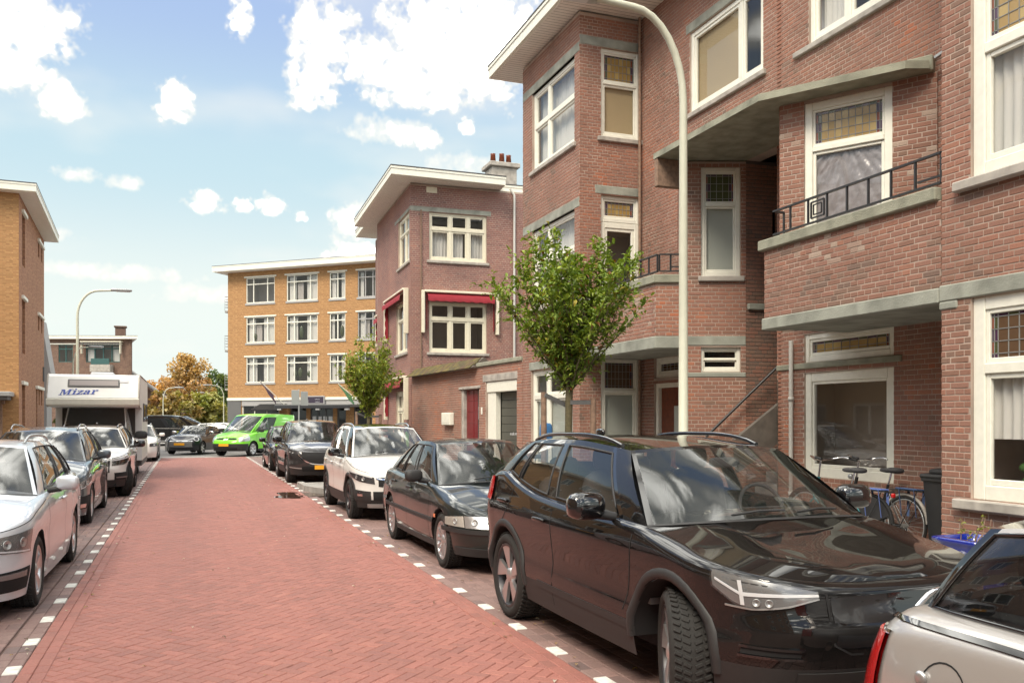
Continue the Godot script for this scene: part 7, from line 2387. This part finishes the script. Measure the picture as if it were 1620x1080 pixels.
func bicycle(label: String, at: Vector3, yaw: float, frame: Material, o2 := {}):  # heading along -z
	var o := thing("bicycle", label, "bicycle", at, yaw, "bicycles")
	var lean := Transform3D(Basis(V(0, 0, 1), float(o2.get("lean", 0.06))), Vector3())
	var X := o.global_transform * lean
	var R := 0.345
	var add := func(n: String, mb: MB, m: Material, p: Node3D = null) -> MeshInstance3D: return put(p if p else o, n, mb, m, X)
	for z in [-0.56, 0.54]:
		var c := V(0, R, z)
		var ty := []
		var rm := []
		for k in 37:
			var a := TAU * k / 36
			ty.append(c + V(0, sin(a), cos(a)) * R)
			rm.append(c + V(0, sin(a), cos(a)) * (R - 0.028))
		var tb := MB.new()
		tb.tube(ty, 0.019, 8, false)
		var w := add.call("wheel", tb, M.rubber) as MeshInstance3D
		var rb := MB.new()
		rb.tube(rm, 0.011, 6, false)
		add.call("rim", rb, M.steel, w)
		var sp := MB.new()
		for k in 28:
			var a := TAU * k / 28
			sp.tube([c + V(0.025 * (1 if k % 2 else -1), sin(a + 0.5) * 0.02, cos(a + 0.5) * 0.02), c + V(0, sin(a), cos(a)) * (R - 0.03)], 0.0016, 4, false)
		sp.tube([c + V(-0.05, 0, 0), c + V(0.05, 0, 0)], 0.022, 10)
		add.call("spokes", sp, M.steel, w)
		var md := MB.new()
		var m1 := []
		for k in 15:
			var a := (0.15 + 2.6 * k / 14.0) if z > 0 else (0.75 + 2.0 * k / 14.0)
			if z > 0: m1.append(c + V(0, sin(a), cos(a)) * (R + 0.03))
			else: m1.append(c + V(0, sin(a), cos(a)) * (R + 0.03))
		md.tube(m1, 0.02, 6, true, 1.5)
		add.call("mudguard", md, o2.get("guard", M.black))
		if z > 0 and o2.get("skirt", true):
			var sk := MB.new()
			for s in [-1, 1]:
				var f := []
				var g := []
				for k in 9:
					var a := 0.4 + 1.9 * k / 8.0
					f.append(c + V(0.032 * s, sin(a) * (R + 0.02), cos(a) * (R + 0.02)))
					g.append(c + V(0.032 * s, sin(a) * R * 0.35, cos(a) * R * 0.35))
				sk.grid([f, g])
			add.call("coat_guard", sk, M.plastic)
	var fr := MB.new()
	var bb := V(0, 0.29, 0.06)
	var seat := V(0, 0.82, 0.24)
	var head := V(0, 0.86, -0.34)
	fr.tube([bb, seat], 0.018, 8)
	fr.tube([head + V(0, -0.26, -0.06), V(0, 0.42, -0.12), bb], 0.02, 8)
	fr.tube([head + V(0, -0.1, -0.02), seat + V(0, -0.34, -0.08)], 0.017, 8)
	fr.tube([head + V(0, 0.02, 0.01), head + V(0, -0.28, -0.065)], 0.023, 8)
	for s in [-1, 1]:
		fr.tube([bb, V(0.055 * s, R, 0.54)], 0.011, 6)
		fr.tube([seat + V(0, -0.08, -0.02), V(0.055 * s, R, 0.54)], 0.009, 6)
		fr.tube([head + V(0.03 * s, -0.28, -0.065), V(0.05 * s, 0.5, -0.46), V(0.05 * s, R, -0.56)], 0.012, 6)
	add.call("frame", fr, frame)
	var hb := MB.new()
	hb.tube([head, head + V(0, 0.24, 0.03)], 0.013, 8)
	hb.tube([V(0.29, 1.12, 0.0), V(0.27, 1.15, -0.2), V(0.1, 1.11, -0.32), V(0, 1.10, -0.31), V(-0.1, 1.11, -0.32), V(-0.27, 1.15, -0.2), V(-0.29, 1.12, 0.0)], 0.0115, 8)
	var hd := add.call("handlebar", hb, M.chrome) as MeshInstance3D
	for s in [-1, 1]:
		var gp := MB.new()
		gp.tube([V(0.292 * s, 1.117, 0.02), V(0.28 * s, 1.135, -0.1)], 0.018, 8)
		add.call("grip", gp, M.plastic, hd)
	var sd := MB.new()
	sd.tube([seat, V(0, 0.97, 0.28)], 0.012, 8)
	add.call("seat_post", sd, M.chrome)
	var sb := MB.new()
	sb.blob(V(0, 1.0, 0.34), V(0.21, 0.075, 0.19), 0.8)
	sb.blob(V(0, 0.995, 0.2), V(0.075, 0.06, 0.24), 0.8)
	add.call("saddle", sb, M.seat)
	var rk := MB.new()
	for x in [-0.06, 0.0, 0.06]: rk.tube([V(x, 0.77, 0.33), V(x, 0.77, 0.86)], 0.006, 6)
	for z in [0.36, 0.6, 0.84]: rk.tube([V(-0.07, 0.77, z), V(0.07, 0.77, z)], 0.006, 6)
	for s in [-1, 1]: rk.tube([V(0.065 * s, 0.77, 0.78), V(0.06 * s, R, 0.54)], 0.006, 6)
	add.call("luggage_rack", rk, M.iron)
	if o2.has("strap"):
		var sm := MB.new()
		for z in [0.5, 0.74]:
			for s in [-1, 1]: sm.bar(V(0.075 * s, 0.79, z), V(0.05 * s, 0.46, z + 0.04), 0.03, 0.004)
		sm.box(V(0, 0.79, 0.6), V(0.14, 0.02, 0.34), Basis(), 0.006)
		add.call("rack_straps", sm, mat(o2.strap, 0.6))
	var lm := MB.new()
	lm.blob(V(0, 0.73, 0.9), V(0.06, 0.06, 0.04), 0.7)
	add.call("rear_lamp", lm, M.red_lens)
	var fm := MB.new()
	fm.blob(V(0, 0.88, -0.45), V(0.07, 0.07, 0.08), 0.9)
	add.call("front_lamp", fm, M.steel)
	var ck := MB.new()
	ck.box(V(0.03, 0.30, 0.3), V(0.025, 0.11, 0.52), Basis(), 0.02)
	add.call("chain_guard", ck, M.black)
	var pd := MB.new()
	pd.tube([bb + V(-0.06, 0, 0), bb + V(0.06, 0, 0)], 0.016, 8)
	pd.lathe([Vector2(0.001, 0.0), Vector2(0.085, 0.0), Vector2(0.085, 0.006), Vector2(0.001, 0.006)], 20, Transform3D(Basis(V(0, 1, 0), V(1, 0, 0), V(0, 0, -1)), bb + V(0.045, 0, 0)))
	for s in [-1, 1]:
		pd.bar(bb + V(0.06 * s, 0, 0), bb + V(0.07 * s, -0.14 * s, 0.09 * s), 0.015, 0.02)
		pd.box(bb + V(0.12 * s, -0.14 * s, 0.09 * s), V(0.09, 0.025, 0.07), Basis(), 0.006)
	add.call("pedals", pd, M.steel)


func street_things():
	street_lamp("tall pale street lamp rising behind the black SUV, arm over the road", V(5.0, 0.07, -8.2), 6.02, V(-1.0, 0, -0.05), 0.055)
	street_lamp("grey street lamp behind the camper, standing before the brown house", V(-3.62, 0.07, -34.4), 6.25, V(1.15, 0, 0.0), 0.06)
	street_lamp("short lamp in front of the mansard house at the left", V(-5.2, 0.05, -47.5), 5.2, V(0.75, 0, 0), 0.05)
	street_lamp("distant lamp left of the orange autumn tree", V(-1.74, 0, -74.0), 4.2, V(0.9, 0, 0.1), 0.045)
	street_lamp("distant lamp in front of the green tree, arm pointing left", V(2.4, 0, -84.0), 4.1, V(-1.0, 0, 0), 0.045)
	street_lamp("farthest lamp beside the ochre block's balconies, arm pointing left", V(2.85, 0, -76.0), 4.5, V(-1.0, 0, 0), 0.045)
	young_tree("young green tree in front of the bay house, between two stakes", V(4.9, 0.05, -11.0), 2.02, 4.2, 0.62, 3, Color(1.15, 1.1, 1.0))
	tree_stakes("two brown stakes with black straps holding the near young tree", V(4.9, 0.05, -11.0))
	young_tree("young yellowing tree beside the corner house with red awnings", V(4.9, 0.05, -25.1), 1.75, 3.85, 0.15, 8, Color(1.35, 1.15, 1.0))
	tree_stakes("two stakes holding the farther young tree by the corner house", V(4.9, -0.1, -25.1))
	# beyond the junction
	big_tree("autumn_tree", "orange autumn tree rising above the black van", V(0.1, 0, -118), 9.9, 2.9, [Color(0.5, 0.3, 0.10), Color(0.56, 0.36, 0.13), Color(0.46, 0.26, 0.11), Color(0.42, 0.33, 0.12)], 1, 1.0, 0.3)
	big_tree("autumn_tree", "low orange tree left of the tall orange tree, behind roofs", V(-3.5, 0, -150), 8.2, 2.9, [Color(0.612, 0.323, 0.068), Color(0.51, 0.289, 0.085)], 2, 0.8)
	big_tree("autumn_tree", "second low orange tree between the roofs and the tall tree", V(-1.6, 0, -156), 8.8, 3.0, [Color(0.612, 0.289, 0.051), Color(0.544, 0.323, 0.085)], 12, 0.8)
	big_tree("green_tree", "dark green tree beside the ochre block at the end", V(4.2, 0, -128), 8.1, 2.5, [Color(0.12, 0.18, 0.045), Color(0.165, 0.21, 0.0525), Color(0.09, 0.15, 0.045)], 3, 1.0, 0.15)
	big_tree("green_tree", "lighter green tree between the orange tree and the dark one", V(1.9, 0, -124), 6.0, 2.0, [Color(0.21, 0.255, 0.06), Color(0.15, 0.21, 0.06)], 13, 0.8, 0.15)
	var bush_seed := 20
	for b in [["rust-brown bush behind the black van, at its left", -2.0, -78, [Color(0.442, 0.238, 0.102), Color(0.34, 0.272, 0.102)]], ["brown-green bush behind the middle of the black van", -0.5, -80, [Color(0.425, 0.289, 0.102), Color(0.34, 0.323, 0.102)]], ["green-yellow bush right of the brown one", 1.0, -82, [Color(0.289, 0.323, 0.085), Color(0.374, 0.34, 0.102)]], ["yellow bush nearest the ochre block", 2.2, -83, [Color(0.374, 0.34, 0.085), Color(0.272, 0.289, 0.085)]]]:
		big_tree("bush", b[0], V(b[1], 0, b[2]), 3.9, 1.45, b[3], bush_seed, 0.6, 0.12)
		bush_seed += 1
	big_tree("bush", "low bush with yellow leaves beside the bollard at the junction", V(0.3, 0, -55.5), 1.0, 0.9, [Color(0.22, 0.22, 0.05), Color(0.16, 0.19, 0.05)], 33, 0.25, 0.2)
	big_tree("bush", "palm-like bush behind the left row of cars by the brick building", V(-4.9, 0, -45.5), 2.4, 0.8, [Color(0.2, 0.18, 0.06), Color(0.12, 0.15, 0.05)], 34, 0.3, 0.2)
	# the alcove
	bicycle("teal bicycle with blue rack straps leaning in the brick alcove", V(7.72, 0.07, -9.03), 0.05, mat([0.01, 0.16, 0.18], 0.3, {"coat": 1.0}), {"strap": [0.10, 0.16, 0.42], "lean": -0.05})
	bicycle("black bicycle with pale rear mudguard between the teal one and the window", V(8.14, 0.07, -8.86), -0.03, mat([0.012, 0.012, 0.013], 0.3, {"coat": 1.0}), {"guard": M.sill, "strap": [0.05, 0.09, 0.2], "lean": -0.07, "skirt": false})
	bicycle("dark bicycle behind the green hatchback at the red yard door", V(5.5, 0.07, -17.0), 0.2, M.gloss_black, {})
	bicycle("grey bicycle behind the hatchback near the bay, handlebar showing", V(5.6, 0.07, -14.2), 0.15, M.steel, {})
	var bs := thing("blue_seat", "blue plastic child seat standing by the bay window behind the SUV", "child seat", V(6.6, 0.07, -15.9))
	var sm := MB.new()
	sm.blob(V(0, 1.35, 0), V(0.26, 0.42, 0.12), 0.5)
	sm.blob(V(0, 1.15, 0.12), V(0.28, 0.1, 0.24), 0.5)
	put(bs, "seat_shell", sm, mat([0.05, 0.16, 0.36], 0.4), bs.global_transform)
	var sp := MB.new()
	sp.tube([V(0, 0, 0.05), V(0, 1.15, 0.05)], 0.025, 8)
	put(bs, "stand", sp, M.steel, bs.global_transform)
	# wheeled bin
	var bn := thing("wheelie_bin", "black wheeled bin standing beside the brick pier of the alcove", "bin", V(8.08, 0.07, -7.38))
	var X := bn.global_transform
	var bm := MB.new()
	var rows := []
	for y in [0.06, 0.5, 0.98]:
		var w: float = 0.22 + 0.06 * y
		var row := []
		for q in [[-1, -1], [1, -1], [1, 1], [-1, 1], [-1, -1]]: row.append(V(q[0] * w, y, q[1] * w * 1.12))
		rows.append(row)
	bm.grid(rows, true)
	bm.box(V(0, 0.07, 0), V(0.44, 0.02, 0.49))
	put(bn, "body", bm, M.plastic, X)
	var lid := MB.new()
	lid.box(V(0, 1.005, 0.0), V(0.62, 0.05, 0.70), Basis(V(0, 0, 1), 0.05), 0.02)
	lid.blob(V(0, 1.04, 0.0), V(0.56, 0.09, 0.64), 0.5)
	put(bn, "lid", lid, M.plastic, X)
	put(bn, "rim", quick_box(V(0, 0.955, 0), V(0.60, 0.045, 0.66), 0.012), M.plastic, X)
	for s in [-1, 1]:
		var wm := MB.new()
		wm.lathe([Vector2(0.001, -0.02), Vector2(0.1, -0.02), Vector2(0.1, 0.02), Vector2(0.001, 0.02)], 18, Transform3D(Basis(V(0, 1, 0), V(1, 0, 0), V(0, 0, -1)), V(0.24 * s, 0.1, -0.26)))
		put(bn, "wheel", wm, M.rubber, X)
	# glazed planter
	var pl := thing("planter", "square cobalt blue glazed planter with a few dry stems below the window sill", "planter", V(6.72, 0.075, -6.02))
	X = pl.global_transform
	var pm := MB.new()
	rows = []
	for q in [[0.0, 0.17], [0.44, 0.235], [0.50, 0.25], [0.515, 0.265], [0.545, 0.265], [0.55, 0.255], [0.55, 0.215], [0.46, 0.205]]:
		var row := []
		for e in 21:
			var a := TAU * e / 20.0 + PI / 4
			var f := 1.0 / pow(pow(absf(cos(a)), 14) + pow(absf(sin(a)), 14), 1.0 / 14)
			row.append(V(cos(a) * f * q[1], q[0], sin(a) * f * q[1]))
		rows.append(row)
	pm.grid(rows, true)
	put(pl, "pot", pm, mat([0.008, 0.022, 0.26], 0.12, {"coat": 1.0, "tex": "soft", "tri": 4.0}), X)
	var so := MB.new()
	so.box(V(0, 0.45, 0), V(0.42, 0.03, 0.42))
	put(pl, "soil", so, M.bark, X)
	var st := MB.new()
	var r := RandomNumberGenerator.new()
	r.seed = 77
	var xf := []
	var cols := []
	for i in 7:
		var b := V(r.randf_range(-0.13, 0.13), 0.46, r.randf_range(-0.13, 0.13))
		var e := b + V(r.randf_range(-0.16, 0.12), r.randf_range(0.12, 0.36), r.randf_range(-0.1, 0.1))
		st.tube([b, b.lerp(e, 0.5) + V(0.01, 0.02, 0), e], 0.005, 5)
		for k in 14:
			if i < 3:
				xf.append(Transform3D(Basis(V(r.randfn(0, 1), r.randfn(0, 1), r.randfn(0, 1)).normalized(), r.randf() * TAU) * Basis.from_scale(Vector3.ONE * 0.5), b.lerp(e, 0.5 + 0.5 * r.randf()) + V(r.randfn(0, 0.02), 0, r.randfn(0, 0.02))))
				cols.append(Color(0.22, 0.24, 0.04))
	put(pl, "stem", st, M.stake, X)
	scatter(pl, "leaves", leaf_mesh(0.07, 0.04), xf, cols)
	# at the junction
	var bo := thing("bollard", "dark bollard left of the dark small car", "bollard", V(-0.25, 0, -52.0))
	var bb := MB.new()
	bb.lathe([Vector2(0.001, 0), Vector2(0.09, 0), Vector2(0.085, 0.9), Vector2(0.095, 0.93), Vector2(0.09, 1.02), Vector2(0.05, 1.07), Vector2(0.001, 1.08)], 14)
	put(bo, "post", bb, M.trim, bo.global_transform)
	var cb := thing("concrete_block", "low concrete block bench beside the bollard", "block", V(-0.75, 0, -51.0))
	put(cb, "base", quick_box(V(0, 0.22, 0), V(0.7, 0.44, 0.5), 0.02), M.slab, cb.global_transform)
	put(cb, "top_slab", quick_box(V(0.15, 0.5, 0), V(1.5, 0.1, 0.6), 0.02), M.slab, cb.global_transform)
	var sg := thing("road_sign", "pair of road signs seen from behind above the green van", "sign", V(5.6, 0, -47.8))
	X = sg.global_transform
	var gp := MB.new()
	gp.tube([V(0, 0, 0), V(0, 3.3, 0)], 0.035, 10)
	put(sg, "post", gp, M.galv, X)
	put(sg, "sign_plate", quick_box(V(-0.18, 2.85, 0.05), V(0.42, 0.8, 0.03), 0.01), M.galv, X)
	put(sg, "sign_plate", quick_box(V(0.28, 2.8, 0.0), V(0.38, 0.75, 0.03), 0.01), M.steel, X)
	var sc := thing("covered_scooter", "black covered scooter beside the far young tree", "scooter", V(5.5, 0.07, -27.5))
	X = sc.global_transform
	var cm := MB.new()
	cm.blob(V(0, 0.75, 0), V(0.7, 1.0, 1.5), 0.7)
	cm.blob(V(0, 1.15, -0.45), V(0.6, 0.6, 0.5), 0.8)
	put(sc, "cover", cm, M.plastic, X)
	for z in [-0.6, 0.6]:
		var wm := MB.new()
		wm.lathe([Vector2(0.001, -0.05), Vector2(0.22, -0.05), Vector2(0.24, 0), Vector2(0.22, 0.05), Vector2(0.001, 0.05)], 20, Transform3D(Basis(V(0, 1, 0), V(1, 0, 0), V(0, 0, -1)), V(0, 0.24, z)))
		put(sc, "wheel", wm, M.rubber, X)


func _ready():
	rng.seed = 42
	surroundings()
	materials()
	ground()
	right_houses()
	garage_yard()
	corner_house()
	far_buildings()
	all_cars()
	camper()
	street_things()
